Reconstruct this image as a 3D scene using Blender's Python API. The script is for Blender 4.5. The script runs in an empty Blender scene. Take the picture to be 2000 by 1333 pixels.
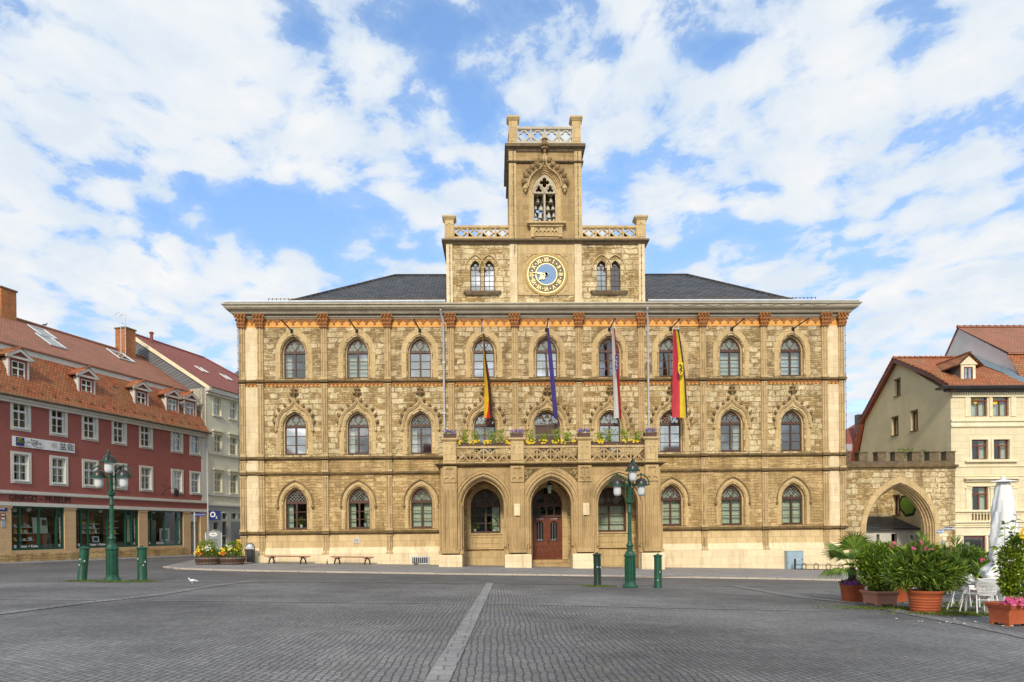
import bpy, math, random
from mathutils import Vector, Matrix
from mathutils.geometry import tessellate_polygon
random.seed(7)
R = math.radians
sc = bpy.context.scene
COL = sc.collection
PI = math.pi

# ------------------------------------------------------------------ camera model
PSI, RHO, FPX, H, D = R(1.35), R(0.6), 1333.333, 2.2, 42.0
CF = Vector((math.sin(PSI), math.cos(PSI), 0)); CR0 = Vector((math.cos(PSI), -math.sin(PSI), 0)); CU0 = Vector((0, 0, 1))
CR = CR0 * math.cos(RHO) - CU0 * math.sin(RHO)
CU = CR0 * math.sin(RHO) + CU0 * math.cos(RHO)
CP = Vector((0, -D, H))

def ray(px, py): return CF + CR * ((px - 1000) / FPX) + CU * ((1037 - py) / FPX)
def at(px, py, Y=0.0):
    d = ray(px, py); return CP + d * ((Y + D) / d.y)
def atX(px, py, X):
    d = ray(px, py); return CP + d * (X / d.x)
def Gd(x, y):
    return .285 - .0245 * x - .021 * (max(min(y, -3.5), -90) + 18.4)
def PV(x): return .07 - .0235 * x            # town hall pavement level
def gat(px, py, h=0.0):
    d = ray(px, py); t = 20.
    for _ in range(60):
        p = CP + d * t
        t = (Gd(p.x, p.y) + h - CP.z) / d.z
    return CP + d * t
def pat(px, py):
    d = ray(px, py); t = 20.
    for _ in range(60):
        p = CP + d * t; t = (PV(p.x) - CP.z) / d.z
    return CP + d * t

# ------------------------------------------------------------------ mesh builder
class MB:
    def __init__(s): s.v = []; s.f = []; s.m = []; s.M = Matrix(); s.mi = 0
    def add(s, vs, fs):
        b = len(s.v); s.v += [tuple(s.M @ Vector(v)) for v in vs]
        s.f += [tuple(b + i for i in f) for f in fs]; s.m += [s.mi] * len(fs); return s
    def box(s, x0, x1, y0, y1, z0, z1):
        return s.add([(x0,y0,z0),(x1,y0,z0),(x1,y1,z0),(x0,y1,z0),(x0,y0,z1),(x1,y0,z1),(x1,y1,z1),(x0,y1,z1)],
                     [(0,3,2,1),(4,5,6,7),(0,1,5,4),(1,2,6,5),(2,3,7,6),(3,0,4,7)])
    def cbox(s, c, w, d, h): return s.box(c[0]-w/2, c[0]+w/2, c[1]-d/2, c[1]+d/2, c[2], c[2]+h)
    def taper(s, c, w0, d0, w1, d1, h):
        x, y, z = c
        return s.add([(x-w0/2,y-d0/2,z),(x+w0/2,y-d0/2,z),(x+w0/2,y+d0/2,z),(x-w0/2,y+d0/2,z),
                      (x-w1/2,y-d1/2,z+h),(x+w1/2,y-d1/2,z+h),(x+w1/2,y+d1/2,z+h),(x-w1/2,y+d1/2,z+h)],
                     [(0,3,2,1),(4,5,6,7),(0,1,5,4),(1,2,6,5),(2,3,7,6),(3,0,4,7)])
    def plate(s, outer, holes, y0, y1, axis='xz'):
        """flat board in the xz plane between y0 (front) and y1, with holes"""
        loops = [outer] + list(holes)
        pts = [p for l in loops for p in l]
        tris = tessellate_polygon([[Vector((p[0], p[1], 0)) for p in l] for l in loops])
        n = len(pts); vs = [(p[0], y0, p[1]) for p in pts] + [(p[0], y1, p[1]) for p in pts]
        fs = []
        for t in tris:
            a, b, c = t
            A, B, Cc = pts[a], pts[b], pts[c]
            cr = (B[0]-A[0])*(Cc[1]-A[1]) - (B[1]-A[1])*(Cc[0]-A[0])
            if abs(cr) < 1e-10: continue
            if cr < 0: a, c = c, a
            fs.append((a, b, c)); fs.append((n+c, n+b, n+a))
        k = 0
        for li, l in enumerate(loops):
            m = len(l); ar = sum(l[i][0]*l[(i+1)%m][1] - l[(i+1)%m][0]*l[i][1] for i in range(m))
            ccw = (ar > 0) == (li == 0)
            for i in range(m):
                a, b = k+i, k+(i+1)%m
                fs.append((b, a, n+a, n+b) if ccw else (a, b, n+b, n+a))
            k += m
        return s.add(vs, fs)
    def tube(s, path, r, n=6, cap=True, r2=None, closed=False):
        P = [Vector(p) for p in path]; m = len(P); vs = []; fs = []
        ref = None
        for i, p in enumerate(P):
            if closed: t = (P[(i+1)%m] - P[i-1])
            else: t = (P[min(i+1, m-1)] - P[max(i-1, 0)])
            if t.length < 1e-9: t = Vector((0,0,1))
            t.normalize()
            if ref is None:
                ref = Vector((0,0,1)) if abs(t.z) < .9 else Vector((0,1,0))
            a = ref - t * ref.dot(t)
            if a.length < 1e-6: a = Vector((1,0,0)) - t * t.x
            a.normalize(); ref = a; b = t.cross(a)
            rr = r if r2 is None else r + (r2 - r) * i / max(1, m-1)
            for k in range(n):
                th = 2*PI*k/n; vs.append(p + a*math.cos(th)*rr + b*math.sin(th)*rr)
        for i in range(m if closed else m-1):
            j = (i+1) % m
            for k in range(n):
                q = (k+1) % n; fs.append((i*n+k, i*n+q, j*n+q, j*n+k))
        if cap and not closed:
            fs.append(tuple(range(n-1, -1, -1))); fs.append(tuple((m-1)*n+k for k in range(n)))
        return s.add(vs, fs)
    def lathe(s, prof, c=(0,0,0), n=12, sx=1, sy=1, rot=0):
        vs = []; fs = []; m = len(prof)
        for r, z in prof:
            for k in range(n):
                th = 2*PI*k/n + rot; vs.append((c[0]+math.cos(th)*r*sx, c[1]+math.sin(th)*r*sy, c[2]+z))
        for i in range(m-1):
            for k in range(n):
                q = (k+1) % n; fs.append((i*n+k, i*n+q, (i+1)*n+q, (i+1)*n+k))
        fs.append(tuple(range(n-1, -1, -1))); fs.append(tuple((m-1)*n+k for k in range(n)))
        return s.add(vs, fs)
    def blob(s, c, r, n=6, sx=1, sy=1, sz=1):
        return s.lathe([(r*math.sin(PI*(i+.05)/(n+.1)), -r*sz*math.cos(PI*(i+.05)/(n+.1))) for i in range(n+1)], c, n+2, sx, sy)
    def ring(s, rect, prof):
        """profile [(out, z)] swept round a rectangle x0,x1,y0,y1 with mitred corners"""
        x0, x1, y0, y1 = rect; vs = []; fs = []; m = len(prof)
        for o, z in prof:
            vs += [(x0-o, y0-o, z), (x1+o, y0-o, z), (x1+o, y1+o, z), (x0-o, y1+o, z)]
        for i in range(m):
            j = (i+1) % m
            for k in range(4):
                q = (k+1) % 4; fs.append((i*4+k, i*4+q, j*4+q, j*4+k))
        return s.add(vs, fs)
    def build(s, name, mats, parent=None, smooth=False):
        me = bpy.data.meshes.new(name); me.from_pydata(s.v, [], s.f)
        if not isinstance(mats, (list, tuple)): mats = [mats]
        for m in mats: me.materials.append(m)
        if any(s.m): me.polygons.foreach_set('material_index', s.m)
        if smooth: me.polygons.foreach_set('use_smooth', [True]*len(s.f))
        me.update()
        o = bpy.data.objects.new(name, me); COL.objects.link(o)
        if parent is not None: o.parent = parent
        if smooth:
            md = o.modifiers.new('es', 'EDGE_SPLIT'); md.split_angle = R(40)
        return o

def empty(name, loc=(0,0,0), rz=0, label=None, cat=None, group=None):
    o = bpy.data.objects.new(name, None); COL.objects.link(o)
    o.location = loc; o.rotation_euler = (0, 0, rz); o.empty_display_size = .2
    tag(o, label, cat, group); return o
def tag(o, label=None, cat=None, group=None, kind=None):
    for k, v in (('label', label), ('category', cat), ('group', group), ('kind', kind)):
        if v: o[k] = v
    return o
def copy_tree(o, parent=None):
    c = o.copy(); COL.objects.link(c)
    if parent is not None: c.parent = parent
    for ch in list(o.children): copy_tree(ch, c)
    return c
def text_geo(txt, size, ext=.01, align='CENTER', sx=1.0, bold=0.0):
    cu = bpy.data.curves.new('t', 'FONT'); cu.body = txt; cu.size = size; cu.extrude = ext; cu.align_x = align; cu.align_y = 'CENTER'; cu.offset = bold
    cu.resolution_u = 3
    o = bpy.data.objects.new('t', cu); COL.objects.link(o)
    dg = bpy.context.evaluated_depsgraph_get(); me = o.evaluated_get(dg).to_mesh()
    vs = [(v.co.x*sx, -v.co.z, v.co.y) for v in me.vertices]; fs = [tuple(p.vertices) for p in me.polygons]
    o.evaluated_get(dg).to_mesh_clear(); bpy.data.objects.remove(o); bpy.data.curves.remove(cu)
    return vs, fs

# ------------------------------------------------------------------ shapes
def arch(cx, w, zb, zs, za, n=9):
    """pointed arch outline, counter-clockwise from bottom left"""
    hw = w/2; h = za - zs; r = (w*w/4 + h*h)/w; pts = [(cx-hw, zb), (cx+hw, zb)]
    if zb >= zs - 1e-6: pts = []
    a1 = math.atan2(h, r - hw)                     # angle of the apex seen from each centre
    right = [(cx+hw-r + r*math.cos(a1*i/n), zs + r*math.sin(a1*i/n)) for i in range(n+1)]
    pts += right
    pts += [(2*cx-x, z) for x, z in reversed(right[:-1])]
    return pts
def foil(cx, cz, rad, n=4, rot=0, m=None, c=.54):
    c = c*rad; rl = rad - c; pts = []; m = m or n*6
    for i in range(m):
        th = 2*PI*i/m; d = (th - rot) % (2*PI/n)
        if d > PI/n: d -= 2*PI/n
        q = rl*rl - (c*math.sin(d))**2
        rr = c*math.cos(d) + math.sqrt(max(q, 0))
        pts.append((cx+rr*math.cos(th), cz+rr*math.sin(th)))
    return pts
def circ(cx, cz, r, n=16): return [(cx+r*math.cos(2*PI*i/n), cz+r*math.sin(2*PI*i/n)) for i in range(n)]
def rect(x0, x1, z0, z1): return [(x0, z0), (x1, z0), (x1, z1), (x0, z1)]

# ------------------------------------------------------------------ materials
def nodes(name):
    m = bpy.data.materials.new(name); m.use_nodes = True; nt = m.node_tree
    return m, nt, nt.nodes, nt.links, nt.nodes['Principled BSDF']
def ramp(nt, stops, fac, interp='LINEAR'):
    r = nt.nodes.new('ShaderNodeValToRGB'); cr = r.color_ramp; cr.interpolation = interp
    while len(cr.elements) < len(stops): cr.elements.new(.5)
    for e, (p, c) in zip(cr.elements, stops): e.position = p; e.color = (*c, 1) if len(c) == 3 else c
    nt.links.new(fac, r.inputs[0]); return r.outputs[0]
def noise(nt, vec, scale, detail=4, rough=.55, dist=0):
    n = nt.nodes.new('ShaderNodeTexNoise'); n.inputs['Scale'].default_value = scale; n.inputs['Detail'].default_value = detail
    n.inputs['Roughness'].default_value = rough; n.inputs['Distortion'].default_value = dist
    if vec is not None: nt.links.new(vec, n.inputs['Vector'])
    return n.outputs['Fac']
def mixc(nt, fac, a, b, mode='MIX'):
    n = nt.nodes.new('ShaderNodeMix'); n.data_type = 'RGBA'; n.blend_type = mode
    for sock, v in ((n.inputs[0], fac), (n.inputs[6], a), (n.inputs[7], b)):
        if isinstance(v, (int, float)): sock.default_value = v
        elif isinstance(v, tuple): sock.default_value = (*v, 1)
        else: nt.links.new(v, sock)
    return n.outputs[2]
def math_(nt, op, a, b=None):
    n = nt.nodes.new('ShaderNodeMath'); n.operation = op
    for i, v in enumerate((a, b)):
        if v is None: continue
        if isinstance(v, (int, float)): n.inputs[i].default_value = v
        else: nt.links.new(v, n.inputs[i])
    return n.outputs[0]
def coords(nt, sx=1, sz=1, flat=False, off=0):
    tc = nt.nodes.new('ShaderNodeTexCoord'); sp = nt.nodes.new('ShaderNodeSeparateXYZ'); nt.links.new(tc.outputs['Object'], sp.inputs[0])
    cb = nt.nodes.new('ShaderNodeCombineXYZ')
    if flat: a, b = sp.outputs[0], sp.outputs[1]
    else: a, b = math_(nt, 'ADD', sp.outputs[0], sp.outputs[1]), sp.outputs[2]
    nt.links.new(math_(nt, 'ADD', math_(nt, 'MULTIPLY', a, sx), off), cb.inputs[0]); nt.links.new(math_(nt, 'MULTIPLY', b, sz), cb.inputs[1])
    return cb.outputs[0], tc.outputs['Object']
def bump(nt, P, hgt, strength=.3, dist=.02):
    b = nt.nodes.new('ShaderNodeBump'); b.inputs['Strength'].default_value = strength; b.inputs['Distance'].default_value = dist
    nt.links.new(hgt, b.inputs['Height']); nt.links.new(b.outputs[0], P.inputs['Normal'])

def mat(name, c, rough=.75, metal=0, var=.25, scale=3, bmp=.15, spec=None, c2=None):
    m, nt, N, L, P = nodes(name)
    tc = N.new('ShaderNodeTexCoord'); f = noise(nt, tc.outputs['Object'], scale, 6, .65)
    d = tuple(x*(1-var) for x in c) if c2 is None else c2
    L.new(ramp(nt, [(.3, d), (.65, c)], f), P.inputs['Base Color'])
    P.inputs['Roughness'].default_value = rough; P.inputs['Metallic'].default_value = metal
    if spec is not None: P.inputs['Specular IOR Level'].default_value = spec
    if bmp: bump(nt, P, noise(nt, tc.outputs['Object'], scale*6, 3), bmp, .01)
    return m

def rubble(name, cols, pales, big=(.52,.34), small=(.34,.13), share=.45, mortar=(.4,.28,.13), wscale=.5, bs=.7, dirt=(.2,.14,.07), dirtamt=.35, pits=.6):
    """coursed rubble: flat rough stones with larger pale blocks scattered among them"""
    m, nt, N, L, P = nodes(name)
    uv, ob = coords(nt, 1, 1)
    w1 = N.new('ShaderNodeTexNoise'); w1.inputs['Scale'].default_value = 2.3; w1.inputs['Detail'].default_value = 5; w1.inputs['Roughness'].default_value = .6; L.new(uv, w1.inputs['Vector'])
    add = N.new('ShaderNodeVectorMath'); add.operation = 'MULTIPLY_ADD'; L.new(w1.outputs['Color'], add.inputs[0]); add.inputs[1].default_value = (.42, .30, 0); L.new(uv, add.inputs[2])
    def brick(bw, bh, ms, sm):
        b = N.new('ShaderNodeTexBrick'); b.inputs['Scale'].default_value = 1; b.inputs['Brick Width'].default_value = bw; b.inputs['Row Height'].default_value = bh
        b.inputs['Mortar Size'].default_value = ms; b.inputs['Mortar Smooth'].default_value = sm; b.inputs['Bias'].default_value = 0; b.offset = .37; b.squash = 1.6; b.squash_frequency = 3
        b.inputs['Color1'].default_value = (0,0,0,1); b.inputs['Color2'].default_value = (1,1,1,1); b.inputs['Mortar'].default_value = (.5,.5,.5,1); L.new(add.outputs[0], b.inputs['Vector']); return b
    A = brick(big[0], big[1], .06, 1.0); B = brick(small[0], small[1], .018, .4)
    patch = noise(nt, ob, wscale, 5, .6)
    va = math_(nt, 'ADD', A.outputs['Color'], math_(nt, 'MULTIPLY', math_(nt, 'SUBTRACT', patch, .5), 2.2))
    isA = math_(nt, 'MULTIPLY', ramp(nt, [(max(.0, .82-share), (0,0,0)), (min(1, 1.22-share), (.95,.95,.95))], va), ramp(nt, [(.1, (1,1,1)), (.75, (0,0,0))], A.outputs['Fac']))
    k = len(cols)
    vb = math_(nt, 'ADD', math_(nt, 'MULTIPLY', B.outputs['Color'], .7), math_(nt, 'MULTIPLY', math_(nt, 'SUBTRACT', noise(nt, ob, 1.1, 5, .65), .32), .9))
    cB = ramp(nt, [(i/(k-1)*.8+.1, c) for i, c in enumerate(cols)], vb)
    cB = mixc(nt, B.outputs['Fac'], cB, mortar)
    cA = ramp(nt, [(0, pales[0]), (1, pales[1])], noise(nt, ob, 4, 6, .7))
    col = mixc(nt, isA, cB, cA)
    fine = noise(nt, ob, 10, 8, .8)
    col = mixc(nt, ramp(nt, [(.36, (pits,)*3), (.47, (0,0,0))], fine), col, dirt)
    col = mixc(nt, ramp(nt, [(.56, (0,0,0)), (.70, (.35,)*3)], fine), col, pales[1])
    st = N.new('ShaderNodeMapping'); st.inputs['Scale'].default_value = (1.5, 1.5, .25); L.new(ob, st.inputs[0])
    sn = noise(nt, st.outputs[0], 1.1, 7, .75)
    col = mixc(nt, ramp(nt, [(.45, (0,0,0)), (.68, (dirtamt*1.2,)*3)], sn), col, dirt)
    soot = noise(nt, ob, .33, 7, .72)
    col = mixc(nt, ramp(nt, [(.50, (0,0,0)), (.72, (.42,)*3)], soot), col, dirt)
    L.new(col, P.inputs['Base Color']); P.inputs['Roughness'].default_value = .92
    hh = math_(nt, 'ADD', math_(nt, 'MULTIPLY', isA, .5), math_(nt, 'ADD', math_(nt, 'MULTIPLY', B.outputs['Fac'], -.5), math_(nt, 'MULTIPLY', fine, 1.0)))
    bump(nt, P, hh, bs, .05); return m

def ashlar(name, c, c2, mortar, bw=.7, bh=.35, mw=.012, stain=.4, dirt=(.14,.1,.055), bs=.3, off=0):
    m, nt, N, L, P = nodes(name)
    uv, ob = coords(nt, 1, 1, off=off)
    b = N.new('ShaderNodeTexBrick'); b.inputs['Scale'].default_value = 1; b.inputs['Brick Width'].default_value = bw; b.inputs['Row Height'].default_value = bh
    b.inputs['Mortar Size'].default_value = mw; b.inputs['Mortar Smooth'].default_value = .3; b.inputs['Bias'].default_value = 0
    for k, v in (('Color1', c), ('Color2', c2), ('Mortar', mortar)): b.inputs[k].default_value = (*v, 1)
    wn = N.new('ShaderNodeTexNoise'); wn.inputs['Scale'].default_value = 2; L.new(uv, wn.inputs['Vector'])
    add = N.new('ShaderNodeVectorMath'); add.operation = 'MULTIPLY_ADD'; L.new(wn.outputs['Color'], add.inputs[0]); add.inputs[1].default_value = (.03,.03,0); L.new(uv, add.inputs[2])
    L.new(add.outputs[0], b.inputs['Vector'])
    fine = noise(nt, ob, 5, 7, .7)
    col = mixc(nt, ramp(nt, [(.35, (.7,.7,.7)), (.62, (0,0,0))], fine), b.outputs['Color'], mixc(nt, .3, c, dirt))
    st = N.new('ShaderNodeMapping'); st.inputs['Scale'].default_value = (1.6, 1.6, .3); L.new(ob, st.inputs[0])
    sn = noise(nt, st.outputs[0], 1.3, 6, .7)
    col = mixc(nt, ramp(nt, [(.48, (0,0,0)), (.72, (stain,)*3)], sn), col, dirt)
    L.new(col, P.inputs['Base Color']); P.inputs['Roughness'].default_value = .88
    bump(nt, P, math_(nt, 'ADD', math_(nt, 'MULTIPLY', b.outputs['Fac'], -.7), math_(nt, 'MULTIPLY', fine, .6)), bs, .03)
    return m

def tiles(name, c, c2, mortar, bw=.2, bh=.16, rough=.8, bs=.7, dirt=(.08,.07,.05), da=.5, flat=False):
    m, nt, N, L, P = nodes(name)
    tc = N.new('ShaderNodeTexCoord'); sp = N.new('ShaderNodeSeparateXYZ'); L.new(tc.outputs['Object'], sp.inputs[0])
    cb = N.new('ShaderNodeCombineXYZ'); L.new(sp.outputs[0], cb.inputs[0]); L.new(math_(nt, 'ADD', sp.outputs[2], math_(nt, 'MULTIPLY', sp.outputs[1], .35)), cb.inputs[1])
    b = N.new('ShaderNodeTexBrick'); b.inputs['Scale'].default_value = 1; b.inputs['Brick Width'].default_value = bw; b.inputs['Row Height'].default_value = bh
    b.inputs['Mortar Size'].default_value = bh*.13; b.inputs['Mortar Smooth'].default_value = .6
    for k, v in (('Color1', c), ('Color2', c2), ('Mortar', mortar)): b.inputs[k].default_value = (*v, 1)
    L.new(cb.outputs[0], b.inputs['Vector'])
    n1 = noise(nt, tc.outputs['Object'], .9, 6, .7)
    col = mixc(nt, ramp(nt, [(.42, (0,0,0)), (.7, (da,)*3)], n1), b.outputs['Color'], dirt)
    L.new(col, P.inputs['Base Color']); P.inputs['Roughness'].default_value = rough
    bump(nt, P, math_(nt, 'MULTIPLY', b.outputs['Fac'], -1), bs, .03); return m

def glass(name, refl=.4, tint=(.8,.88,.86), lattice=0):
    m, nt, N, L, P = nodes(name); N.remove(P); out = N['Material Output']
    g = N.new('ShaderNodeBsdfGlossy'); g.inputs['Roughness'].default_value = .04; g.inputs['Color'].default_value = (.95,.98,.92,1)
    tc = N.new('ShaderNodeTexCoord'); bp = N.new('ShaderNodeBump'); bp.inputs['Strength'].default_value = .012; bp.inputs['Distance'].default_value = .05
    L.new(noise(nt, tc.outputs['Object'], 1.3, 2), bp.inputs['Height']); L.new(bp.outputs[0], g.inputs['Normal'])
    t = N.new('ShaderNodeBsdfTransparent'); t.inputs['Color'].default_value = (*tint, 1)
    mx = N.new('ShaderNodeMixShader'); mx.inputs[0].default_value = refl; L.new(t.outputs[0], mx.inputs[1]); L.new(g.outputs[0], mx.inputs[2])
    res = mx.outputs[0]
    if lattice:
        sp = N.new('ShaderNodeSeparateXYZ'); L.new(tc.outputs['Object'], sp.inputs[0])
        u = math_(nt, 'ADD', sp.outputs[0], sp.outputs[2]); v = math_(nt, 'SUBTRACT', sp.outputs[0], sp.outputs[2])
        def ln(a): return math_(nt, 'LESS_THAN', math_(nt, 'ABSOLUTE', math_(nt, 'SUBTRACT', math_(nt, 'FRACT', math_(nt, 'MULTIPLY', a, 1/lattice)), .5)), .09)
        df = N.new('ShaderNodeBsdfDiffuse'); df.inputs['Color'].default_value = (.30,.32,.27,1)
        m2 = N.new('ShaderNodeMixShader'); L.new(math_(nt, 'MAXIMUM', ln(u), ln(v)), m2.inputs[0]); L.new(res, m2.inputs[1]); L.new(df.outputs[0], m2.inputs[2]); res = m2.outputs[0]
    L.new(res, out.inputs[0]); return m

def leafmat(name, c1, c2, c3):
    m, nt, N, L, P = nodes(name)
    tc = N.new('ShaderNodeTexCoord'); f = noise(nt, tc.outputs['Object'], 6, 3, .6)
    g = N.new('ShaderNodeNewGeometry')
    ff = math_(nt, 'ADD', math_(nt, 'MULTIPLY', f, .5), math_(nt, 'MULTIPLY', g.outputs['Random Per Island'], .5))
    L.new(ramp(nt, [(.2, c1), (.5, c2), (.8, c3)], ff), P.inputs['Base Color'])
    P.inputs['Roughness'].default_value = .5
    tr = N.new('ShaderNodeBsdfTranslucent'); L.new(ramp(nt, [(.2, c1), (.5, c2), (.8, c3)], ff), tr.inputs['Color'])
    mx = N.new('ShaderNodeMixShader'); mx.inputs[0].default_value = .3; L.new(P.outputs[0], mx.inputs[1]); L.new(tr.outputs[0], mx.inputs[2])
    L.new(mx.outputs[0], N['Material Output'].inputs[0]); return m

M = {}
def load_materials():
    cream = (.80,.68,.43); tan = (.52,.36,.16); dk = (.3,.2,.09)
    M['rub'] = rubble('rubble_stone', [(0.284,0.182,0.069), (0.452,0.303,0.12), (0.588,0.419,0.184), (0.756,0.571,0.285)], ((0.714,0.535,0.267), (0.97,0.848,0.534)), share=.62, mortar=(0.304,0.202,0.0782), small=(.28,.14), dirtamt=.55, pits=.95, dirt=(0.137,0.0889,0.0386))
    M['rub2'] = rubble('upper_rubble_stone', [(0.231,0.157,0.069), (0.378,0.258,0.115), (0.525,0.374,0.175), (0.693,0.515,0.258)], ((0.651,0.485,0.248), (0.97,0.808,0.506)), small=(.32,.12), share=.46, mortar=(0.284,0.192,0.0828), dirtamt=.55, pits=.95, dirt=(0.126,0.0838,0.0386))
    M['low'] = rubble('tan_course_stone', [(0.385,0.245,0.0929), (0.521,0.349,0.146), (0.605,0.419,0.185), (0.688,0.492,0.227)], ((0.668,0.473,0.217), (0.813,0.606,0.299)), big=(.6,.3), small=(.5,.17), share=.16, mortar=(0.354,0.222,0.0817), pits=.75, dirtamt=.6, dirt=(0.156,0.0979,0.0355))
    M['base'] = ashlar('block_base_stone', (0.785,0.588,0.3), (0.619,0.436,0.205), (0.31,0.195,0.0741), .62, .42, .012, .5, dirt=(0.207,0.13,0.0496))
    M['plinth'] = ashlar('pale_plinth_stone', (0.895,0.751,0.484), (0.779,0.626,0.383), (0.506,0.367,0.19), 1.1, .45, .007, .55, dirt=(0.408,0.284,0.137))
    M['dress'] = ashlar('dressed_sandstone', (0.654,0.483,0.246), (0.542,0.383,0.181), (0.243,0.157,0.0621), .5, .55, .012, .55, dirt=(0.158,0.102,0.0406))
    M['dressY'] = ashlar('yellow_dressed_sandstone', (0.675,0.503,0.25), (0.575,0.413,0.192), (0.274,0.177,0.0676), .6, .6, .012, .45, dirt=(0.184,0.117,0.0453))
    M['quoin'] = ashlar('pale_corner_stone', (0.882,0.73,0.465), (0.722,0.564,0.334), (0.381,0.261,0.122), .62, .38, .006, .55, dirt=(0.401,0.276,0.131))
    M['towerst'] = ashlar('tower_ashlar', (0.471,0.324,0.143), (0.311,0.201,0.0771), (0.566,0.406,0.19), .62, .36, .014, .6)
    M['porch'] = ashlar('porch_sandstone', (0.578,0.406,0.19), (0.469,0.316,0.138), (0.223,0.141,0.054), .8, .6, .005, .75, dirt=(0.166,0.104,0.0402))
    M['string'] = mat('weathered_shadow_line_moulding', (0.212,0.138,0.0519), .9, var=.6, scale=2.5, bmp=.4)  # weathered brown, colour deepened further to stand in for the moulding's shadow line
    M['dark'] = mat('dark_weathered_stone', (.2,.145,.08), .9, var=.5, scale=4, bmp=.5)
    M['carve'] = mat('carved_stone', (0.347,0.233,0.106), .9, c2=(0.153,0.093,0.038), scale=5, bmp=.6)
    M['terra'] = mat('terracotta_relief', (.44,.19,.055), .8, c2=(.22,.08,.028), scale=8, bmp=.5)
    M['rimgold'] = mat('worn_gilt_rim', (.55,.36,.10), .7, c2=(.38,.25,.08)); M['amber'] = mat('amber_ground', (.82,.42,.10), .8, c2=(.68,.30,.07), scale=5)
    M['cornice'] = mat('painted_cornice', (.56,.50,.37), .8, c2=(.42,.37,.26), scale=1.5)
    M['zinc'] = mat('zinc_sheet', (.66,.69,.70), .45, .3, var=.2)
    M['slate'] = tiles('dark_slate_roof', (.072,.078,.088), (.032,.036,.045), (.01,.011,.014), .5, .28, .6, dirt=(.1,.085,.07), da=.5, bs=1.0)
    M['wood'] = mat('brown_window_wood', (.095,.040,.020), .5, var=.3, scale=4, bmp=.1)
    M['headg'] = mat('matte_head_glass', (.25,.28,.23), .25, var=.4, scale=5, bmp=0); M['doorwood'] = mat('red_brown_door_wood', (.20,.045,.014), .4, var=.5, scale=3, bmp=.2)
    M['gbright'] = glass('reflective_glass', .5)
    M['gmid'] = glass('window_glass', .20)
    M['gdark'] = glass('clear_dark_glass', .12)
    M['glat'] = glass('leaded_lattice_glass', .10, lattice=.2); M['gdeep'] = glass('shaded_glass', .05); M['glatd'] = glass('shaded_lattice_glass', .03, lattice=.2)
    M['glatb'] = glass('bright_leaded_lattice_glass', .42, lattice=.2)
    M['gshop'] = glass('shop_glass', .07)
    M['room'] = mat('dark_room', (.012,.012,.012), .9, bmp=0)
    M['curtain'] = mat('pale_curtain', (.74,.76,.60), .9, var=.3, scale=12, bmp=0)
    M['gold'] = mat('gold_leaf', (1.0,.84,.40), .35, .2, var=.08, bmp=0)
    M['clockbr'] = mat('clock_brown', (.20,.145,.075), .6)
    M['clockblue'] = mat('clock_blue', (.16,.29,.5), .5, var=.1)
    M['iron'] = mat('black_iron', (.025,.025,.025), .5, .3)
    M['greenp'] = mat('green_cast_iron_paint', (.010,.092,.045), .45, var=.35, scale=5, bmp=.2, c2=(.006,.05,.026))
    M['greend'] = mat('dark_green_paint', (.01,.035,.022), .4, var=.4, scale=6)
    M['greenshop'] = mat('green_shopfront_paint', (.01,.085,.055), .4, var=.2)
    M['opal'] = mat('opal_lamp_glass', (.68,.69,.68), .25, var=.04, bmp=0)
    M['hood'] = mat('dark_lamp_hood', (.06,.05,.045), .35, .3, var=.4)
    M['white'] = mat('white_paint', (.8,.8,.77), .5, var=.06)
    M['lead'] = mat('lead_sheet', (.20,.26,.30), .6, .2); M['bluegrey'] = mat('blue_grey_paint', (.33,.45,.52), .5, var=.15)
    M['benchwood'] = mat('bench_timber', (.34,.09,.035), .55, var=.4, scale=6)
    M['redwall'] = mat('dark_red_render', (.345,.108,.084), .9, var=.16, scale=1.6, bmp=.25)
    M['greytrim'] = mat('pale_grey_trim', (.66,.64,.56), .85, var=.15, scale=2)
    M['sand'] = ashlar('shop_sandstone', (.70,.48,.25), (.62,.41,.21), (.52,.34,.17), 1.5, .16, .01, .2, bs=.2)
    M['tileor'] = tiles('orange_clay_tiles', (.52,.155,.05), (.31,.085,.03), (.13,.04,.018), .22, .2, dirt=(.26,.18,.07), da=.6)
    M['tilebr'] = tiles('brown_roof_tiles', (.40,.165,.095), (.33,.13,.075), (.2,.08,.05), .2, .13, dirt=(.14,.09,.04), da=.5, bs=.4)
    M['tilered'] = tiles('dark_red_roof_tiles', (.36,.10,.07), (.29,.08,.055), (.12,.035,.025), .25, .2, dirt=(.15,.06,.04), da=.4, bs=.4)
    M['slateg'] = tiles('grey_slate_cladding', (.19,.195,.2), (.14,.145,.15), (.06,.062,.065), .35, .25, .6, dirt=(.17,.17,.16), da=.4)
    M['brick'] = ashlar('yellow_orange_brick', (.58,.22,.06), (.42,.12,.035), (.2,.13,.08), .3, .12, .014, .95, dirt=(.10,.075,.045))
    M['beige'] = mat('beige_render', (.74,.70,.53), .9, var=.1, scale=1.2, bmp=.2)
    M['beige2'] = mat('pale_taupe_shop_render', (.42,.42,.36), .9, var=.1)
    M['olive'] = mat('olive_grey_render', (.80,.68,.41), .9, var=.16, scale=.8, bmp=.2)
    M['creamw'] = ashlar('cream_rusticated_stone', (.82,.72,.47), (.76,.66,.42), (.6,.52,.33), 1.0, .42, .018, .22, dirt=(.5,.36,.17), bs=.4)
    M['creamp'] = mat('cream_render', (.86,.79,.55), .85, c2=(.7,.6,.38), scale=1.2)
    M['pinkgrey'] = mat('pale_pinkish_grey_render', (.72,.67,.63), .9, var=.12, scale=.9)
    M['redframe'] = mat('red_brown_frames', (.22,.06,.03), .5, var=.2)
    M['crimson'] = mat('crimson_frames', (.16,.015,.025), .5)
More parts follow.
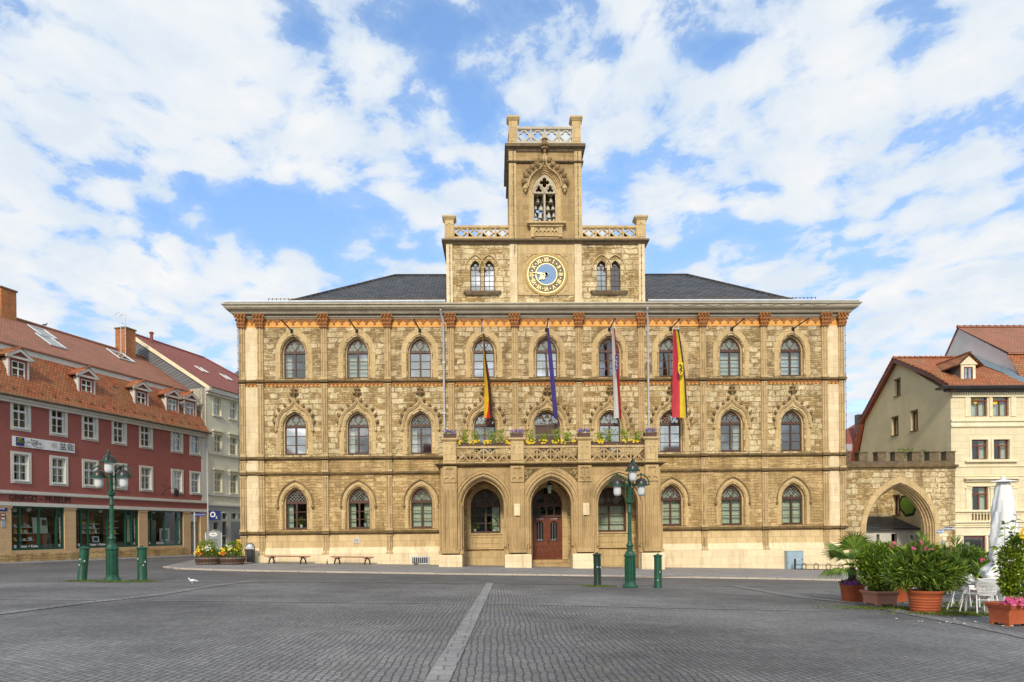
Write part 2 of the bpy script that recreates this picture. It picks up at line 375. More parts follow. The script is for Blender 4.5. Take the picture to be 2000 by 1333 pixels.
    M['barrel'] = mat('barrel_staves', (.13,.065,.035), .7, var=.4, scale=9)
    M['hoop'] = mat('metal_hoops', (.42,.38,.36), .45, .5)
    M['planter'] = mat('terracotta_pot', (.50,.115,.035), .75, c2=(.38,.085,.03), scale=3)
    M['planter2'] = mat('weathered_terracotta', (.52,.2,.12), .85, c2=(.42,.24,.17), scale=6, bmp=.5)
    M['brownbox'] = mat('brown_plastic_trough', (.12,.06,.04), .6)
    M['soil'] = mat('soil', (.06,.04,.025), .95, bmp=.6)
    M['leaf'] = leafmat('mid_green_leaves', (0.0562,0.122,0.0088), (0.175,0.281,0.0132), (0.45,0.525,0.033))
    M['leafd'] = leafmat('dark_green_leaves', (0.0375,0.0915,0.0088), (0.125,0.22,0.0132), (0.362,0.451,0.033))
    M['leafo'] = leafmat('oleander_leaves', (0.0375,0.0915,0.0132), (0.125,0.22,0.022), (0.4,0.476,0.066))
    M['leafy'] = leafmat('yellow_green_leaves', (.10,.17,.01), (.22,.32,.02), (.45,.48,.04))
    M['palm'] = leafmat('palm_leaves', (0.0625,0.134,0.0165), (0.15,0.256,0.033), (0.338,0.415,0.077))
    M['bark'] = mat('bark', (.12,.08,.05), .95, var=.5, scale=20, bmp=.8)
    M['fyel'] = mat('yellow_petals', (.85,.6,.02), .6, var=.1, bmp=0)
    M['fora'] = mat('orange_petals', (.75,.2,.02), .6, bmp=0)
    M['fpur'] = mat('violet_petals', (.24,.13,.5), .6, var=.4, bmp=0)
    M['fpink'] = mat('pink_petals', (.75,.12,.3), .6, bmp=0)
    M['fwhite'] = mat('white_petals', (.8,.8,.65), .6, bmp=0)
    M['cloth'] = mat('white_parasol_cloth', (.85,.85,.82), .85, var=.06, scale=2, bmp=.1)
    M['bell'] = mat('white_porcelain', (.66,.64,.54), .35, var=.12, bmp=0)
    M['blue'] = mat('blue_enamel', (.01,.035,.22), .4, bmp=0)
    M['blue2'] = mat('light_blue_enamel', (.03,.18,.5), .4, bmp=0)
    M['yellow'] = mat('yellow_paint', (.85,.5,.01), .5, bmp=0)
    M['feather'] = mat('grey_feathers', (.12,.12,.14), .7)
    M['letter'] = mat('bronze_letters', (.085,.045,.02), .5, .2, bmp=0)
    M['black'] = mat('black_print', (.02,.02,.02), .7, bmp=0)
    M['grass'] = leafmat('moss_green', (.07,.11,.01), (.12,.17,.015), (.2,.25,.03))
load_materials()
CLOUD_OFF = (12.5, 8.4, 0); CL0 = .75; CSTR = .82; EXPO = .22
# ================================================================== TOWN HALL
def lev(a, b): return (at(475, a).z + at(1645, b).z)/2
def levw(a, b): return (at(574, a).z + at(1547, b).z)/2
TH = empty('town_hall', (0,0,0), 0, 'wide three-storey tan stone town hall with central clock tower and three-arched porch', 'town hall')
def put(mb, name, m, parent=None, smooth=False): return mb.build(name, M[m] if isinstance(m, str) else [M[k] for k in m] if isinstance(m, tuple) else m, parent or TH, smooth)
XL, XR, YB = at(471, 860).x, at(1648, 860).x, 13.0
z_cor = lev(603.5, 597.4); z_corb = lev(617, 612); z_ft = lev(625, 621); z_fb = lev(640, 637)
z_s2 = lev(745, 738.5); z_bt = lev(748.5, 742); z_bb = lev(757, 750.5)
z_s3 = lev(895, 885.5); z_s4 = lev(925.5, 915); z_sl = lev(1041, 1028); z_pt = lev(1072, 1062.6); z_pb = lev(1082, 1072.6)
WX = [at(x, 700).x for x in (574, 697, 820, 945, 1068, 1190.5, 1309, 1428, 1547)]
PXs = [509, 633.5, 757.5, 881, 1005.6, 1130, 1252, 1372, 1491, 1610]
PX = [at(x, 700).x for x in PXs]
r3 = dict(za=levw(661, 657), zs=levw(690, 684), zb=levw(739.5, 734.4))
r2 = dict(za=levw(808, 800.5), zs=levw(834, 828), zb=levw(889, 881.5))
r1 = dict(za=levw(955.7, 946), zs=levw(984, 974.5), zb=levw(1034.5, 1025))
WW = 1.30
REC = .34                                     # depth of the window recess
FLR = -2.0

def bay_edges():
    return [XL] + PX[1:9] + [XR]
ed = bay_edges()
# walls, one storey each, with pointed openings
def wall_row(za, zb, win, m, name, skip=(), widths={}):
    mb = MB()
    for i in range(9):
        hs = []
        if win and i not in skip:
            w = widths.get(i, WW); hs = [arch(WX[i], w+.18, win['zb'], win['zs'], win['za']+.1)]
        mb.plate(rect(ed[i], ed[i+1], za, zb), hs, 0, .45)
    return put(mb, name, m)
wall_row(z_s2, z_ft, r3, 'rub2', 'upper_wall')
wall_row(z_s3, z_s2, dict(r2, zb=r2['zb']), 'rub', 'middle_wall', widths={4: 1.62})
wall_row(z_s4, z_s3, None, 'low', 'spandrel_wall')
PWX = {3: (at(948.5, 1000).x, 1.82), 5: (at(1191, 1000).x, 2.0)}
DX = at(1068.4, 1000).x
mb = MB()
zdb = at(1068, 1093).z
for i in range(9):
    if i == 4: hs = [arch(DX, 1.84, zdb, at(1068, 986).z, at(1068, 952).z)]
    elif i in PWX: hs = [arch(PWX[i][0], PWX[i][1], at(948, 1042).z, at(948, 989).z, at(948, 952).z)]
    else: hs = [arch(WX[i], WW+.18, r1['zb'], r1['zs'], r1['za']+.1)]
    if i in (3, 4, 5): mb.plate(rect(ed[i], ed[i+1], FLR, z_s4), hs, 0, .45)
    else:
        mb.plate(rect(ed[i], ed[i+1], z_sl, z_s4), hs, 0, .45)
put(mb, 'lower_wall', 'low')
for i, j in ((0, 3), (6, 9)):
    mb = MB(); mb.box(ed[i], ed[j], -.02, .45, z_pt, z_sl); put(mb, 'base_wall', 'base')
# sloping pale plinth along the front and sides
for x0_, x1_ in ((XL, PX[3]-.5), (PX[6]+.5, XR)):
    mb = MB(); mb.ring((x0_, x1_, 0, YB), [(.16, FLR), (.16, z_pb), (.02, z_pt+.06), (-.3, z_pt+.06), (-.3, FLR)])
    put(mb, 'plinth', 'plinth')
mb = MB(); mb.box(XL, XL+.4, .45, YB, FLR, z_ft); mb.box(XR-.4, XR, .45, YB, FLR, z_ft); mb.box(XL+.4, XR-.4, YB-.4, YB, FLR, z_ft)
put(mb, 'side_wall', 'rub')
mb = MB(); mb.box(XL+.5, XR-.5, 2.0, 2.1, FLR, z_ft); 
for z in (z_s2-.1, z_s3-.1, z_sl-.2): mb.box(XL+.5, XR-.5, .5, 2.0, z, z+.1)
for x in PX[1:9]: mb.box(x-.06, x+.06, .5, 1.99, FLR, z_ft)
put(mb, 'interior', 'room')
# pale corner bays
for (x0, x1) in ((XL+.02, PX[0]-.1), (PX[9]+.1, XR-.02)):
    mb = MB()
    mb.box(x0, x1, -.035, .0, z_s2+.05, z_fb); mb.box(x0, x1, -.035, .0, z_s3+.05, z_bb-.02); mb.box(x0, x1, -.035, .0, z_sl+.05, z_s4-.08); mb.box(x0, x1, -.036, .0, z_s4+.1, z_s3-.1)
    put(mb, 'corner_bay', 'quoin')
# string courses
def string(z, h, o, name='string_course', m='string', gap=False):
    mb = MB(); prof = [(-.1, z-h), (o*.4, z-h), (o*.75, z-h*.55), (o, z-h*.5), (o, z-.02), (o*.3, z+.05), (-.1, z+.05)]
    def knots(xs):
        for x in xs: mb.box(x-.24, x+.24, -o-.09, -o*.5, z-h*.75, z+.02)
    allx = [XL+.12] + PX + [XR-.12]
    if not gap: mb.ring((XL, XR, 0, YB), prof); knots(allx)
    else:
        mb.ring((XL, PX[3]-.6, 0, YB), prof); knots([x for x in allx if x < PX[3]-.5]); put(mb, name, m)
        mb = MB(); mb.ring((PX[6]+.6, XR, 0, YB), prof); knots([x for x in allx if x > PX[6]+.5])
    return put(mb, name, m)
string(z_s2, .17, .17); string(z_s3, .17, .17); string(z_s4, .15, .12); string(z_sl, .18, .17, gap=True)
# window sills area: light upper fillet
# pilasters: strip + three shafts, broken at the strings
segs = [(z_s2+.04, z_fb), (z_s3+.04, z_s2-.2), (z_s4+.04, z_s3-.2), (z_sl+.04, z_s4-.2), (z_pb-.05, z_sl-.22)]
for i, x in enumerate([XL+.12] + PX + [XR-.12]):
    mb = MB()
    for k, (a, b) in enumerate(segs):
        if 4 <= i <= 7 and k >= 3: continue
        mb.box(x-.19, x+.19, -.07, 0, a, b)
        for dx, rr in ((-.135, .045), (0, .07), (.135, .045)):
            mb.tube([(x+dx, -.085, a), (x+dx, -.085, b)], rr, 8, False)
        mb.box(x-.21, x+.21, -.17, -.0701, a, a+.14); mb.box(x-.2, x+.2, -.15, -.0702, b-.07, b-.003)
    put(mb, 'pilaster', 'dress')
# capitals
cap0 = None
for x in [XL+.12] + PX + [XR-.12]:
    if cap0 is None:
        mb = MB(); zt = z_corb+.04; h = zt - z_fb
        mb.taper((0, -.1, 0), .38, .28, .50, .42, h*.8); mb.box(-.31, .31, -.38, .1, h*.86, h)
        rr = random.Random(3)
        for zz, n, ww, dd in ((.2, 4, .2, -.25), (.48, 4, .25, -.31), (.74, 4, .3, -.36)):
            for k in range(n): mb.blob((-ww + 2*ww*k/(n-1), dd, h*zz), .085, 5, .8, 1, 1.2)
        mb.box(-.24, .24, -.24, .0, -.04, .05)
        cap0 = put(mb, 'capital', 'terra'); cap0.location = (x, 0, z_fb)
    else:
        c = cap0.copy(); COL.objects.link(c); c.location = (x, 0, z_fb)
# frieze
mb = MB(); mb.box(XL+.3, XR-.3, -.03, 0.0, z_fb, z_ft); put(mb, 'frieze_ground', 'amber')
mb = MB(); n = 74; step = (XR-XL-.5)/n; hh = z_ft - z_fb
for k in range(n):
    x = XL+.25+step*k
    mb.plate([(x, z_ft), (x, z_fb+hh*.34), (x+.035, z_fb+hh*.26), (x+.07, z_fb+hh*.36), (x+.045, z_fb+hh*.52), (x+step*.24, z_fb+hh*.70), (x+step*.3, z_fb+hh*.64), (x+step*.5, z_fb+hh*.90),
              (x+step*.7, z_fb+hh*.64), (x+step*.76, z_fb+hh*.70), (x+step-.045, z_fb+hh*.52), (x+step-.07, z_fb+hh*.36), (x+step-.035, z_fb+hh*.26), (x+step, z_fb+hh*.34), (x+step, z_ft)][::-1], [], -.07, -.031)
put(mb, 'frieze', 'terra')
mb = MB(); n = 150; step = (XR-XL-.5)/n; hh = z_bt - z_bb
mb.box(XL+.25, XR-.25, -.025, 0, z_bb+hh*.15, z_bt-.01); mb.mi = 1
for k in range(n):
    x = XL+.25+step*k
    mb.plate([(x, z_bt), (x, z_bb), (x+step*.25, z_bb+hh*.45), (x+step*.5, z_bb+hh*.75), (x+step*.75, z_bb+hh*.45), (x+step, z_bb), (x+step, z_bt)][::-1], [], -.07, -.026)
put(mb, 'small_frieze', ('amber', 'terra'))
# cornice
ch = z_cor - z_ft
mb = MB()
mb.ring((XL, XR, 0, YB), [(-.3, z_ft), (.10, z_ft), (.14, z_ft+ch*.10), (.20, z_ft+ch*.12), (.22, z_ft+ch*.30), (.36, z_ft+ch*.33), (.42, z_ft+ch*.42), (.44, z_ft+ch*.60), (.62, z_ft+ch*.63), (.70, z_ft+ch*.74), (.74, z_ft+ch*.92), (.82, z_ft+ch*.95), (.82, z_ft+ch*1.06), (-.3, z_ft+ch*1.12)])
put(mb, 'cornice', 'cornice')
mb = MB()
BX0, BX1 = at(872.5, 530).x, at(1258.5, 530).x
mb.tube([(XL-.6, -.78, z_cor+.1), (BX0-.05, -.78, z_cor+.12)], .09, 8); mb.tube([(BX1+.05, -.78, z_cor+.12), (XR+.6, -.78, z_cor+.1)], .09, 8)
put(mb, 'gutter', 'zinc', smooth=True)
mb = MB()
mb.box(XL-.7, XR+.7, -.7, .5, z_cor+.045, z_cor+.07); put(mb, 'eaves_sheet', 'zinc')
mb = MB()
for (a, b) in ((XL+1.9, BX0-.1), (BX1+.1, XR-1.9)):
    for z in (.22, .36): mb.box(a, b, -.52, -.50, z_cor+z, z_cor+z+.02)
    k = a
    while k < b: mb.box(k, k+.03, -.53, -.49, z_cor+.05, z_cor+.42); k += .24
put(mb, 'snow_guard', 'string')
# hipped slate roof
zr0 = z_cor+.02; 
RD = 7.0
pl, pr = at(772, 543, RD), at(1342, 534, RD); zrg = (pl.z+pr.z)/2
mb = MB()
mb.add([(XL-.2, -.3, zr0-.55), (XR+.2, -.3, zr0-.55), (XR+.2, 14.3, zr0-.55), (XL-.2, 14.3, zr0-.55), (pl.x, RD, zrg), (pr.x, RD, zrg)],
       [(0,1,5,4), (1,2,5), (2,3,4,5), (3,0,4)])
ro = put(mb, 'roof', 'slate')
mb = MB(); mb.tube([(XL-.2, -.3, zr0-.52), (pl.x, RD, zrg+.03), (pr.x, RD, zrg+.03), (XR+.2, -.3, zr0-.52)], .09, 6); put(mb, 'ridge', 'slate', ro)
cq = at(808, 541, RD+1); mb = MB(); mb.cbox((cq.x, RD+1, zrg-.8), .9, .6, 1.0); mb.cbox((cq.x, RD+1, zrg+.2), 1.0, .7, .08); put(mb, 'chimney', 'cornice', ro)

# ---- gothic windows
def wframe(mb, cx, w, zb, zs, za, y, rows=3, d=.08, head=True):
    """wooden window: head with three foils over two casements"""
    o = arch(cx, w, zb, zs, za); hw = w/2
    fr = .06 if w < 1.7 else .075
    hs = []
    mull = .055
    hz = (zs - zb - .12)/rows
    for s in (-1, 1):
        for k in range(rows):
            a, b = sorted((cx + s*mull, cx + s*(hw-fr)))
            hs.append(rect(a, b, zb+.1+k*hz+.022, zb+.1+(k+1)*hz-.022))
    hh = za - zs
    if head:
        r = w*.205
        for s in (-1, 1): hs.append(foil(cx+s*w*.235, zs+.06+r*.98, r, 3 if w < 1.7 else 4, PI/2))
        hs.append(foil(cx, zs+hh-.15-r*.92, r*.92, 4, PI/2))
    mb.plate(o, hs, y, y+d)
def window(cx, w, rr, y, gl='gmid', gh='gmid', curt='both', root=None, rows=3):
    root = root or TH; zb, zs, za = rr['zb'], rr['zs'], rr['za']
    mb = MB(); wframe(mb, cx, w, zb, zs, za, y, rows)
    mb.box(cx-w/2-.0, cx+w/2+.0, y-.05, y-.001, zs-.02, zs+.075); mb.box(cx-.045, cx+.045, y-.03, y-.002, zb+.09, zs-.02)
    mb.box(cx-w/2-.02, cx+w/2+.02, y-.09, y-.003, zb, zb+.09)
    wn = put(mb, 'window', 'wood', root)
    mb = MB(); mb.add([(cx-w/2+.03, y+.035, zb+.05), (cx+w/2-.03, y+.035, zb+.05), (cx+w/2-.03, y+.035, zs), (cx-w/2+.03, y+.035, zs)], [(0,1,2,3)])
    put(mb, 'pane', gl, wn)
    ap = arch(cx, w-.05, zs, zs, za-.04); mb = MB(); mb.add([(p[0], y+.036, p[1]) for p in ap], [tuple(range(len(ap)))]); put(mb, 'head_pane', gh, wn)
    if curt:
        mb = MB(); yy = y+.3
        for s in (-1, 1):
            if curt == 'left' and s > 0 or curt == 'right' and s < 0: continue
            wide = {'both': .5, 'left': .28, 'right': .28, 'gap': .3}[curt]*w
            a, b = (cx-w/2-.02, cx-w/2+wide) if s < 0 else (cx+w/2-wide, cx+w/2+.02)
            n = 14; vs = []; zt = zs + (.5 if curt in ('both', 'gap') else .1)
            for k in range(n+1):
                x = a+(b-a)*k/n; vs += [(x, yy+.035*math.sin(k*2.1), zb-.1), (x, yy+.035*math.sin(k*2.1), zt)]
            mb.add(vs, [(2*k, 2*k+2, 2*k+3, 2*k+1) for k in range(n)])
        put(mb, 'curtain', 'curtain', wn)
    return wn
def surround(cx, w, rr, band, root=None, m='dressY', steps=3, label=False):
    """stepped reveal rings and an outer flush band"""
    zb, zs, za = rr['zb'], rr['zs'], rr['za']; mb = MB()
    inner = w; 
    for k in range(steps):
        wi = w + .085*k*2/1.0*1.0; wo = wi + .17
        y0 = REC - .06 - (k+1)*REC/steps*1.0 + .02
        mb.plate(arch(cx, wo, zb, zs, za + (wo-w)*.62), [arch(cx, wi, zb+.002, zs, za + (wi-w)*.62)], y0, y0+.16)
    wi = w + .17*steps; wo = wi + band*2
    mb.plate(arch(cx, wo, zb, zs, za + (wo-w)*.62), [arch(cx, wi, zb+.002, zs, za + (wi-w)*.62)], -.022, .02)
    return put(mb, 'window_surround', m, root)
def scale_arch(cx, w, rr, add, n=10):
    return arch(cx, w+add*2, rr['zs'], rr['zs'], rr['za']+add*1.25, n)
def hood(cx, w, rr, ogee=True):
    mb = MB(); off = .46 if ogee else .40
    pts = scale_arch(cx, w, rr, off, 10); pts = [p for p in pts]
    if ogee:
        nn = len(pts)
        # replace the crown with a concave sweep up to the point
        zt = rr['za'] + 1.0
        rp = pts[:7]; base = rp[-1]
        for k in range(1, 6):
            t = k/5; x = base[0] + (cx-base[0])*(1-(1-t)**1.7); z = base[1] + (zt-base[1])*(t**1.55); rp.append((x, z))
        path = rp + [(2*cx-x, z) for x, z in reversed(rp[:-1])]
    else: path = pts; mb.mi = 1
    P = [(path[0][0], -.09, path[0][1]-.12)] + [(x, -.09, z) for x, z in path] + [(path[-1][0], -.09, path[-1][1]-.12)]
    mb.tube(P, .065 if ogee else .042, 6); 
    if ogee:
        P2 = [(cx+(x-cx)*.92, -.06, rr['zs']+(z-rr['zs'])*.93) for x, _, z in P[1:-1]]
        mb.tube(P2, .05, 6)
    for s in (0, -1): mb.blob((P[s][0], -.1, P[s][2]-.08), .09, 4, 1, 1, 1.4)
    if ogee:
        mb.mi = 1; rr_ = random.Random(int(cx*10))
        idx = [1, 3, 5, 7, 9] 
        for side in (1, -1):
            for j in idx:
                x, z = path[min(j, len(path)//2)]; x = cx + side*(x-cx)
                ux = side*(.75 if j < 6 else .6)
                c = (x+ux*.13, -.13, z+.08+.01*j)
                mb.blob(c, .10, 4); mb.blob((c[0]+ux*.09, -.17, c[2]+.08), .065, 4)
        zt = rr['za'] + 1.0
        mb.lathe([(.05, 0), (.09, .06), (.13, .1), (.07, .16), (.05, .3), (.1, .36), (.05, .42), (.03, .5)], (cx, -.12, zt-.04), 8)
        for k in range(6):
            a = PI*2*k/6; mb.blob((cx+.19*math.cos(a), -.12+.1*math.sin(a), zt+.2), .095, 4)
            mb.blob((cx+.13*math.cos(a), -.12+.07*math.sin(a), zt+.42), .075, 4); mb.blob((cx, -.14, zt+.56), .06, 4)
    return put(mb, 'hood_mould', ('dress', 'carve'))
cfg3 = [('gmid','headg','left'),('gmid','headg','both'),('gbright','headg',None),('gbright','glatb',None),('gbright','headg','gap'),('gmid','gdark','right'),('gmid','headg','right'),('gmid','headg','both'),('gmid','headg','both')]
cfg2 = [('gbright','headg',None),('gmid','headg','left'),('gmid','glat','left'),('gmid','glatb',None),('gbright','glatb',None),('gbright','glatb',None),('gbright','glatb','left'),('gmid','glat','right'),('gmid','glat',None)]
for i in range(9):
    window(WX[i], WW, r3, REC-.04, *cfg3[i]); surround(WX[i], WW, r3, .22)
    w2 = 1.6 if i == 4 else WW
    window(WX[i], w2, r2, REC-.04, *cfg2[i]); surround(WX[i], w2, r2, .2); hood(WX[i], w2, r2)
    if i not in (3, 4, 5):
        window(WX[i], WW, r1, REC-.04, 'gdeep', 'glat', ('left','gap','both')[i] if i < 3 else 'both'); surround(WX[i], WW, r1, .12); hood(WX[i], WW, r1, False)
for i in (3, 5):
    cx, w = PWX[i]; rr = dict(zb=at(948, 1042).z, zs=at(948, 989).z, za=at(948, 955).z)
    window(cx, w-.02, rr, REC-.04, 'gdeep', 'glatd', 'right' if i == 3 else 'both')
    mb = MB()
    mb.plate(arch(cx, w+.5, rr['zb']-.9, rr['zs'], rr['za']+.3), [arch(cx, w, rr['zb'], rr['zs'], rr['za'])], -.06, .02)
    for k in range(4):
        a = cx-w/2+.08+k*(w-.16)/4; mb.box(a, a+.03, -.09, -.061, rr['zb']-.62, rr['zb']-.2); mb.box(a+.03, a+(w-.16)/4-.03, -.09, -.061, rr['zb']-.23, rr['zb']-.2); mb.box(a+.03, a+(w-.16)/4-.03, -.09, -.061, rr['zb']-.62, rr['zb']-.59)
        mb.box(a+(w-.16)/4-.03, a+(w-.16)/4, -.09, -.061, rr['zb']-.62, rr['zb']-.2)
    mb.box(cx-w/2-.1, cx+w/2+.1, -.14, -.0605, rr['zb']-.08, rr['zb']-.001)
    mb.box(cx-w/2-.25, cx+w/2+.25, -.12, -.0607, rr['zb']-.98, rr['zb']-.86)
    put(mb, 'window_surround', 'dressY')
# door
y = REC-.05; zt = at(1068, 1010).z; zf = at(1068, 986).z; zap = at(1068, 953).z; dw = 1.82
mb = MB(); hs = []
for s in (-1, 1):
    hs.append(arch(DX+s*.43, .42, zdb+1.1, zdb+2.15, zdb+2.36, 5))
mb.plate(rect(DX-dw/2, DX+dw/2, zdb, zt), hs, y, y+.08)
mb.box(DX-.02, DX+.02, y-.03, y-.001, zdb+.02, zt)
for s in (-1, 1):
    for (a, b, c, d) in ((.14, .72, .15, .2), (.14, .72, .75, .8), (.14, .19, .2, .75), (.67, .72, .2, .75)):
        x0, x1 = sorted((DX+s*a, DX+s*b)); mb.box(x0, x1, y-.025, y-.002, zdb+c, zdb+d)
    for p in foil(DX+s*.43, zdb+.48, .16, 4, 0, 8): mb.blob((p[0], y-.01, p[1]), .05, 4)
door = put(mb, 'door', 'doorwood')
mb = MB()
for s in (-1, 1):
    for k in (-.08, .08): mb.tube([(DX+s*.43+k, y+.02, zdb+1.1), (DX+s*.43+k, y+.02, zdb+2.3)], .008, 4)
    for k in range(5): mb.tube([(DX+s*.43+.045*math.cos(a*PI/4)+(-.14+.07*k), y+.02, zdb+1.2+.045*math.sin(a*PI/4)) for a in range(8)], .006, 4, closed=True)
put(mb, 'door_grille', 'zinc', door)
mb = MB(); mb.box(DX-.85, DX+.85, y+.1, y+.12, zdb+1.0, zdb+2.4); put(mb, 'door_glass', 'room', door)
mb = MB(); mb.blob((DX+.09, y-.06, zdb+1.1), .04, 5); mb.box(DX+.06, DX+.12, y-.03, y-.001, zdb+.95, zdb+1.2); put(mb, 'handle', 'iron', door)
mb = MB(); rr_ = random.Random(2)
for k in (-.43, .43):
    for j in range(7):
        x = DX+k-.2+j*.062; h_ = rr_.choice((.05, .065, .04)); mb.box(x, x+.02, y-.012, y-.001, zt-.15, zt-.15+h_); mb.box(x+.02, x+.042, y-.012, y-.0012, zt-.15+h_*rr_.random()*.7, zt-.135+h_*.7)
LET = mb
mb = MB(); hs = [arch(DX-dw*.375+dw*.25*k, .36, zt+.12, zf-.28, zf-.1, 4) for k in range(4)]
mb.plate(rect(DX-dw/2, DX+dw/2, zt, zf), hs, y, y+.08); mb.box(DX-dw/2, DX+dw/2, y-.06, y-.001, zt-.03, zt+.06); mb.box(DX-dw/2, DX+dw/2, y-.05, y-.001, zf-.05, zf+.04)
r = .3
mb.plate(arch(DX, dw, zf, zf, zap), [foil(DX-.42, zf+.38, r, 4, PI/4), foil(DX+.42, zf+.38, r, 4, PI/4), foil(DX, zf+.86, .22, 4, PI/4)], y, y+.08)
fan = put(mb, 'transom_window', 'wood')
mb = MB(); ap = arch(DX, dw-.05, zt+.05, zf, zap-.05); mb.add([(p[0], y+.04, p[1]) for p in ap], [tuple(range(len(ap)))]); put(mb, 'pane', 'gdeep', fan)
rrd = dict(zb=zdb, zs=zf, za=zap)
mb = MB(); mb.plate(arch(DX, dw+.7, zdb, zf, zap+.4), [arch(DX, dw+.02, zdb+.001, zf, zap+.01)], -.06, .02); put(mb, 'door_surround', 'dressY')
mb = MB(); mb.box(DX-1.15, DX+1.15, -.75, 0.3, FLR, zdb-.01); mb.box(DX-1.35, DX+1.35, -1.1, -.751, FLR, zdb-.17); put(mb, 'step', 'porch')

# ---------------------------------------------------------------- porch
PYF = -2.75; PD = .75
def pz(py, px=1070): return at(px, py, PYF).z
def pxx(px, py=1000): return at(px, py, PYF).x
zpt = pz(904.5); zpb = pz(911); zsp = pz(985)
PPX = [pxx(880), pxx(1011), pxx(1142), pxx(1272)]
AR = [(pxx(944.5), 2.62), (pxx(1077), 2.62), (pxx(1209), 2.62)]
za_ = pz(931)
pedge = [PPX[0]-.62, (PPX[0]+PPX[1])/2+1.97+.0, 0, PPX[3]+.62]
cuts = [PPX[0]-.55, PPX[1], PPX[2], PPX[3]+.55]
mb = MB()
for k in range(3):
    cx, w = AR[k]
    mb.plate(rect(cuts[k], cuts[k+1], FLR, zpb), [arch(cx, w, FLR+.01, zsp, za_)], PYF, PYF+PD)
put(mb, 'porch_front', 'porch')
for k in range(3):
    cx, w = AR[k]; mb = MB()
    for j, (a, y0, dd) in enumerate(((.09, -.06, .10), (.24, -.1, .14), (.40, -.03, .07))):
        mb.plate(arch(cx, w+2*a+.1, zsp-2.3, zsp, za_+a*1.1+.06), [arch(cx, w+2*a-.08, zsp-2.299, zsp, za_+a*1.1-.05)], PYF+y0, PYF+y0+dd-.003*j)
    # inner order
    mb.plate(arch(cx, w+.01, FLR, zsp, za_+.004), [arch(cx, w-.28, FLR+.01, zsp, za_-.17)], PYF+.24, PYF+PD+.02)
    put(mb, 'arch_moulding', 'porch')
mb = MB()
for x0, x1 in ((cuts[0], cuts[0]+.7), (cuts[3]-.7, cuts[3])):
    mb.box(x0, x1, PYF+PD, -.0, zsp+.9, zpb); mb.box(x0, x1, -.5, 0, FLR, zsp+.9)
put(mb, 'porch_side', 'porch')
mb = MB(); mb.box(cuts[0]+.02, cuts[3]-.02, PYF+PD, 0, zpb-.35, zpb-.01); put(mb, 'porch_ceiling', 'porch')
# piers with clustered shafts and base blocks
for k, x in enumerate(PPX):
    mb = MB(); hw = .40; yf = PYF-.24
    mb.box(x-hw, x+hw, yf, PYF, pz(1078), zpb)
    for dx, rr_ in ((-.34, .06), (-.12, .045), (.12, .045), (.34, .06)):
        mb.tube([(x+dx, yf-.03, pz(1074)), (x+dx, yf-.03, pz(955))], rr_, 8, False)
    mb.box(x-hw-.06, x+hw+.06, yf-.12, yf-.001, pz(1079), pz(1073)); mb.box(x-hw-.03, x+hw+.03, yf-.07, yf-.002, pz(1073), pz(1069))
    mb.box(x-hw-.12, x-hw-.0, yf+.1, PYF-.002, pz(1079), zsp+.3); mb.box(x+hw, x+hw+.12, yf+.1, PYF-.002, pz(1079), zsp+.3)
    for s_ in (-1, 1):
        mb.tube([(x+s_*(hw+.2), PYF-.03, pz(1074)), (x+s_*(hw+.2), PYF-.03, zsp+.1)], .055, 8, False); mb.box(x+s_*(hw+.2)-.1, x+s_*(hw+.2)+.1, PYF-.14, PYF-.001, pz(1081), pz(1074))
    # rosette panel
    zc = pz(925)
    mb.plate(rect(x-.38, x+.38, zc-.5, zc+.42), [foil(x, zc+.08, .28, 4, PI/4), arch(x-.19, .24, zc-.42, zc-.36, zc-.22, 4), arch(x+.19, .24, zc-.42, zc-.36, zc-.22, 4)], yf-.07, yf-.003)
    put(mb, 'pier', 'porch')
    mb = MB(); ww = .66 if k in (0, 3) else .76
    zb0 = pz(1082); mb.box(x-ww, x+ww, yf-.16, PYF+PD+.05, FLR, zb0-.06); mb.taper((x, (yf-.16+PYF+PD+.05)/2, zb0-.06), 2*ww, PYF+PD-yf+.21, 2*ww-.1, PYF+PD-yf+.11, .06)
    put(mb, 'pier_base', 'plinth')
# low infill wall behind side arches
for k in (0, 2):
    mb = MB(); mb.box(ed[3+k]+.3, ed[4+k]-.3, -.3, -.062, FLR, at(948, 1077).z); put(mb, 'inner_base_wall', 'dressY')
# carved spandrels above the middle arch
cx, w = AR[1]; ap_ = arch(cx, w+1.15, zsp, zsp, za_+.62, 12); ap_ = [p for p in ap_ if p[1] > zsp+.75]
mid_ = max(range(len(ap_)), key=lambda q: ap_[q][1]); zt_ = zpb-.12
for s, pts_ in ((1, ap_[:mid_+1]), (-1, ap_[mid_:][::-1])):
    poly = [(cx+s*1.62, pts_[0][1])] + pts_ + ([(cx, zt_)] if pts_[-1][1] < zt_ else []) + [(cx+s*1.62, zt_)]
    poly = [(x if abs(x-cx) < 1.6 else cx+s*1.6, min(z, zt_)) for x, z in poly]
    poly = [p for k, p in enumerate(poly) if k == 0 or (abs(p[0]-poly[k-1][0])+abs(p[1]-poly[k-1][1])) > 1e-4]
    mb = MB(); mb.plate(poly if s > 0 else poly[::-1], [], PYF-.012, PYF-.002); mb.mi = 1; rr_ = random.Random(5)
    for k in range(80):
        x = cx+s*rr_.uniform(.1, 1.5); z = rr_.uniform(zsp+.8, zt_-.06)
        near = min(math.hypot(x-p[0], z-p[1]) for p in pts_); inside = z < max([p[1] for p in pts_ if abs(p[0]-x) < .2] or [0])+.08
        if inside or near < .1: continue
        a_ = rr_.uniform(0, 6.28); mb.tube([(x+.08*math.cos(a_+q), PYF-.03, z+.08*math.sin(a_+q)) for q in (0, .8, 1.6, 2.4)], .028, 4)
    put(mb, 'carved_spandrel', ('string', 'dressY'))
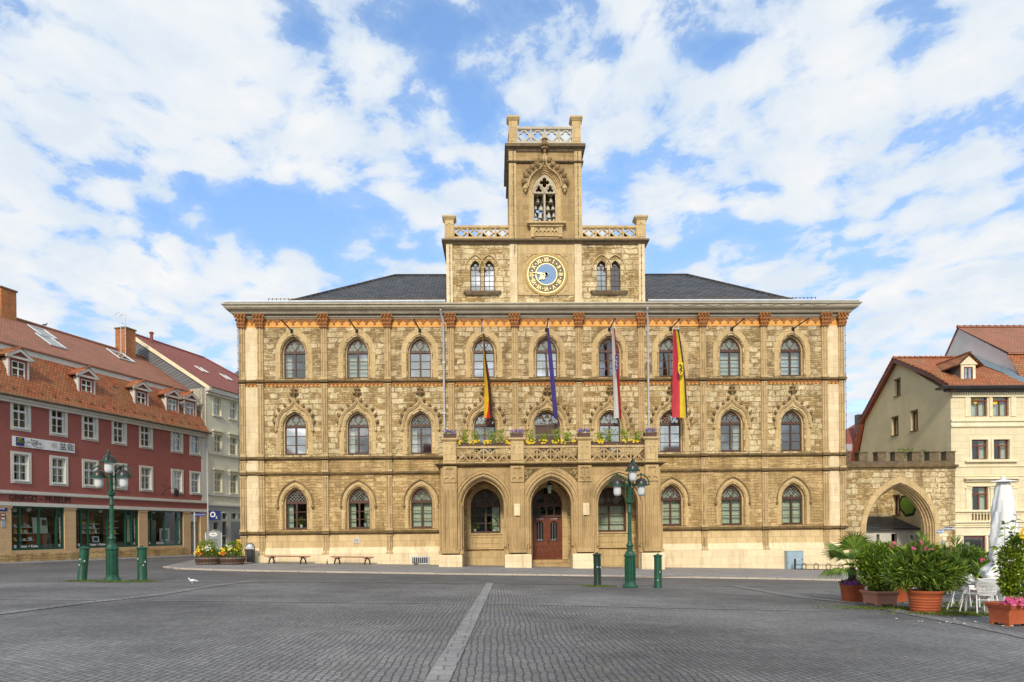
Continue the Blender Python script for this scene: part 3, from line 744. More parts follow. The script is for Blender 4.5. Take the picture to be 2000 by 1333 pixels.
# deck / cornice of the porch
mb = MB()
def pprof(o): return [(-.4, zpb-.02), (o*.2, zpb-.02), (o*.6, zpb+.08), (o, zpb+.12), (o, zpt-.03), (o*.4, zpt+.02), (-.4, zpt+.02)]
mb.ring((cuts[0], cuts[3], PYF, 0.3), pprof(.3)); mb.box(cuts[0]+.3, cuts[3]-.3, PYF+.3, 0, zpb, zpt)
put(mb, 'porch_cornice', 'string')
# balustrade
zbt = pz(872); ph = []
for k, x in enumerate(PPX):
    mb = MB(); mb.box(x-.37, x+.37, PYF-.18, PYF+.5, zpt, pz(862))
    mb.taper((x, PYF+.16, pz(862)), .78, .72, .98, .92, .1); mb.box(x-.49, x+.49, PYF-.3, PYF+.62, pz(862)+.1, pz(862)+.18)
    z0 = zpt+.15; z1 = pz(868)
    mb.plate(rect(x-.34, x+.34, z0, z1), [arch(x-.15, .2, z0+.08, z1-.35, z1-.15, 4), arch(x+.15, .2, z0+.08, z1-.35, z1-.15, 4)], PYF-.215, PYF-.181)
    put(mb, 'balcony_post', 'dressY')
for k in range(3):
    x0, x1 = PPX[k]+.37, PPX[k+1]-.37; mb = MB(); n = 4; st = (x1-x0)/n; z0, z1 = zpt+.02, zbt; zm = (z0+z1)/2; yb = PYF+.0
    mb.box(x0, x1, yb-.08, yb+.2, z1-.09, z1+.03); mb.box(x0, x1, yb-.06, yb+.18, z0, z0+.06)
    for j in range(n):
        a, b = x0+st*j, x0+st*(j+1); c = (a+b)/2
        for (p, q) in (((a, z0+.06), (b, z1-.09)), ((a, z1-.09), (b, z0+.06))): mb.tube([(p[0], yb+.03, p[1]), (q[0], yb+.03, q[1])], .05, 5, False)
        for t in range(4):
            an = PI/2*t; mb.tube([(c+.2*math.cos(an)+.085*math.cos(q*PI/4), yb+.04, zm+.2*math.sin(an)+.085*math.sin(q*PI/4)) for q in range(8)], .025, 4, closed=True)
        mb.box(a-.03, a+.03, yb+.0, yb+.12, z0+.06, z1-.09)
    put(mb, 'balcony_balustrade', 'dress')
for x in (PPX[0], PPX[3]):
    mb = MB(); mb.box(x-.12, x+.12, PYF+.5, -.1, zbt-.09, zbt+.03); mb.box(x-.1, x+.1, PYF+.5, -.1, zpt+.02, zpt+.1)
    for j in range(4):
        a = PYF+.6+j*.45; mb.tube([(x, a, zpt+.1), (x, a+.45, zbt-.09)], .045, 4, False); mb.tube([(x, a+.45, zpt+.1), (x, a, zbt-.09)], .045, 4, False)
    put(mb, 'side_balustrade', 'dress')
# stone plaques on the middle piers
for px in (1010, 1144.5):
    p0 = at(px, 995, PYF-.25); mb = MB(); mb.box(p0.x-.17, p0.x+.17, PYF-.36, PYF-.30, pz(1007), pz(984)); put(mb, 'plaque', 'plinth')
mb = LET; put(mb, 'door_lettering', 'zinc')

# ---------------------------------------------------------------- tower block
zb0, zb1 = z_cor+.05, (at(872, 475).z+at(1258, 475).z)/2
BD = 8.0
def bw(px): return at(px, 540).x
tw = [(928.7, 955.5), (1175.5, 1202)]
TWIN = [bw(x) for pr_ in tw for x in pr_]
tz = dict(za=at(1066, 509).z, zs=at(1066, 525).z, zb=at(1066, 569).z)
mb = MB()
cutsb = [BX0, at(998, 530).x, at(1134, 530).x, BX1]
mb.plate(rect(cutsb[0], cutsb[1], zb0-.3, zb1), [arch(TWIN[0], .64, tz['zb'], tz['zs'], tz['za']), arch(TWIN[1], .64, tz['zb'], tz['zs'], tz['za'])], 0, .45)
mb.plate(rect(cutsb[2], cutsb[3], zb0-.3, zb1), [arch(TWIN[2], .64, tz['zb'], tz['zs'], tz['za']), arch(TWIN[3], .64, tz['zb'], tz['zs'], tz['za'])], 0, .45)
mb.box(cutsb[1], cutsb[2], 0, .45, zb0-.3, zb1)
mb.box(BX0, BX0+.4, .45, BD, zb0-.3, zb1); mb.box(BX1-.4, BX1, .45, BD, zb0-.3, zb1); mb.box(BX0+.4, BX1-.4, BD-.4, BD, zb0-.3, zb1)
mb.box(BX0+.4, BX1-.4, .45, BD-.4, zb1-.2, zb1-.02)
tb = put(mb, 'tower_base', 'rub')
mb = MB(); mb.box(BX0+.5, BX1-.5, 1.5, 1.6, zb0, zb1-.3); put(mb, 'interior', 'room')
mb = MB()
for x0, x1 in ((BX0-.02, BX0+.36), (BX1-.36, BX1+.02), (at(996, 530).x, at(1010, 530).x), (at(1122, 530).x, at(1136, 530).x)):
    mb.box(x0, x1, -.07, .3, zb0, zb1-.02)
put(mb, 'corner_strip', 'quoin')
mb = MB()
mb.plate(rect(at(1011, 530).x, at(1121, 530).x, at(1066, 577).z, zb1-.02), [circ(at(1066.9, 537).x, at(1066.9, 537).z, 1.27, 32)], -.05, -.001)
put(mb, 'clock_surround', 'dressY')
for i, x in enumerate(TWIN):
    mb = MB(); rr = tz; w = .64; hs = []
    hz = (rr['zs']-rr['zb']-.05)/4
    for s in (-1, 1):
        for k in range(4):
            a, b = sorted((x+s*.02, x+s*.27)); hs.append(rect(a, b, rr['zb']+.06+k*hz, rr['zb']+.03+(k+1)*hz))
        hs.append(circ(x+s*.15, rr['zs']+.13, .11, 10))
    hs.append(circ(x, rr['zs']+.32, .085, 10))
    mb.plate(arch(x, w, rr['zb'], rr['zs'], rr['za']), hs, .25, .3)
    wn = put(mb, 'lancet_window', 'wood')
    ap = arch(x, w-.04, rr['zb']+.02, rr['zs'], rr['za']-.03); mb = MB(); mb.add([(p[0], .28, p[1]) for p in ap], [tuple(range(len(ap)))]); put(mb, 'pane', 'gbright' if i < 3 else 'gmid', wn)
for a, b in ((0, 1), (2, 3)):
    mb = MB(); c = (TWIN[a]+TWIN[b])/2
    for x in (TWIN[a], TWIN[b]):
        for k in range(3):
            wi = .64+.11*k; y0 = .2-.09*k
            mb.plate(arch(x, wi+.13, tz['zb'], tz['zs'], tz['za']+.06+.05*k), [arch(x, wi, tz['zb']+.001, tz['zs'], tz['za']+.04*k)], y0, y0+.1+.002*k)
        path = arch(x, .64+.56, tz['zs'], tz['zs'], tz['za']+.33)
        path = [p for p in path if (p[0]-c)*(x-c) > -.01 or True]
        mb.tube([(p[0], -.05, p[1]) for p in path], .045, 5)
    put(mb, 'window_surround', 'dressY')
    mb = MB(); mb.box(c-1.15, c+1.15, -.2, 0, tz['zb']-.12, tz['zb']-.02); mb.taper((c, -.07, tz['zb']-.26), 2.0, .14, 2.2, .26, .14); put(mb, 'sill', 'dark')
# clock
CC = at(1066.9, 537); cx, cz = CC.x, CC.z; cr = 1.18
def disc(mb, r0, r1, y0, y1, n=48):
    if r0 <= 0: mb.plate(circ(cx, cz, r1, n), [], y0, y1)
    else: mb.plate(circ(cx, cz, r1, n), [circ(cx, cz, r0, n)], y0, y1)
mb = MB(); disc(mb, 0, cr, -.06, -.0); clock = put(mb, 'clock', 'clockbr')
mb = MB(); disc(mb, cr, 1.32, -.12, -.055); put(mb, 'rim', 'rimgold', clock)
mb = MB(); disc(mb, cr-.07, cr-.005, -.09, -.061); disc(mb, .63, .68, -.085, -.061)
for h in range(12):
    a = PI/2 - h*PI/6 - PI/12; mb.plate(circ(cx+.9*math.cos(a), cz+.9*math.sin(a), .04, 10), [], -.08, -.062)
put(mb, 'gold_ring', 'gold', clock)
mb = MB(); disc(mb, 0, .63, -.075, -.061); put(mb, 'blue_centre', 'clockblue', clock)
mb = MB()
for h, t in enumerate(['XII', 'I', 'II', 'III', 'IIII', 'V', 'VI', 'VII', 'VIII', 'IX', 'X', 'XI']):
    vs, fs = text_geo(t, .37, .01, bold=.006, sx=.8 if len(t) < 3 else .66)
    a = -h*PI/6
    mb.M = Matrix.Translation((cx+.885*math.sin(-a), -.075, cz+.885*math.cos(-a))) @ Matrix.Rotation(-a, 4, 'Y'); mb.add(vs, fs)
put(mb, 'numerals', 'gold', clock)
def hand(ang, ln, w, name):
    mb = MB(); mb.M = Matrix.Translation((cx, -.13, cz)) @ Matrix.Rotation(ang, 4, 'Y')
    mb.plate([(-w*.5, -.12), (w*.5, -.12), (w*.6, ln*.25), (w*1.3, ln*.45), (w*.5, ln*.6), (w*.35, ln*.8), (0, ln), (-w*.35, ln*.8), (-w*.5, ln*.6), (-w*1.3, ln*.45), (-w*.6, ln*.25)], [], -.02, .02)
    mb.plate(circ(0, 0, .09, 12), [], -.04, .03)
    if ln < .8:
        for q in ((-.1, ln*.5), (.1, ln*.5), (0, ln*.72)): mb.plate(circ(q[0], q[1], .085, 10), [], -.021, .021)
    put(mb, name, 'gold', clock)
hand(R(276), 1.0, .055, 'minute_hand'); hand(R(233), .62, .07, 'hour_hand')
# corner foils round the clock
mb = MB(); s_ = 1.33
for sx in (-1, 1):
    for sz in (-1, 1):
        X, Z = cx+sx*s_, cz+sz*1.22
        mb.plate([(X-sx*.0, Z), (X-sx*.5, Z), (X-sx*.22, Z-sz*.22), (X, Z-sz*.5)][::(1 if sx*sz > 0 else -1)], [foil(X-sx*.15, Z-sz*.15, .09, 3)], -.1, -.051)
mb.box(cx-1.36, cx+1.36, -.09, -.052, cz+1.23, cz+1.29); mb.box(cx-1.36, cx+1.36, -.09, -.052, cz-1.29, cz-1.23); mb.box(cx-1.40, cx-1.34, -.095, -.052, cz-1.29, cz+1.29); mb.box(cx+1.34, cx+1.40, -.095, -.052, cz-1.29, cz+1.29)
put(mb, 'clock_frame', 'dress')
# block cornice
mb = MB(); mb.ring((BX0, BX1, 0, BD), [(-.2, zb1-.12), (.06, zb1-.12), (.16, zb1), (.28, zb1+.06), (.28, zb1+.16), (.1, zb1+.24), (-.2, zb1+.24)])
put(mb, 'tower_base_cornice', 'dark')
zq = zb1+.24
def trac_panel(mb, a, b, z0, z1, y0, y1, n, lift=0):
    st = (b-a)/n
    for j in range(n):
        x0, x1 = a+st*j, a+st*(j+1); c = (x0+x1)/2; zm = (z0+z1)/2; rad = min(st, z1-z0)/2*.72
        e = .06
        hs = [foil(c, zm, rad, 4, 0)]
        k = .36*st
        hs += [[(x0+e, z0+e), (x0+k, z0+e), (x0+e, z0+k)], [(x1-e, z0+e), (x1-e, z0+k), (x1-k, z0+e)], [(x0+e, z1-e), (x0+e, z1-k), (x0+k, z1-e)], [(x1-e, z1-e), (x1-k, z1-e), (x1-e, z1-k)]]
        mb.plate(rect(x0, x1, z0, z1), hs, y0, y1)
zbr = at(1066, 442.6).z
TX0, TX1 = at(995, 380).x, at(1135.5, 380).x
def balus_front(x0, x1, y, z0, z1, n, m='dressY', name='balustrade'):
    mb = MB(); trac_panel(mb, x0, x1, z0+.1, z1-.1, y, y+.12, n); mb.box(x0, x1, y-.06, y+.18, z1-.1, z1+.04); mb.box(x0, x1, y-.05, y+.17, z0, z0+.1)
    for j in range(n+1):
        x = x0+(x1-x0)*j/n; mb.box(x-.035, x+.035, y-.035, y-.001, z0+.1, z1-.1)
    return put(mb, name, m)
def balus_side(x, y0, y1, z0, z1, n, m='dressY', name='balustrade'):
    mb = MB(); mb.M = Matrix.Translation((x, y0, 0)) @ Matrix.Rotation(R(90), 4, 'Z'); L_ = y1-y0
    trac_panel(mb, 0, L_, z0+.1, z1-.1, 0, .12, n); mb.box(0, L_, -.06, .18, z1-.1, z1+.04); mb.box(0, L_, -.05, .17, z0, z0+.1)
    return put(mb, name, m)
balus_front(BX0+.45, TX0-.02, .0, zq, zbr, 4); balus_front(TX1+.02, BX1-.45, .0, zq, zbr, 4)
balus_front(BX0+.45, BX1-.45, BD-.2, zq, zbr, 12); balus_side(BX0+.12, .4, BD-.4, zq, zbr, 8); balus_side(BX1, .4, BD-.4, zq, zbr, 8)
zpo = at(879, 431).z
for x in (BX0+.18, BX1-.18):
    for yy in (.2, BD-.2):
        mb = MB(); mb.box(x-.28, x+.28, yy-.28, yy+.28, zq, zpo); mb.taper((x, yy, zpo), .6, .6, .82, .82, .14); mb.box(x-.42, x+.42, yy-.42, yy+.42, zpo+.14, zpo+.24)
        mb.plate(rect(x-.25, x+.25, zq+.1, zpo-.02), [arch(x, .34, zq+.2, zpo-.45, zpo-.2, 5)], yy-.31, yy-.281)
        put(mb, 'parapet_post', 'dressY')
# ---------------------------------------------------------------- bell tower
TD = TX1-TX0; zt1 = at(1066, 294).z; zt2 = at(1066, 318).z
bx = at(1064.5, 400).x; bz = dict(zb=at(1066, 438).z, zs=at(1066, 372).z, za=at(1066, 337).z); bwid = 1.46
big = dict(zb=bz['zb'], zs=bz['zs'], za=bz['za']+.42)
def tower_face(y0, y1):
    mb = MB(); mb.plate(rect(TX0, TX1, zq-.3, zt1), [arch(bx, bwid+.55, bz['zb'], bz['zs'], bz['za']+.36)], y0, y1); return mb
mb = tower_face(.02, .5); 
mb.plate(rect(TX0, TX1, zq-.3, zt1), [arch(bx, bwid+.1, bz['zb'], bz['zs'], bz['za']+.1)], TD-.5, TD)
for x0, x1 in ((TX0, TX0+.5), (TX1-.5, TX1)):
    mb2 = MB(); mb2.M = Matrix.Translation((x0, .5, 0)) @ Matrix.Rotation(R(90), 4, 'Z') @ Matrix.Scale(-1, 4, (0, 1, 0))
    L_ = TD-1.0; mb2.plate(rect(0, L_, zq-.3, zt1), [arch(L_/2, bwid, bz['zb'], bz['zs'], bz['za'])], 0, .5)
    mb.add(mb2.v, [f[::-1] for f in mb2.f])
mb.box(TX0+.5, TX1-.5, .5, TD-.5, bz['zb']-.5, bz['zb']-.3); mb.box(TX0+.5, TX1-.5, .5, TD-.5, zt1-.3, zt1-.1)
put(mb, 'bell_tower', 'towerst')
mb = MB()
for x0 in (TX0-.02, TX1-.42):
    for y0 in (-.05, TD-.38): mb.box(x0, x0+.44, y0, y0+.44, zq-.02, zt1)
put(mb, 'tower_pilaster', 'dressY')
# tracery + stepped reveals of bell opening
mb = MB()
for k in range(4):
    wi = bwid+.15*k; y0 = .34-.09*k
    mb.plate(arch(bx, wi+.17, bz['zb'], bz['zs'], bz['za']+.10*k+.12), [arch(bx, wi, bz['zb']+.001, bz['zs'], bz['za']+.10*k)], y0, y0+.1+.002*k)
put(mb, 'bell_opening_surround', 'dressY')
def tracery(y, parent=None, m='cornice'):
    mb = MB(); zs = bz['zs']-.05
    o = arch(bx, bwid+.02, zs, zs, bz['za']); hs = [foil(bx, bz['za']-.47, .31, 4, 0, c=.58)]
    for s in (-1, 1):
        hs.append(foil(bx+s*.36, zs+.24, .22, 3, PI/2)); 
    mb.plate(o, hs, y, y+.12)
    mb.tube([(bx, y+.06, bz['zb']), (bx, y+.06, zs+.1)], .07, 8); mb.tube([(bx-bwid/2+.02, y+.06, bz['zb']), (bx-bwid/2+.02, y+.06, zs)], .05, 6); mb.tube([(bx+bwid/2-.02, y+.06, bz['zb']), (bx+bwid/2-.02, y+.06, zs)], .05, 6)
    for s in (-1, 1): mb.tube([(p[0], y-.01, p[1]) for p in arch(bx+s*.36, .7, zs, zs, zs+.52, 6)], .04, 5)
    return put(mb, 'bell_tracery', m)
tracery(.3); tracery(TD-.35)
# ogee hood with big crockets
mb = MB(); rr = dict(zs=at(1066, 366).z, za=at(1066, 323).z); hwid = at(1103, 360).x-at(1026.5, 360).x
base = arch(bx, hwid, rr['zs'], rr['zs'], rr['za'], 10); rp = base[:8]; b0 = rp[-1]; zt = at(1066, 300).z
for k in range(1, 6):
    t = k/5; rp.append((b0[0]+(bx-b0[0])*(1-(1-t)**1.6), b0[1]+(zt-b0[1])*t**1.5))
path = rp + [(2*bx-x, z) for x, z in reversed(rp[:-1])]
mb.tube([(x, -.1, z) for x, z in path], .10, 6)
mb.tube([(bx+(x-bx)*.86, -.05, rr['zs']+(z-rr['zs'])*.9) for x, z in path], .07, 6)
for s in (-1, 1): mb.lathe([(.02, -.34), (.1, -.26), (.08, -.2), (.17, -.12), (.17, -.02), (.1, .05), (.12, .3)], (bx+s*hwid/2, -.12, rr['zs']-.05), 8)
mb.mi = 1
for s in (-1, 1):
    for j in (1, 3, 4.6, 6.3, 8, 9.6):
        i0 = int(j); f = j-i0; x = rp[i0][0]*(1-f)+rp[min(i0+1, len(rp)-1)][0]*f; z = rp[i0][1]*(1-f)+rp[min(i0+1, len(rp)-1)][1]*f; x = bx+s*(x-bx)
        for q in ((.07, .03, .15), (.17, .11, .11), (.05, .17, .09), (.2, -.02, .07)): mb.blob((x+s*q[0], -.2, z+q[1]), q[2], 5)
mb.lathe([(.07, 0), (.1, .15), (.08, .3), (.16, .45), (.22, .5), (.1, .58), (.13, .75), (.2, .8), (.06, .9)], (bx, -.17, zt-.05), 8)
for k in range(7):
    a = 2*PI*k/7; mb.blob((bx+.22*math.cos(a), -.2+.12*math.sin(a), zt+.42), .11, 5); mb.blob((bx+.16*math.cos(a), -.2+.1*math.sin(a), zt+.22), .08, 5)
put(mb, 'hood_mould', ('dressY', 'carve'))
# little balcony under the bells
z0, z1 = zq, at(1066, 441).z; x0, x1 = at(1036, 455).x, at(1098, 455).x
mb = MB(); mb.box(x0-.22, x1+.22, -.42, .02, z1-.02, z1+.1); mb.box(x0-.05, x1+.05, -.3, .02, z1-.16, z1-.021); mb.box(x0, x1, -.12, .02, z0, z1-.161)
st = (x1-x0-.5)/3
for j in range(3):
    a = x0+.25+st*j
    mb.plate(rect(a, a+st, z0+.1, z1-.16), [arch(a+st*.28, st*.38, z0+.2, z1-.55, z1-.38, 4), arch(a+st*.72, st*.38, z0+.2, z1-.55, z1-.38, 4), circ(a+st/2, z1-.29, .07, 8)], -.2, -.121)
for a in (x0+.02, x1-.23): mb.box(a, a+.21, -.24, -.1205, z0+.05, z1-.16)
put(mb, 'bell_balcony', 'dressY')
# tower cornices and top balustrade
T2 = (TX0, TX1, 0, TD)
mb = MB(); mb.ring(T2, [(-.1, zt2-.06), (.05, zt2-.06), (.14, zt2), (.14, zt2+.06), (-.1, zt2+.1)]); mb.ring(T2, [(-.2, zt1-.1), (.04, zt1-.1), (.1, zt1+.02), (.2, zt1+.1), (.26, zt1+.12), (.26, zt1+.3), (.05, zt1+.4), (-.2, zt1+.4)])
mb.box(TX0+.1, TX1-.1, .1, TD-.1, zt1+.2, zt1+.39)
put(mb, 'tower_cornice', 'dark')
zq2 = zt1+.4; zr2 = at(1066, 250).z; zp2 = at(1066, 236).z
balus_front(TX0+.5, TX1-.5, .0, zq2, zr2, 4, 'cornice'); balus_front(TX0+.5, TX1-.5, TD-.15, zq2, zr2, 4, 'cornice'); balus_side(TX0+.15, .5, TD-.5, zq2, zr2, 4); balus_side(TX1-.02, .5, TD-.5, zq2, zr2, 4)
for x in (TX0+.27, TX1-.27):
    for yy in (.25, TD-.25):
        mb = MB(); mb.box(x-.27, x+.27, yy-.27, yy+.27, zq2, zp2); mb.taper((x, yy, zp2), .6, .6, .76, .76, .12); mb.box(x-.39, x+.39, yy-.39, yy+.39, zp2+.12, zp2+.24)
        mb.box(x-.17, x+.17, yy-.29, yy-.271, zq2+.15, zp2-.08); mb.box(x-.31, x+.31, yy-.31, yy+.31, zq2, zq2+.1)
        put(mb, 'parapet_post', 'dressY')
# iron frame for the bells
mb = MB()
for z in (.15, .62, 1.1, 1.6): mb.box(bx-.95, bx+.95, 1.38, 1.44, bz['zb']+z+.42, bz['zb']+z+.47)
for x in (-.9, 0.02, .9): mb.box(bx+x-.03, bx+x+.03, 1.41, 1.47, bz['zb']-.3, bz['za'])
put(mb, 'bell_frame', 'iron')
# downpipes, vents, flag poles
for px, top in ((866.5, 617), (1266, 614)):
    p = at(px, 700, -.25); zt_ = at(px, top).z; zb_ = at(px, 856, -.3).z
    mb = MB(); mb.tube([(p.x-.12, -.75, zt_+.15), (p.x-.1, -.5, zt_-.1), (p.x, -.24, zt_-.45), (p.x, -.24, zpt+.05)], .065, 8)
    for z in (z_s2+1, z_s3+.6, z_s3+2.6): mb.box(p.x-.09, p.x+.09, -.3, -.05, z, z+.05)
    put(mb, 'downpipe', 'zinc', smooth=True)
p0, p1 = at(690.5, 1061), at(703, 1051.5)
mb = MB(); mb.plate(rect(p0.x, p1.x, p0.z, p1.z), [rect(p0.x+.05, p1.x-.05, p0.z+.05, p1.z-.05)], -.06, -.021)
for k in range(5): mb.box(p0.x+.05, p1.x-.05, -.045, -.03, p0.z+.06+k*.045, p0.z+.08+k*.045)
put(mb, 'vent', 'zinc')
p0, p1 = at(805, 1102, -.17), at(837, 1088, -.17)
mb = MB(); mb.box(p0.x, p1.x, -.19, -.161, p0.z, p1.z); g = put(mb, 'cellar_window', 'room')
mb = MB(); mb.plate(rect(p0.x-.04, p1.x+.04, p0.z-.02, p1.z+.04), [rect(p0.x+.02, p1.x-.02, p0.z+.04, p1.z-.03)], -.24, -.192)
n = 8
for k in range(n): x = p0.x+.08+k*(p1.x-p0.x-.16)/(n-1); mb.box(x-.018, x+.018, -.23, -.2, p0.z+.04, p1.z-.03)
put(mb, 'cellar_grille', 'zinc', g)
poles = [((570, 647), (550.5, 626)), ((697, 647), (683, 626)), ((820, 646), (809, 625)), ((942.5, 645), (941, 624.5)), ((1067, 645), (1071, 624)), ((1190, 644), (1201, 623.5)), ((1309.5, 643), (1327, 624.5)), ((1429, 643), (1453, 623)), ((1548.5, 643), (1579, 622.5))]
PT = []
for a, b in poles:
    p = at(*a, -.02); q = at(*b, -1.9); mb = MB(); mb.tube([p, p+(q-p)*.12, q], .05, 6, r2=.035); mb.blob(q, .06, 5); mb.box(p.x-.09, p.x+.09, -.06, 0, p.z-.12, p.z+.12)
    put(mb, 'flagpole', 'iron'); PT.append((p, q))
# ================================================================== GROUND
def cobble_mat(name, c, c2, mortar, bw=.17, bh=.115, rot=0, blotch=.5, joint=.16, bs=.6, moss=.0):
    m, nt, N, L, P = nodes(name)
    tc = N.new('ShaderNodeTexCoord'); mp = N.new('ShaderNodeMapping'); mp.inputs['Rotation'].default_value = (0, 0, rot); L.new(tc.outputs['Object'], mp.inputs[0])
    wn = N.new('ShaderNodeTexNoise'); wn.inputs['Scale'].default_value = .55; wn.inputs['Detail'].default_value = 2; L.new(tc.outputs['Object'], wn.inputs['Vector'])
    ad = N.new('ShaderNodeVectorMath'); ad.operation = 'MULTIPLY_ADD'; L.new(wn.outputs['Color'], ad.inputs[0]); ad.inputs[1].default_value = (.22, .22, 0); L.new(mp.outputs[0], ad.inputs[2])
    w2 = N.new('ShaderNodeTexNoise'); w2.inputs['Scale'].default_value = 5; L.new(tc.outputs['Object'], w2.inputs['Vector'])
    a2 = N.new('ShaderNodeVectorMath'); a2.operation = 'MULTIPLY_ADD'; L.new(w2.outputs['Color'], a2.inputs[0]); a2.inputs[1].default_value = (.07, .07, 0); L.new(ad.outputs[0], a2.inputs[2])
    b = N.new('ShaderNodeTexBrick'); b.inputs['Scale'].default_value = 1; b.inputs['Brick Width'].default_value = bw; b.inputs['Row Height'].default_value = bh
    b.inputs['Mortar Size'].default_value = bh*joint; b.inputs['Mortar Smooth'].default_value = .8; b.offset_frequency = 2; b.inputs['Bias'].default_value = 0
    for k, v in (('Color1', c), ('Color2', c2), ('Mortar', mortar)): b.inputs[k].default_value = (*v, 1)
    L.new(a2.outputs[0], b.inputs['Vector'])
    big = noise(nt, tc.outputs['Object'], .16, 5, .6)
    col = mixc(nt, 1.0, b.outputs['Color'], ramp(nt, [(.3, (1-blotch*.5,)*3), (.7, (1+blotch*.45,)*3)], big), 'MULTIPLY')
    wear = noise(nt, tc.outputs['Object'], .9, 7, .75)
    col = mixc(nt, 1.0, col, ramp(nt, [(.35, (.80,.80,.81)), (.62, (1.16,1.15,1.12))], wear), 'MULTIPLY')
    fine = noise(nt, tc.outputs['Object'], 30, 4, .7)
    col = mixc(nt, 1.0, col, ramp(nt, [(.3, (.75,)*3), (.7, (1.2,)*3)], fine), 'MULTIPLY')
    if moss:
        gm = noise(nt, tc.outputs['Object'], .5, 4, .7)
        col = mixc(nt, math_(nt, 'MULTIPLY', ramp(nt, [(.58, (0,0,0)), (.72, (1,1,1))], gm), math_(nt, 'MULTIPLY', b.outputs['Fac'], moss)), col, (.10,.12,.03))
    L.new(col, P.inputs['Base Color']); P.inputs['Roughness'].default_value = .72; P.inputs['Specular IOR Level'].default_value = .35
    bump(nt, P, math_(nt, 'ADD', math_(nt, 'MULTIPLY', b.outputs['Fac'], -1), math_(nt, 'MULTIPLY', fine, .3)), bs, .02)
    return m
M['cob'] = cobble_mat('square_cobbles', (.22,.217,.214), (.16,.158,.158), (.08,.078,.076), .125, .09, rot=R(90), moss=.8, blotch=.9, bs=.6)
M['cobroad'] = cobble_mat('road_setts', (.16,.156,.152), (.135,.132,.129), (.08,.078,.075), .15, .12, R(20), joint=.1)
M['strip'] = cobble_mat('pale_paving_setts', (.29,.285,.28), (.25,.245,.24), (.14,.138,.135), .32, .3, R(0), .2, joint=.05)
M['band'] = cobble_mat('pale_sett_line', (.25,.245,.24), (.21,.205,.2), (.08,.08,.08), .16, .14, R(0), .3, joint=.08)
M['pave'] = cobble_mat('pavement_setts', (.34,.325,.315), (.28,.27,.265), (.15,.145,.14), .09, .09, 0, .2, joint=.1, bs=.4)
M['kerb'] = ashlar('kerb_granite', (.58,.50,.40), (.46,.40,.32), (.15,.13,.11), 1.2, 3.0, .02, .2)
gm_ = MB(); xs = [-160, -60, -30, 0, 30, 60, 160]; ys = [-90, -18.4, -3.5, 10, 60, 200]
gm_.add([(x, y, Gd(x, y)) for y in ys for x in xs], [(j*7+i, j*7+i+1, j*7+i+8, j*7+i+7) for j in range(5) for i in range(6)])
g = gm_.build('ground', M['cob']); tag(g, 'dark grey cobbled market square', kind='structure')

import bmesh
def crease(o, lift):
    """cut a flat sheet where the ground bends and lay it on the ground"""
    bm = bmesh.new(); bm.from_mesh(o.data)
    for yy in (-3.5, -18.4): bmesh.ops.bisect_plane(bm, geom=bm.verts[:]+bm.edges[:]+bm.faces[:], dist=1e-5, plane_co=(0, yy, 0), plane_no=(0, 1, 0))
    for v in bm.verts: v.co.z = Gd(v.co.x, v.co.y)+lift
    bm.to_mesh(o.data); bm.free()
def sheet(name, pts, m, lift, label, thick=None):
    """flat strip on the ground from world xy points (polygon)"""
    mb = MB(); tris = tessellate_polygon([[Vector((p[0], p[1], 0)) for p in pts]])
    vs = [(p[0], p[1], Gd(p[0], p[1])+lift) for p in pts]; fs = []
    for t in tris:
        a, b, c = (Vector(vs[i]) for i in t); fs.append(tuple(t) if (b-a).cross(c-a).z > 0 else tuple(t[::-1]))
    mb.add(vs, fs); o = mb.build(name, M[m]); crease(o, lift); tag(o, label, kind='structure'); return o
def line_strip(name, pxs, w, m, lift, label):
    """strip of constant width along a polyline given where it lies in the photo"""
    P = [gat(*p) for p in pxs]; L_, R_ = [], []
    # subdivide for the crease in the ground
    for i, p in enumerate(P):
        t = (P[min(i+1, len(P)-1)] - P[max(i-1, 0)]); t.z = 0; t.normalize(); n = Vector((-t.y, t.x, 0))
        L_.append(p+n*w/2); R_.append(p-n*w/2)
    mb = MB(); vs = []
    for a, b in zip(L_, R_): vs += [(a.x, a.y, Gd(a.x, a.y)+lift), (b.x, b.y, Gd(b.x, b.y)+lift)]
    mb.add(vs, [(2*i, 2*i+1, 2*i+3, 2*i+2) for i in range(len(P)-1)]); o = mb.build(name, M[m]); crease(o, lift); tag(o, label, kind='structure'); return o
# road in front of the hall
ra = [gat(x, y) for x, y in ((-260, 1143), (0, 1136), (250, 1139), (500, 1138), (960, 1141), (1440, 1147), (1700, 1152), (2300, 1165))]
sheet('road', [(p.x, p.y) for p in ra] + [(60, 8), (-60, 60), (-75, 8)], 'cobroad', .004, 'darker sett road between square and town hall')
line_strip('paving_line', [(-260, 1141), (0, 1134.5), (250, 1137.5), (500, 1136.5), (960, 1139.5), (1440, 1145.5), (1570, 1147)], .22, 'band', .010, 'pale sett line edging the road')
line_strip('paving_line', [(-300, 1169), (0, 1171), (480, 1175.5), (960, 1180), (1400, 1190), (1600, 1194)], .2, 'band', .008, 'pale line of setts crossing the whole square')
line_strip('paving_line', [(-300, 1232), (0, 1199.5), (150, 1180), (300, 1164), (420, 1144.5), (500, 1135)], .34, 'band', .012, 'pale curved line of setts at left of the square')
line_strip('paving_line', [(1440, 1146), (1560, 1167), (1690, 1180), (1780, 1200), (1900, 1222), (2000, 1243), (2300, 1310)], .42, 'band', .012, 'pale curved line of setts in front of the plant pots')
a0, a1 = gat(957.5, 1139.5), gat(853, 1335); dv = (a1-a0).normalized(); a2 = a1+dv*6
n_ = Vector((-dv.y, dv.x, 0)); w_ = .13
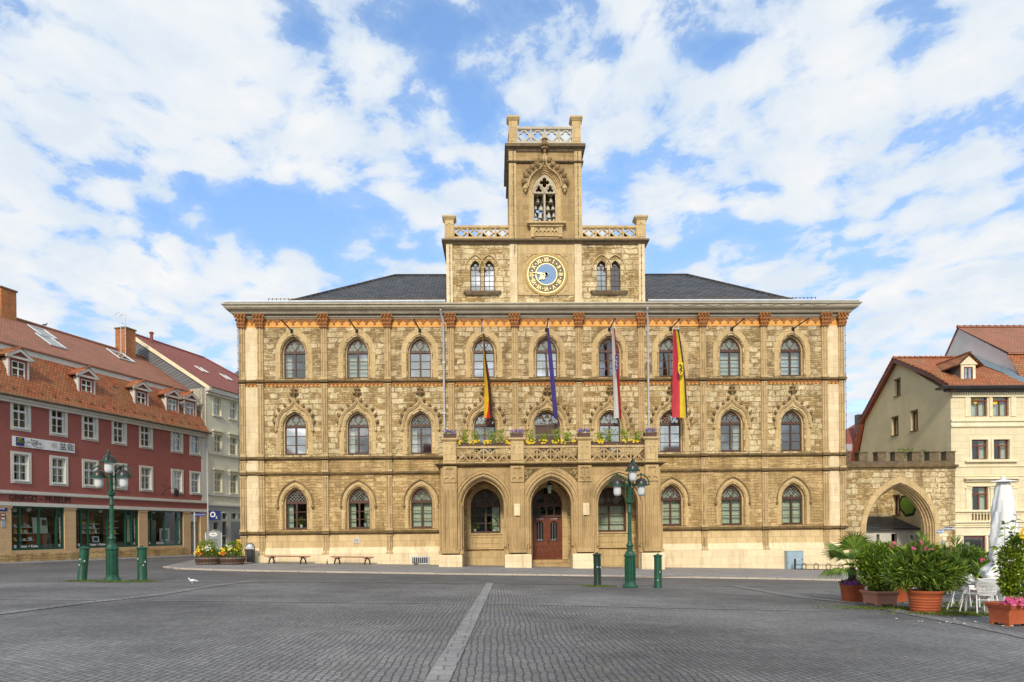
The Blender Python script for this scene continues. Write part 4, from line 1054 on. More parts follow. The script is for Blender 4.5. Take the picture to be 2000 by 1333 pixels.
sheet('paving_strip', [(a0.x-n_.x*w_, a0.y-n_.y*w_), (a2.x-n_.x*w_, a2.y-n_.y*w_), (a2.x+n_.x*w_, a2.y+n_.y*w_), (a0.x+n_.x*w_, a0.y+n_.y*w_)], 'strip', .016, 'wide pale slab strip running toward the town hall porch')
line_strip('road_edge', [(-200, 1130), (150, 1120), (330, 1111)], .18, 'band', .009, 'pale sett edge of street at left')
# pavement with kerb in front of the hall
kp = [gat(*p, .05) for p in ((318, 1107.5), (345, 1110.5), (400, 1112.5), (480, 1114.5), (700, 1118), (880, 1121), (1100, 1123.5), (1300, 1127), (1500, 1130), (1640, 1133), (1850, 1137), (2200, 1146))]
back = [(45, 2.2), (XR+.0, 2.2), (XL-.1, 1.0), (XL-1.0, 14.0), (gat(405, 1089).x, gat(405, 1089).y), (gat(375, 1097).x, gat(375, 1097).y)]
def pvz(p): return PV(p[0])-.0
pts = [(p.x, p.y) for p in kp]
mb = MB(); allp = pts + back; tris = tessellate_polygon([[Vector((p[0], p[1], 0)) for p in allp]])
vs = [(p[0], p[1], (PV(p[0]) if i >= len(pts) else max(Gd(*p)+.07, PV(p[0])-.03))) for i, p in enumerate(allp)]
fs = []
for t in tris:
    a, b, c = (Vector(vs[i]) for i in t); fs.append(tuple(t) if (b-a).cross(c-a).z > 0 else tuple(t[::-1]))
mb.add(vs, fs); pv_o = mb.build('pavement', M['pave']); tag(pv_o, 'grey sett pavement along the town hall', kind='structure')
mb = MB(); 
kz = [vs[i][2] for i in range(len(pts))]
closed = list(range(len(pts)))
n = len(pts); kv = []
for i in range(n):
    p = Vector((*pts[i], 0)); t = Vector((*pts[min(i+1, n-1)], 0)) - Vector((*pts[max(i-1, 0)], 0)); t.normalize(); nn = Vector((t.y, -t.x, 0))
    q = p + nn*.0; r_ = p - nn*.16
    kv += [(q.x, q.y, kz[i]-.4), (q.x, q.y, kz[i]+.004), (r_.x, r_.y, kz[i]+.004)]
mb.add(kv, [f for i in range(n-1) for f in ((3*i, 3*i+3, 3*i+4, 3*i+1), (3*i+1, 3*i+4, 3*i+5, 3*i+2))])
k_o = mb.build('kerb', M['kerb']); tag(k_o, 'pale stone kerb of the town hall pavement', kind='structure')
# sides of the pavement toward the street at left
mb = MB(); bp = [back[-3], back[-2], back[-1], pts[0]]
for i in range(3):
    a, b = bp[i], bp[i+1]; mb.add([(a[0], a[1], PV(a[0])-.6), (b[0], b[1], PV(b[0])-.6), (b[0], b[1], PV(b[0])), (a[0], a[1], PV(a[0]))], [(3, 2, 1, 0)])
k2 = mb.build('kerb', M['kerb']); tag(k2, 'stone kerb on the street side of the pavement', kind='structure')

# ================================================================== loose things at the hall
def poly_leaf(mb, c, d, up, ln, w):
    d = d.normalized(); s = d.cross(up)
    if s.length < 1e-4: s = Vector((1, 0, 0))
    s.normalize(); mid = c + d*ln*.45 + up*ln*.05
    mb.add([c, mid - s*w/2, c + d*ln, mid + s*w/2], [(0, 1, 2, 3)])
def leaf_cloud(mb, c, rad, n, ln, w, seed=0, shell=.45, upb=.3, bumps=5):
    rr = random.Random(seed); c = Vector(c)
    lob = [(Vector((rr.uniform(-1,1), rr.uniform(-1,1), rr.uniform(-.7,1))).normalized(), rr.uniform(.75, 1.12)) for _ in range(bumps)]
    for _ in range(n):
        v = Vector((rr.gauss(0,1), rr.gauss(0,1), rr.gauss(0,1))).normalized()
        k = 1.0
        for b, s in lob:
            dd = v.dot(b)
            if dd > .6: k *= 1 + (s-1)*(dd-.6)/.4
        q = (shell + (1-shell)*rr.random()**.6)*k
        p = c + Vector((v.x*rad[0]*q, v.y*rad[1]*q, v.z*rad[2]*q))
        d = (v + Vector((rr.uniform(-1,1), rr.uniform(-1,1), rr.uniform(-1,1)+upb))*.9)
        u = Vector((rr.uniform(-1,1), rr.uniform(-1,1), rr.uniform(.2,1))).normalized()
        poly_leaf(mb, p, d, u, ln*rr.uniform(.7,1.3), w*rr.uniform(.7,1.3))
def blossoms(mb, pts, r, rr):
    for p in pts:
        for k in range(5):
            a = 2*PI*k/5+rr.random(); mb.M = Matrix.Translation(p) @ Matrix.Rotation(a, 4, 'Y') @ Matrix.Rotation(rr.uniform(-.4,.4), 4, 'X')
            mb.add([(0,0,0), (r*.5,-.2*r,r*.5), (0,-.35*r,r*1.1), (-r*.5,-.2*r,r*.5)], [(0,1,2,3)])
        mb.M = Matrix()
# flags ----------------------------------------------------------------
def flag(name, label, pole_i, rows, cols, emblem=None, depth=(-.5, -1.75)):
    """rows: (py, [px boundaries of the stripes]); hung from the pole, cloth swings from parallel to the pole to slightly open"""
    root = empty(name, PT[pole_i][0]+(PT[pole_i][1]-PT[pole_i][0])*.3, 0, label, 'flag', 'flags hanging from the facade poles')
    lo = root.location; nc = len(cols)
    sub = 4
    def Yat(t, s): return depth[1]*(t) + depth[0]*(1-t)
    meshes = [MB() for _ in cols]
    G_ = []
    rs = []
    for (r0, r1) in zip(rows[:-1], rows[1:]):
        for q in range(4): f = q/4; rs.append((r0[0]*(1-f)+r1[0]*f, [a*(1-f)+b*f for a, b in zip(r0[1], r1[1])]))
    rs.append(rows[-1]); 
    for (py, bs) in rs:
        row = []
        for j in range(nc):
            for s in range(sub+1):
                f = s/sub; px = bs[j]*(1-f)+bs[j+1]*f; tt = (j+f)/nc
                p = at(px, py, Yat(tt, 0)+.05*math.sin(tt*9+py*.02)); row.append(p)
        G_.append(row)
    for j in range(nc):
        mb = meshes[j]; vs = []; base = j*(sub+1)
        for row in G_: vs += [row[base+s]-lo for s in range(sub+1)]
        m_ = sub+1
        mb.add(vs, [(i*m_+s, (i+1)*m_+s, (i+1)*m_+s+1, i*m_+s+1) for i in range(len(G_)-1) for s in range(sub)])
        mb.build('flag_stripe', cols[j], root, True)
    p, q = PT[pole_i]; tops = [G_[0][0], G_[0][-1]]
    mb = MB(); mb.tube([G_[0][0]-lo, G_[0][-1]-lo], .03, 5)
    for k, gq in enumerate(tops): 
        f = max(0, min(1, (gq.y-p.y)/(q.y-p.y))); mb.tube([gq-lo, p+(q-p)*f-lo], .012, 4)
    mb.build('flag_cord', M['white'], root)
    return root, G_, lo
fb = mat('flag_black', (.02,.018,.02), .7, bmp=0); fr = mat('flag_red', (.72,.02,.025), .7, bmp=0); fg = mat('flag_gold', (.85,.5,.01), .7, bmp=0)
fu = mat('flag_blue', (.09,.07,.42), .7, bmp=0, var=.2); fw = mat('flag_white', (.93,.93,.92), .7, bmp=0, var=.08); fy = mat('flag_yellow', (.85,.62,.02), .7, bmp=0); fr2 = mat('flag_crimson', (.62,.04,.06), .7, bmp=0); fk = mat('flag_slate', (.08,.06,.12), .7, bmp=0)
flag('german_flag', 'narrow black, red and gold flag hanging twisted above balcony', 3,
     [(651, [942.1, 942.7, 942.8, 944.8, 944.9]), (700, [944.4, 946.6, 946.7, 949.6, 949.9]), (725, [945.6, 949.2, 949.3, 952.8, 954.6]), (745, [946.5, 952, 952.1, 956.9, 957.4]), (780, [946, 954.6, 954.8, 959.6, 960.8]), (800, [945.5, 953, 955.6, 961, 961.4]), (817, [945.2, 949, 957.6, 960, 960.3])], [fg, fr, fb, fr])
flag('european_flag', 'slim plain blue flag folded edge-on above the balcony door', 4,
     [(640, [1068, 1071, 1072]), (700, [1071, 1077.5, 1079]), (760, [1076, 1083, 1085]), (817, [1081.5, 1087.5, 1089.5])], [fu, fu])
_, G3, lo3 = flag('state_flag', 'white and red flag with small blue crest, hanging narrow', 5,
     [(641, [1194.5, 1199, 1201]), (690, [1195.5, 1202, 1205]), (735, [1197, 1204, 1209.5]), (780, [1198.5, 1207, 1212]), (817, [1199, 1209, 1214])], [fw, fr])
_, G4, lo4 = flag('city_flag', 'broad red, yellow and black flag with a lion crest', 6,
     [(643, [1314.5, 1319, 1323, 1326]), (700, [1313.8, 1325, 1331.5, 1334.5]), (740, [1313.5, 1327.5, 1336, 1339]), (780, [1313, 1328, 1338, 1341.5]), (816, [1312.5, 1328, 1340, 1343])], [fr2, fy, fk], depth=(-.9, -1.7))
def crest(root, c, w, h, mbk, mfg, ymarks):
    mb = MB(); c = c - root.location
    mb.plate([(c.x-w, c.z+h), (c.x-w, c.z-h*.4), (c.x-w*.5, c.z-h*.85), (c.x, c.z-h), (c.x+w*.5, c.z-h*.85), (c.x+w, c.z-h*.4), (c.x+w, c.z+h)], [], c.y-.02, c.y)
    o = mb.build('crest', mbk, root); mb = MB()
    for (u, v, r) in ymarks: mb.blob((c.x+u*w, c.y-.025, c.z+v*h), r*w, 4, 1, .2, 1)
    mb.build('crest_charge', mfg, o)
r4 = [o for o in COL.objects if o.name.startswith('city_flag')][0]; r3_ = [o for o in COL.objects if o.name.startswith('state_flag')][0]
crest(r4, at(1329.5, 721, -1.62), .15, .38, fy, fb, [(-.2,.6,.4),(.1,.35,.35),(.3,.1,.4),(-.1,-.1,.35),(.15,-.35,.4),(-.4,.1,.2),(.55,.45,.25),(.5,-.2,.2),(-.5,-.3,.22),(-.1,-.65,.3),(-.6,.45,.2)])
crest(r3_, at(1204, 710, -1.55), .085, .5, mat('crest_blue', (.02,.04,.3), .6, bmp=0), fw, [(0,.7,.35),(-.4,.35,.35),(.3,.2,.35),(-.2,-.1,.4),(.4,-.3,.35),(0,-.6,.35)])
# flower boxes ----------------------------------------------------------
def flower_box(c, w, d, h, kind, seed, label, group):
    root = empty('flower_box', c, 0, label, 'flower box', group); rr = random.Random(seed)
    mb = MB(); mb.taper((0,0,0), w-.04, d-.04, w, d, h*.8); mb.box(-w/2-.015, w/2+.015, -d/2-.015, d/2+.015, h*.8, h); mb.build('trough', M['brownbox'], root)
    mb = MB(); fl = MB(); f2 = MB()
    if kind == 'pansy':
        leaf_cloud(mb, (0,0,h+.05), (w*.5, d*.6, .14), 160, .09, .05, seed); 
        blossoms(fl, [Vector((rr.uniform(-w*.5, w*.5), rr.uniform(-d*.7, d*.2), h+rr.uniform(.05,.25))) for _ in range(26)], .045, rr)
        mb.build('foliage', M['leafd'], root); fl.build('blossoms', M['fpur'], root)
    else:
        leaf_cloud(mb, (0,0,h), (w*.5, d*.7, .16), int(220*w), .08, .035, seed)
        n = max(2, int(w/.5))
        for k in range(n):
            x = -w*.42+w*.84*(k+.5)/n+rr.uniform(-.1,.1); hh = rr.uniform(.45,.8)
            for q in range(150):
                b = Vector((x+rr.gauss(0,.09), rr.gauss(0,.07), h)); d_ = Vector((rr.gauss(0,.25), rr.gauss(0,.25), 1)); poly_leaf(mb, b+d_*rr.random()*hh, d_+Vector((rr.gauss(0,.5), rr.gauss(0,.5), 0)), Vector((rr.gauss(0,1), rr.gauss(0,1), .2)), .15, .05)
            blossoms(f2, [Vector((x+rr.gauss(0,.08), rr.gauss(0,.05)-.05, h+hh*rr.uniform(.6,1.05))) for _ in range(2)], .03, rr)
        nb = int(16*w)
        pts_ = []
        for k in range(max(1, int(w/.45))):
            cx_ = rr.uniform(-w*.45, w*.45)
            pts_ += [Vector((cx_+rr.gauss(0,.1), -d*.5+rr.uniform(-.06,.05), h+rr.uniform(-.08,.12))) for _ in range(9)]
        blossoms(fl, pts_, .06, rr)
        mb.build('foliage', M['leafy'], root); fl.build('blossoms', M['fyel'], root); f2.build('small_blossoms', M['fyel'], root)
    return root
wh = ['leftmost', 'middle', 'right-hand']
for k in range(3):
    x0, x1 = PPX[k]+.4, PPX[k+1]-.4; w = (x1-x0)/2
    for j in range(2):
        flower_box((x0+w*(j+.5), PYF+.06, zbt+.035), w-.05, .2, .2, 'y', 11+k*2+j, 'brown trough of yellow flowers on the %s balustrade panel, %s of its pair' % (('left', 'middle', 'right')[k], ('left', 'right')[j]), 'flower troughs on the balcony rail')
for k in range(4):
    flower_box((PPX[k], PYF+.1, pz(862)+.185), .72, .4, .26, 'pansy', 31+k, 'violet pansy box on the %s balcony post' % ('leftmost', 'second', 'third', 'rightmost')[k], 'pansy boxes on the balcony posts')
# bells -----------------------------------------------------------------
def make_bell(s):
    mb = MB(); mb.lathe([(.02, .0), (.05, 0), (.055, -.02), (.09, -.05), (.12, -.12), (.135, -.24), (.17, -.33), (.19, -.36), (.17, -.362), (.1, -.3)], (0,0,0), 12)
    mb.tube([(.05*math.cos(a*PI/4), 0, .04+.05*math.sin(a*PI/4)) for a in range(8)], .012, 4, closed=True); return mb
bm = make_bell(1); b0 = None
bell_rows = [(378, [(1049, 1.0), (1060, .95), (1075.5, 1.0), (1084.5, .7)], 'top row'), (393, [(1049.5, 1.0), (1061, .9), (1075.8, 1.05), (1086.5, .7)], 'second row'), (408.5, [(1046, .78), (1056.8, 1.05), (1070, .95), (1080, .85), (1086.8, .7)], 'third row'),
             (423.5, [(1045.3, .7), (1055, 1.05), (1072, .98), (1081.5, .75)], 'fourth row'), (434.5, [(1045.5, .7), (1053.5, .8), (1073.5, .85), (1081.5, .7)], 'bottom row')]
nm = ['leftmost', 'second from left', 'middle-right', 'fourth from left', 'rightmost']
for (py, lst, rn) in bell_rows:
    for k, (px, s) in enumerate(lst):
        p = at(px, py-6, 1.1); lab = 'white porcelain bell, %s in the %s of the tower opening' % (nm[k] if k < len(lst)-1 else 'rightmost', rn)
        if b0 is None: b0 = bm.build('bell', M['bell'], None, True); o = b0
        else: o = b0.copy(); COL.objects.link(o)
        o.location = p; o.scale = (s*.86, s*.86, s*.92); tag(o, lab, 'bell', 'carillon bells in the tower')
# porch lantern ----------------------------------------------------------
p = at(1073, 955, -1.3); lt = empty('hanging_lantern', p, 0, 'green glazed iron lantern hanging in the middle porch arch', 'lantern')
zc_ = zpb-.35-p.z
mb = MB(); mb.tube([(0,0,.28), (0,0,zc_)], .015, 5); mb.blob((0,0,zc_-.06), .1, 6); mb.lathe([(.03,.42), (.06,.36), (.2,.28), (.24,.24), (.24,.21)], (0,0,0), 4, rot=PI/4)
for a in range(4): 
    t = PI/4+a*PI/2; mb.tube([(.22*math.cos(t), .22*math.sin(t), .22), (.14*math.cos(t), .14*math.sin(t), -.28)], .015, 4)
mb.lathe([(.15,-.27), (.16,-.3), (.05,-.34)], (0,0,0), 4, rot=PI/4); mb.build('lantern_frame', M['iron'], lt)
mb = MB(); mb.lathe([(.13,-.26), (.205,.2)], (0,0,0), 4, rot=PI/4); mb.build('lantern_glass', mat('milky_lantern_glass', (.4,.5,.36), .3, bmp=0), lt)
# fairy lights ------------------------------------------------------------
def light_string(path, label):
    root = empty('light_string', path[0], 0, label, 'string lights', 'string lights on the building edges'); o0 = Vector(path[0])
    mb = MB(); mb.tube([Vector(p)-o0 for p in path], .012, 4)
    for a, b in zip(path[:-1], path[1:]):
        a, b = Vector(a), Vector(b); n = max(1, int((b-a).length/.42))
        for k in range(n):
            c = a+(b-a)*(k+.5)/n-o0; mb.blob((c.x, c.y-.02, c.z), .035, 4)
    mb.build('cable_with_bulbs', M['greend'], root)
light_string([(XL-.05, -.22, z_ft), (XL-.05, -.24, z_s2), (XL-.05, -.24, z_s3), (XL-.08, -.26, z_s4)], 'dark bulb string down the left corner of the town hall')
light_string([(XR+.04, -.22, z_ft), (XR+.04, -.24, z_s2), (XR+.05, -.24, z_s3), (XR+.35, -.3, z_s4+.1)], 'dark bulb string down the right corner of the town hall')
light_string([(TX0+.25, -.12, zt1), (TX0+.25, -.12, zq+.1), (TX0+.3, -.35, zq-.2), (TX0+.27, -.15, zq-1.0)], 'dark bulb string down the left edge of the bell tower')
light_string([(TX1-.22, -.12, zt1), (TX1-.22, -.12, zq+.1), (TX1+.3, -.36, zq-.28), (TX1+2.2, -.36, zq-.33)], 'dark bulb string down the right edge of the bell tower')
light_string([(BX0+.2, -.12, zb1-.1), (BX0+.2, -.12, zb0+.1)], 'dark bulb string at the left edge of the clock storey')
light_string([(BX1-.2, -.12, zb1-.1), (BX1-.2, -.12, zb0+.1)], 'dark bulb string at the right edge of the clock storey')
pth = []
for k in range(13):
    x = BX1+1.5+(XR-BX1-2.5)*k/12; pth.append((x, -.98, z_cor-.18-(.12 if k % 2 else -.02)))
light_string(pth, 'sagging bulb string along the right half of the main cornice')
pth = [(XL+.5+(BX0-XL)*k/12, -.86, z_cor-.26-(.03 if k % 2 else 0)) for k in range(13)]
light_string(pth, 'bulb string along the left half of the main cornice')
# plants behind the ground-floor windows
def window_plant(px, py, label, kind):
    p = at(px, py, REC+.14); root = empty('window_plant', p, 0, label, 'potted plant', 'plants on the town hall window sills'); mb = MB(); mb.lathe([(.07,0), (.1,.17), (.11,.2)], n=10); mb.build('pot', M['white'] if kind != 'tall' else M['zinc'], root, True)
    mb = MB()
    if kind == 'tall':
        for k in range(7): mb.tube([(0,0,.18), (.05*math.cos(k), .02*math.sin(k), .5), (.13*math.cos(k*2), .04, .55+.09*k)], .02, 4, r2=.006)
    elif kind == 'round': leaf_cloud(mb, (0,0,.42), (.24,.12,.22), 170, .12, .06, int(px))
    else: leaf_cloud(mb, (0,0,.5), (.3,.1,.34), 130, .16, .03, int(px))
    mb.build('foliage', M['leafd'], root)
window_plant(589, 1032, 'round plant in white pot inside the leftmost ground-floor window', 'round'); window_plant(714, 1029, 'tall cactus inside the second ground-floor window from the left', 'tall')
window_plant(928, 1040, 'leafy plant at the left pane of the left porch window', 'round'); window_plant(966, 1040, 'spiky plant at the right pane of the left porch window', 'spiky')
# benches ------------------------------------------------------------------
def bench(x0, x1, py, label):
    c = at((x0+x1)/2, py, -1.0); a, b = at(x0, py, -1.0), at(x1, py, -1.0); w = b.x-a.x
    root = empty('bench', (c.x, -1.0, PV(c.x)), 0, label, 'bench', 'backless benches by the town hall wall'); root.rotation_euler = (0, math.atan(.0235), 0)
    mb = MB()
    for k in range(4): mb.box(-w/2, w/2, -.24+k*.125, -.24+k*.125+.105, .43, .48)
    for x in (-w*.34, w*.34): mb.box(x-.04, x+.04, -.22, .24, .39, .429)
    mb.build('seat', M['benchwood'], root)
    for x in (-w*.36, w*.36):
        mb = MB(); mb.tube([(x-.16, 0, 0), (x-.14, 0, .2), (x-.08, 0, .34), (x, 0, .38), (x+.08, 0, .34), (x+.14, 0, .2), (x+.16, 0, 0)], .045, 6); mb.box(x-.2, x+.2, -.2, .2, .36, .389); mb.box(x-.2, x-.1, -.15, .15, -.01, .03); mb.box(x+.1, x+.2, -.15, .15, -.012, .03)
        mb.build('leg', M['iron'], root)
bench(518.5, 604, 1086, 'red-brown timber bench beside the grey litter bin'); bench(647, 729, 1089, 'red-brown timber bench next to the brown bottle')
# litter bin
p = at(488.5, 1085, -.75); root = empty('litter_bin', (p.x, -.75, PV(p.x)), 0, 'grey round-topped litter bin at the left corner of the town hall', 'litter bin')
mb = MB(); mb.lathe([(.2, .06), (.22, .1), (.22, .8), (.24, .81), (.24, .84)], n=16); mb.build('bin_body', mat('dark_grey_metal', (.085,.085,.09), .5, .4), root, True)
mb = MB(); mb.tube([(-.27, 0, 0)] + [(-.27*math.cos(a*PI/10), 0, .9+.3*math.sin(a*PI/10)) for a in range(11)] + [(.27, 0, 0)], .025, 6); mb.build('bin_frame', M['iron'], root, True)
mb = MB(); mb.lathe([(.25, .9), (.24, 1.0), (.19, 1.09), (.1, 1.15), (.01, 1.17)], n=16); mb.box(-.2, .2, -.255, -.235, .86, .99); mb.build('bin_hood', M['zinc'], root, True)
def bottle(p, mm, label):
    mb = MB(); mb.lathe([(.035, 0), (.037, .02), (.037, .17), (.014, .23), (.014, .3), (.016, .31)], n=8); o = mb.build('bottle', mm, None, True); o.location = p; tag(o, label, 'bottle')
p = at(639, 1097, -1.1); bottle((p.x, -1.1, PV(p.x)), mat('brown_glass', (.08,.035,.015), .15, bmp=0), 'brown bottle standing on pavement between the two benches')
p = pat(420, 1104); bottle((p.x, p.y, PV(p.x)), M['opal'], 'pale bottle standing between the two barrel planters')
# utility cabinet, bike rack
p0, p1 = at(1536, 1111, -.45), at(1567, 1077, -.45); root = empty('utility_cabinet', ((p0.x+p1.x)/2, -.45, PV(p0.x)), 0, 'blue-grey metal cabinet against the wall at right', 'utility cabinet')
w = (p1.x-p0.x)/2; h = p1.z-PV(p0.x); mb = MB(); mb.box(-w, w, -.15, .25, 0, h); mb.box(-w-.02, w+.02, -.17, .27, h, h+.03); mb.build('cabinet_body', M['bluegrey'], root)
mb = MB(); mb.box(-w+.03, w-.03, -.165, -.151, .05, h-.04); d_ = mb.build('door', M['bluegrey'], root); mb = MB(); mb.box(w-.1, w-.07, -.19, -.166, h*.5, h*.6); mb.box(-w-.06, -w+.05, -.18, -.166, h*.4, h*.42); mb.build('handle', M['iron'], d_)
mb = MB(); rr = random.Random(4)
for k in range(7):
    x, z = rr.uniform(.0, .25), h*.5+rr.uniform(0, .5); mb.tube([(x+q*.03, -.168, z+rr.uniform(-.05,.05)) for q in range(4)], .008, 4)
mb.build('scribble', M['white'], root)
p0 = at(1553, 1100, -1.2); root = empty('bicycle_rack', (p0.x, -1.2, PV(p0.x)), 0, 'low grey tubular bicycle rack beside the cabinet', 'bicycle rack'); root.rotation_euler = (0, math.atan(.0235), 0)
mb = MB(); mb.box(-.07, .03, -.04, .04, 0, .68); mb.build('end_post', M['hood'], root)
mb = MB(); mb.tube([(0,0,.32), (2.9,0,.32)], .02, 5); mb.tube([(0,0,.06), (2.9,0,.06)], .02, 5); mb.build('rail', M['hood'], root)
for k in range(4):
    mb = MB(); c_ = .55+k*.75
    for dy in (-.0, .1): mb.tube([(c_+.14*math.cos(a*PI/6), dy, .22+.19*math.sin(a*PI/6)) for a in range(12)], .014, 4, closed=True)
    mb.build('hoop', M['hood'], root)
# barrel planters ----------------------------------------------------------
def barrel(px, py, label, seed, fl1, fl2):
    p = pat(px, py); root = empty('barrel_planter', (p.x, p.y+.6, PV(p.x)), 0, label, 'planter', 'half-barrel planters on the pavement'); rr = random.Random(seed)
    n = 24; mb = MB(); mb.lathe([(.6,0), (.64,.12), (.71,.3), (.74,.48), (.7,.48), (.68,.42)], n=n)
    for k in range(n):
        a = 2*PI*(k+.5)/n; mb.tube([(.63*math.cos(a), .63*math.sin(a), .02), (.72*math.cos(a), .72*math.sin(a), .3), (.75*math.cos(a), .75*math.sin(a), .48)], .012, 4)
    mb.build('barrel', M['barrel'], root)
    mb = MB(); mb.lathe([(.655,.09), (.675,.14)], n=n); mb.lathe([(.735,.36), (.75,.42)], n=n); mb.build('hoop', M['hoop'], root)
    mb = MB(); mb.lathe([(.01,.4), (.68,.41)], n=n); mb.build('soil', M['soil'], root)
    mb = MB(); leaf_cloud(mb, (0,0,.62), (.7,.65,.3), 1500, .11, .035, seed)
    leaf_cloud(mb, (.1 if seed % 2 else -.1, 0, .98), (.46,.4,.42), 900, .12, .035, seed+1)
    for k in range(150):
        b = Vector((rr.gauss(0,.25), rr.gauss(0,.25), .7)); d_ = Vector((rr.gauss(0,.35), rr.gauss(0,.35), 1)); poly_leaf(mb, b+d_*rr.random()*.35, d_, Vector((rr.gauss(0,1), rr.gauss(0,1), 0)), .16, .03)
    mb.build('foliage', M['leaf'], root)
    for nm_, mm, pts_, rs in (('yellow_blossoms', M['fyel'], [(rr.uniform(-.55,.5), rr.uniform(-.65,-.2), rr.uniform(.68,1.05)) for _ in range(14)], .06), ('orange_blossoms', M['fora'], [(rr.gauss(fl1, .09), rr.uniform(-.66,-.45), rr.gauss(.68,.06)) for _ in range(14)], .06), ('white_blossoms', M['fwhite'], [(rr.gauss(fl2, .1), rr.uniform(-.5,-.2), rr.gauss(.95,.1)) for _ in range(16)], .05)):
        mb = MB(); blossoms(mb, [Vector(q) for q in pts_], rs, rr); mb.build(nm_, mm, root)
barrel(399, 1104.5, 'left half-barrel planter with orange and yellow flowers', 40, -.3, .1)
barrel(445, 1104.5, 'right half-barrel planter with white and yellow flowers nearer the bin', 43, -.2, .05)
# pigeons ------------------------------------------------------------------
def bird(p, mm, label, s=1, rz=0, name='pigeon'):
    mb = MB(); mb.M = Matrix.Scale(s, 4)
    mb.tube([(-.2,0,.09), (-.12,0,.1), (-.02,0,.115), (.06,0,.13), (.11,0,.17), (.135,0,.2)], .03, 8, r2=.03)
    mb.blob((0,0,.12), .062, 8, 1.75, 1.0, 1.0); mb.blob((.13,0,.215), .03, 6); mb.tube([(.15,0,.212), (.185,0,.2)], .009, 4, r2=.002)
    for s_ in (-1, 1): mb.tube([(.0,.025*s_,.07), (.01,.025*s_,.0)], .006, 4); mb.tube([(.01,.025*s_,.003), (.04,.03*s_,.003)], .005, 4)
    for s_ in (-1, 1): mb.blob((-.04,.05*s_,.125), .045, 6, 2.4, .35, .7)
    o = mb.build(name, mm, None, True); o.location = p; o.rotation_euler = (0, 0, rz); tag(o, label, 'bird')
p = gat(376, 1140); bird(p, M['white'], 'white bird on the cobbles right of the left lamp post', .8, R(200))
p = pat(765, 1100); bird(p, M['feather'], 'dark pigeon on the pavement left of the cellar grille', 1, R(20))
p = pat(811, 1105); bird(p, mat('brown_feathers', (.2,.13,.08), .7), 'brown-grey pigeon below the cellar grille', 1, R(170))
p = pat(1183, 1107); bird(p, M['feather'], 'dark pigeon on the pavement under the right porch arch', 1.1, R(160))

# ================================================================== LAMP POSTS AND BOLLARDS
def lamp(px, py, label, dep, front):
    d = ray(px, py); p = gat(px, py); s = dep/4.4
    root = empty('street_lamp', p, 0, label, 'street lamp', 'three-lantern green street lamps')
    g = M['greenp']; mb = MB()
    mb.lathe([(.27,-.05), (.27,.05), (.23,.11), (.2,.16), (.19,.22), (.185,1.06), (.215,1.09), (.215,1.14), (.18,1.17), (.15,1.25), (.11,1.3)], n=8, rot=PI/8)
    for k in range(8):
        a = PI/8*2*k;
        x, y = .178*math.cos(a), .178*math.sin(a); mb.tube([(x,y,.26), (x,y,1.02)], .018, 4)
    mb.build('base', g, root)
    mb = MB(); mb.lathe([(.1,1.3), (.1,1.42), (.13,1.45), (.13,1.5), (.09,1.55), (.075,1.65), (.062,2.6), (.085,2.62), (.085,2.67), (.062,2.7), (.062,2.92), (.12,2.98), (.12,3.06), (.05,3.1), (.05,4.0)], n=12); mb.build('post', g, root, True)
    heads = [((-.42, 0), 3.6), ((.42, 0), 3.6), ((front[0], front[1]), 4.08)]
    for (hx, hy), hz in heads:
        L_ = math.hypot(hx, hy); ux, uy = hx/L_, hy/L_
        inn = .14; mb = MB()
        # upright bracket next to the post, then an arch over the hood to the ring's far side
        r = L_-inn; c0 = L_
        top = hz+.24
        P = [(ux*.05, uy*.05, 3.02), (ux*inn, uy*inn, 3.05), (ux*inn, uy*inn, hz+.05)]
        P += [(ux*(L_ - r*math.cos(a*PI/10)), uy*(L_ - r*math.cos(a*PI/10)), hz+.05+.31*math.sin(a*PI/10)) for a in range(1, 10)] + [(ux*(L_+r), uy*(L_+r), hz+.05), (ux*(L_+r), uy*(L_+r), hz-.02)]
        mb.tube(P, .024, 6); mb.tube([(0,0,3.35), (ux*inn, uy*inn, 3.35)], .02, 6); mb.tube([(0,0,hz), (ux*inn, uy*inn, hz)], .03, 6)
        mb.lathe([(.21,-.03), (.25,-.03), (.25,.025), (.21,.025)], (hx, hy, hz), 16); mb.blob((hx, hy, hz+.38), .04, 5)
        br = mb.build('bracket', g, root, True)
        mb = MB(); mb.lathe([(.215,.0), (.21,.06), (.19,.13), (.15,.185), (.09,.22), (.03,.24), (.02,.33)], (hx, hy, hz), 16); mb.build('lamp_hood', M['hood'], br, True)
        mb = MB(); mb.lathe([(.135,-.02), (.135,-.27), (.12,-.34), (.08,-.38), (.03,-.395)], (hx, hy, hz), 16); mb.build('lamp_glass', M['opal'], br, True)
    root.scale = (s, s, s); return root
zl = 4.4
lamp(219.5, 1136, 'green three-lantern street lamp in front of the red house', 250*(gat(219.5,1136)-CP).dot(CF)/FPX, (.12, -.36))
lamp(1231, 1148, 'green three-lantern street lamp in front of the town hall porch', 245*(gat(1231,1148)-CP).dot(CF)/FPX, (.05, -.4))
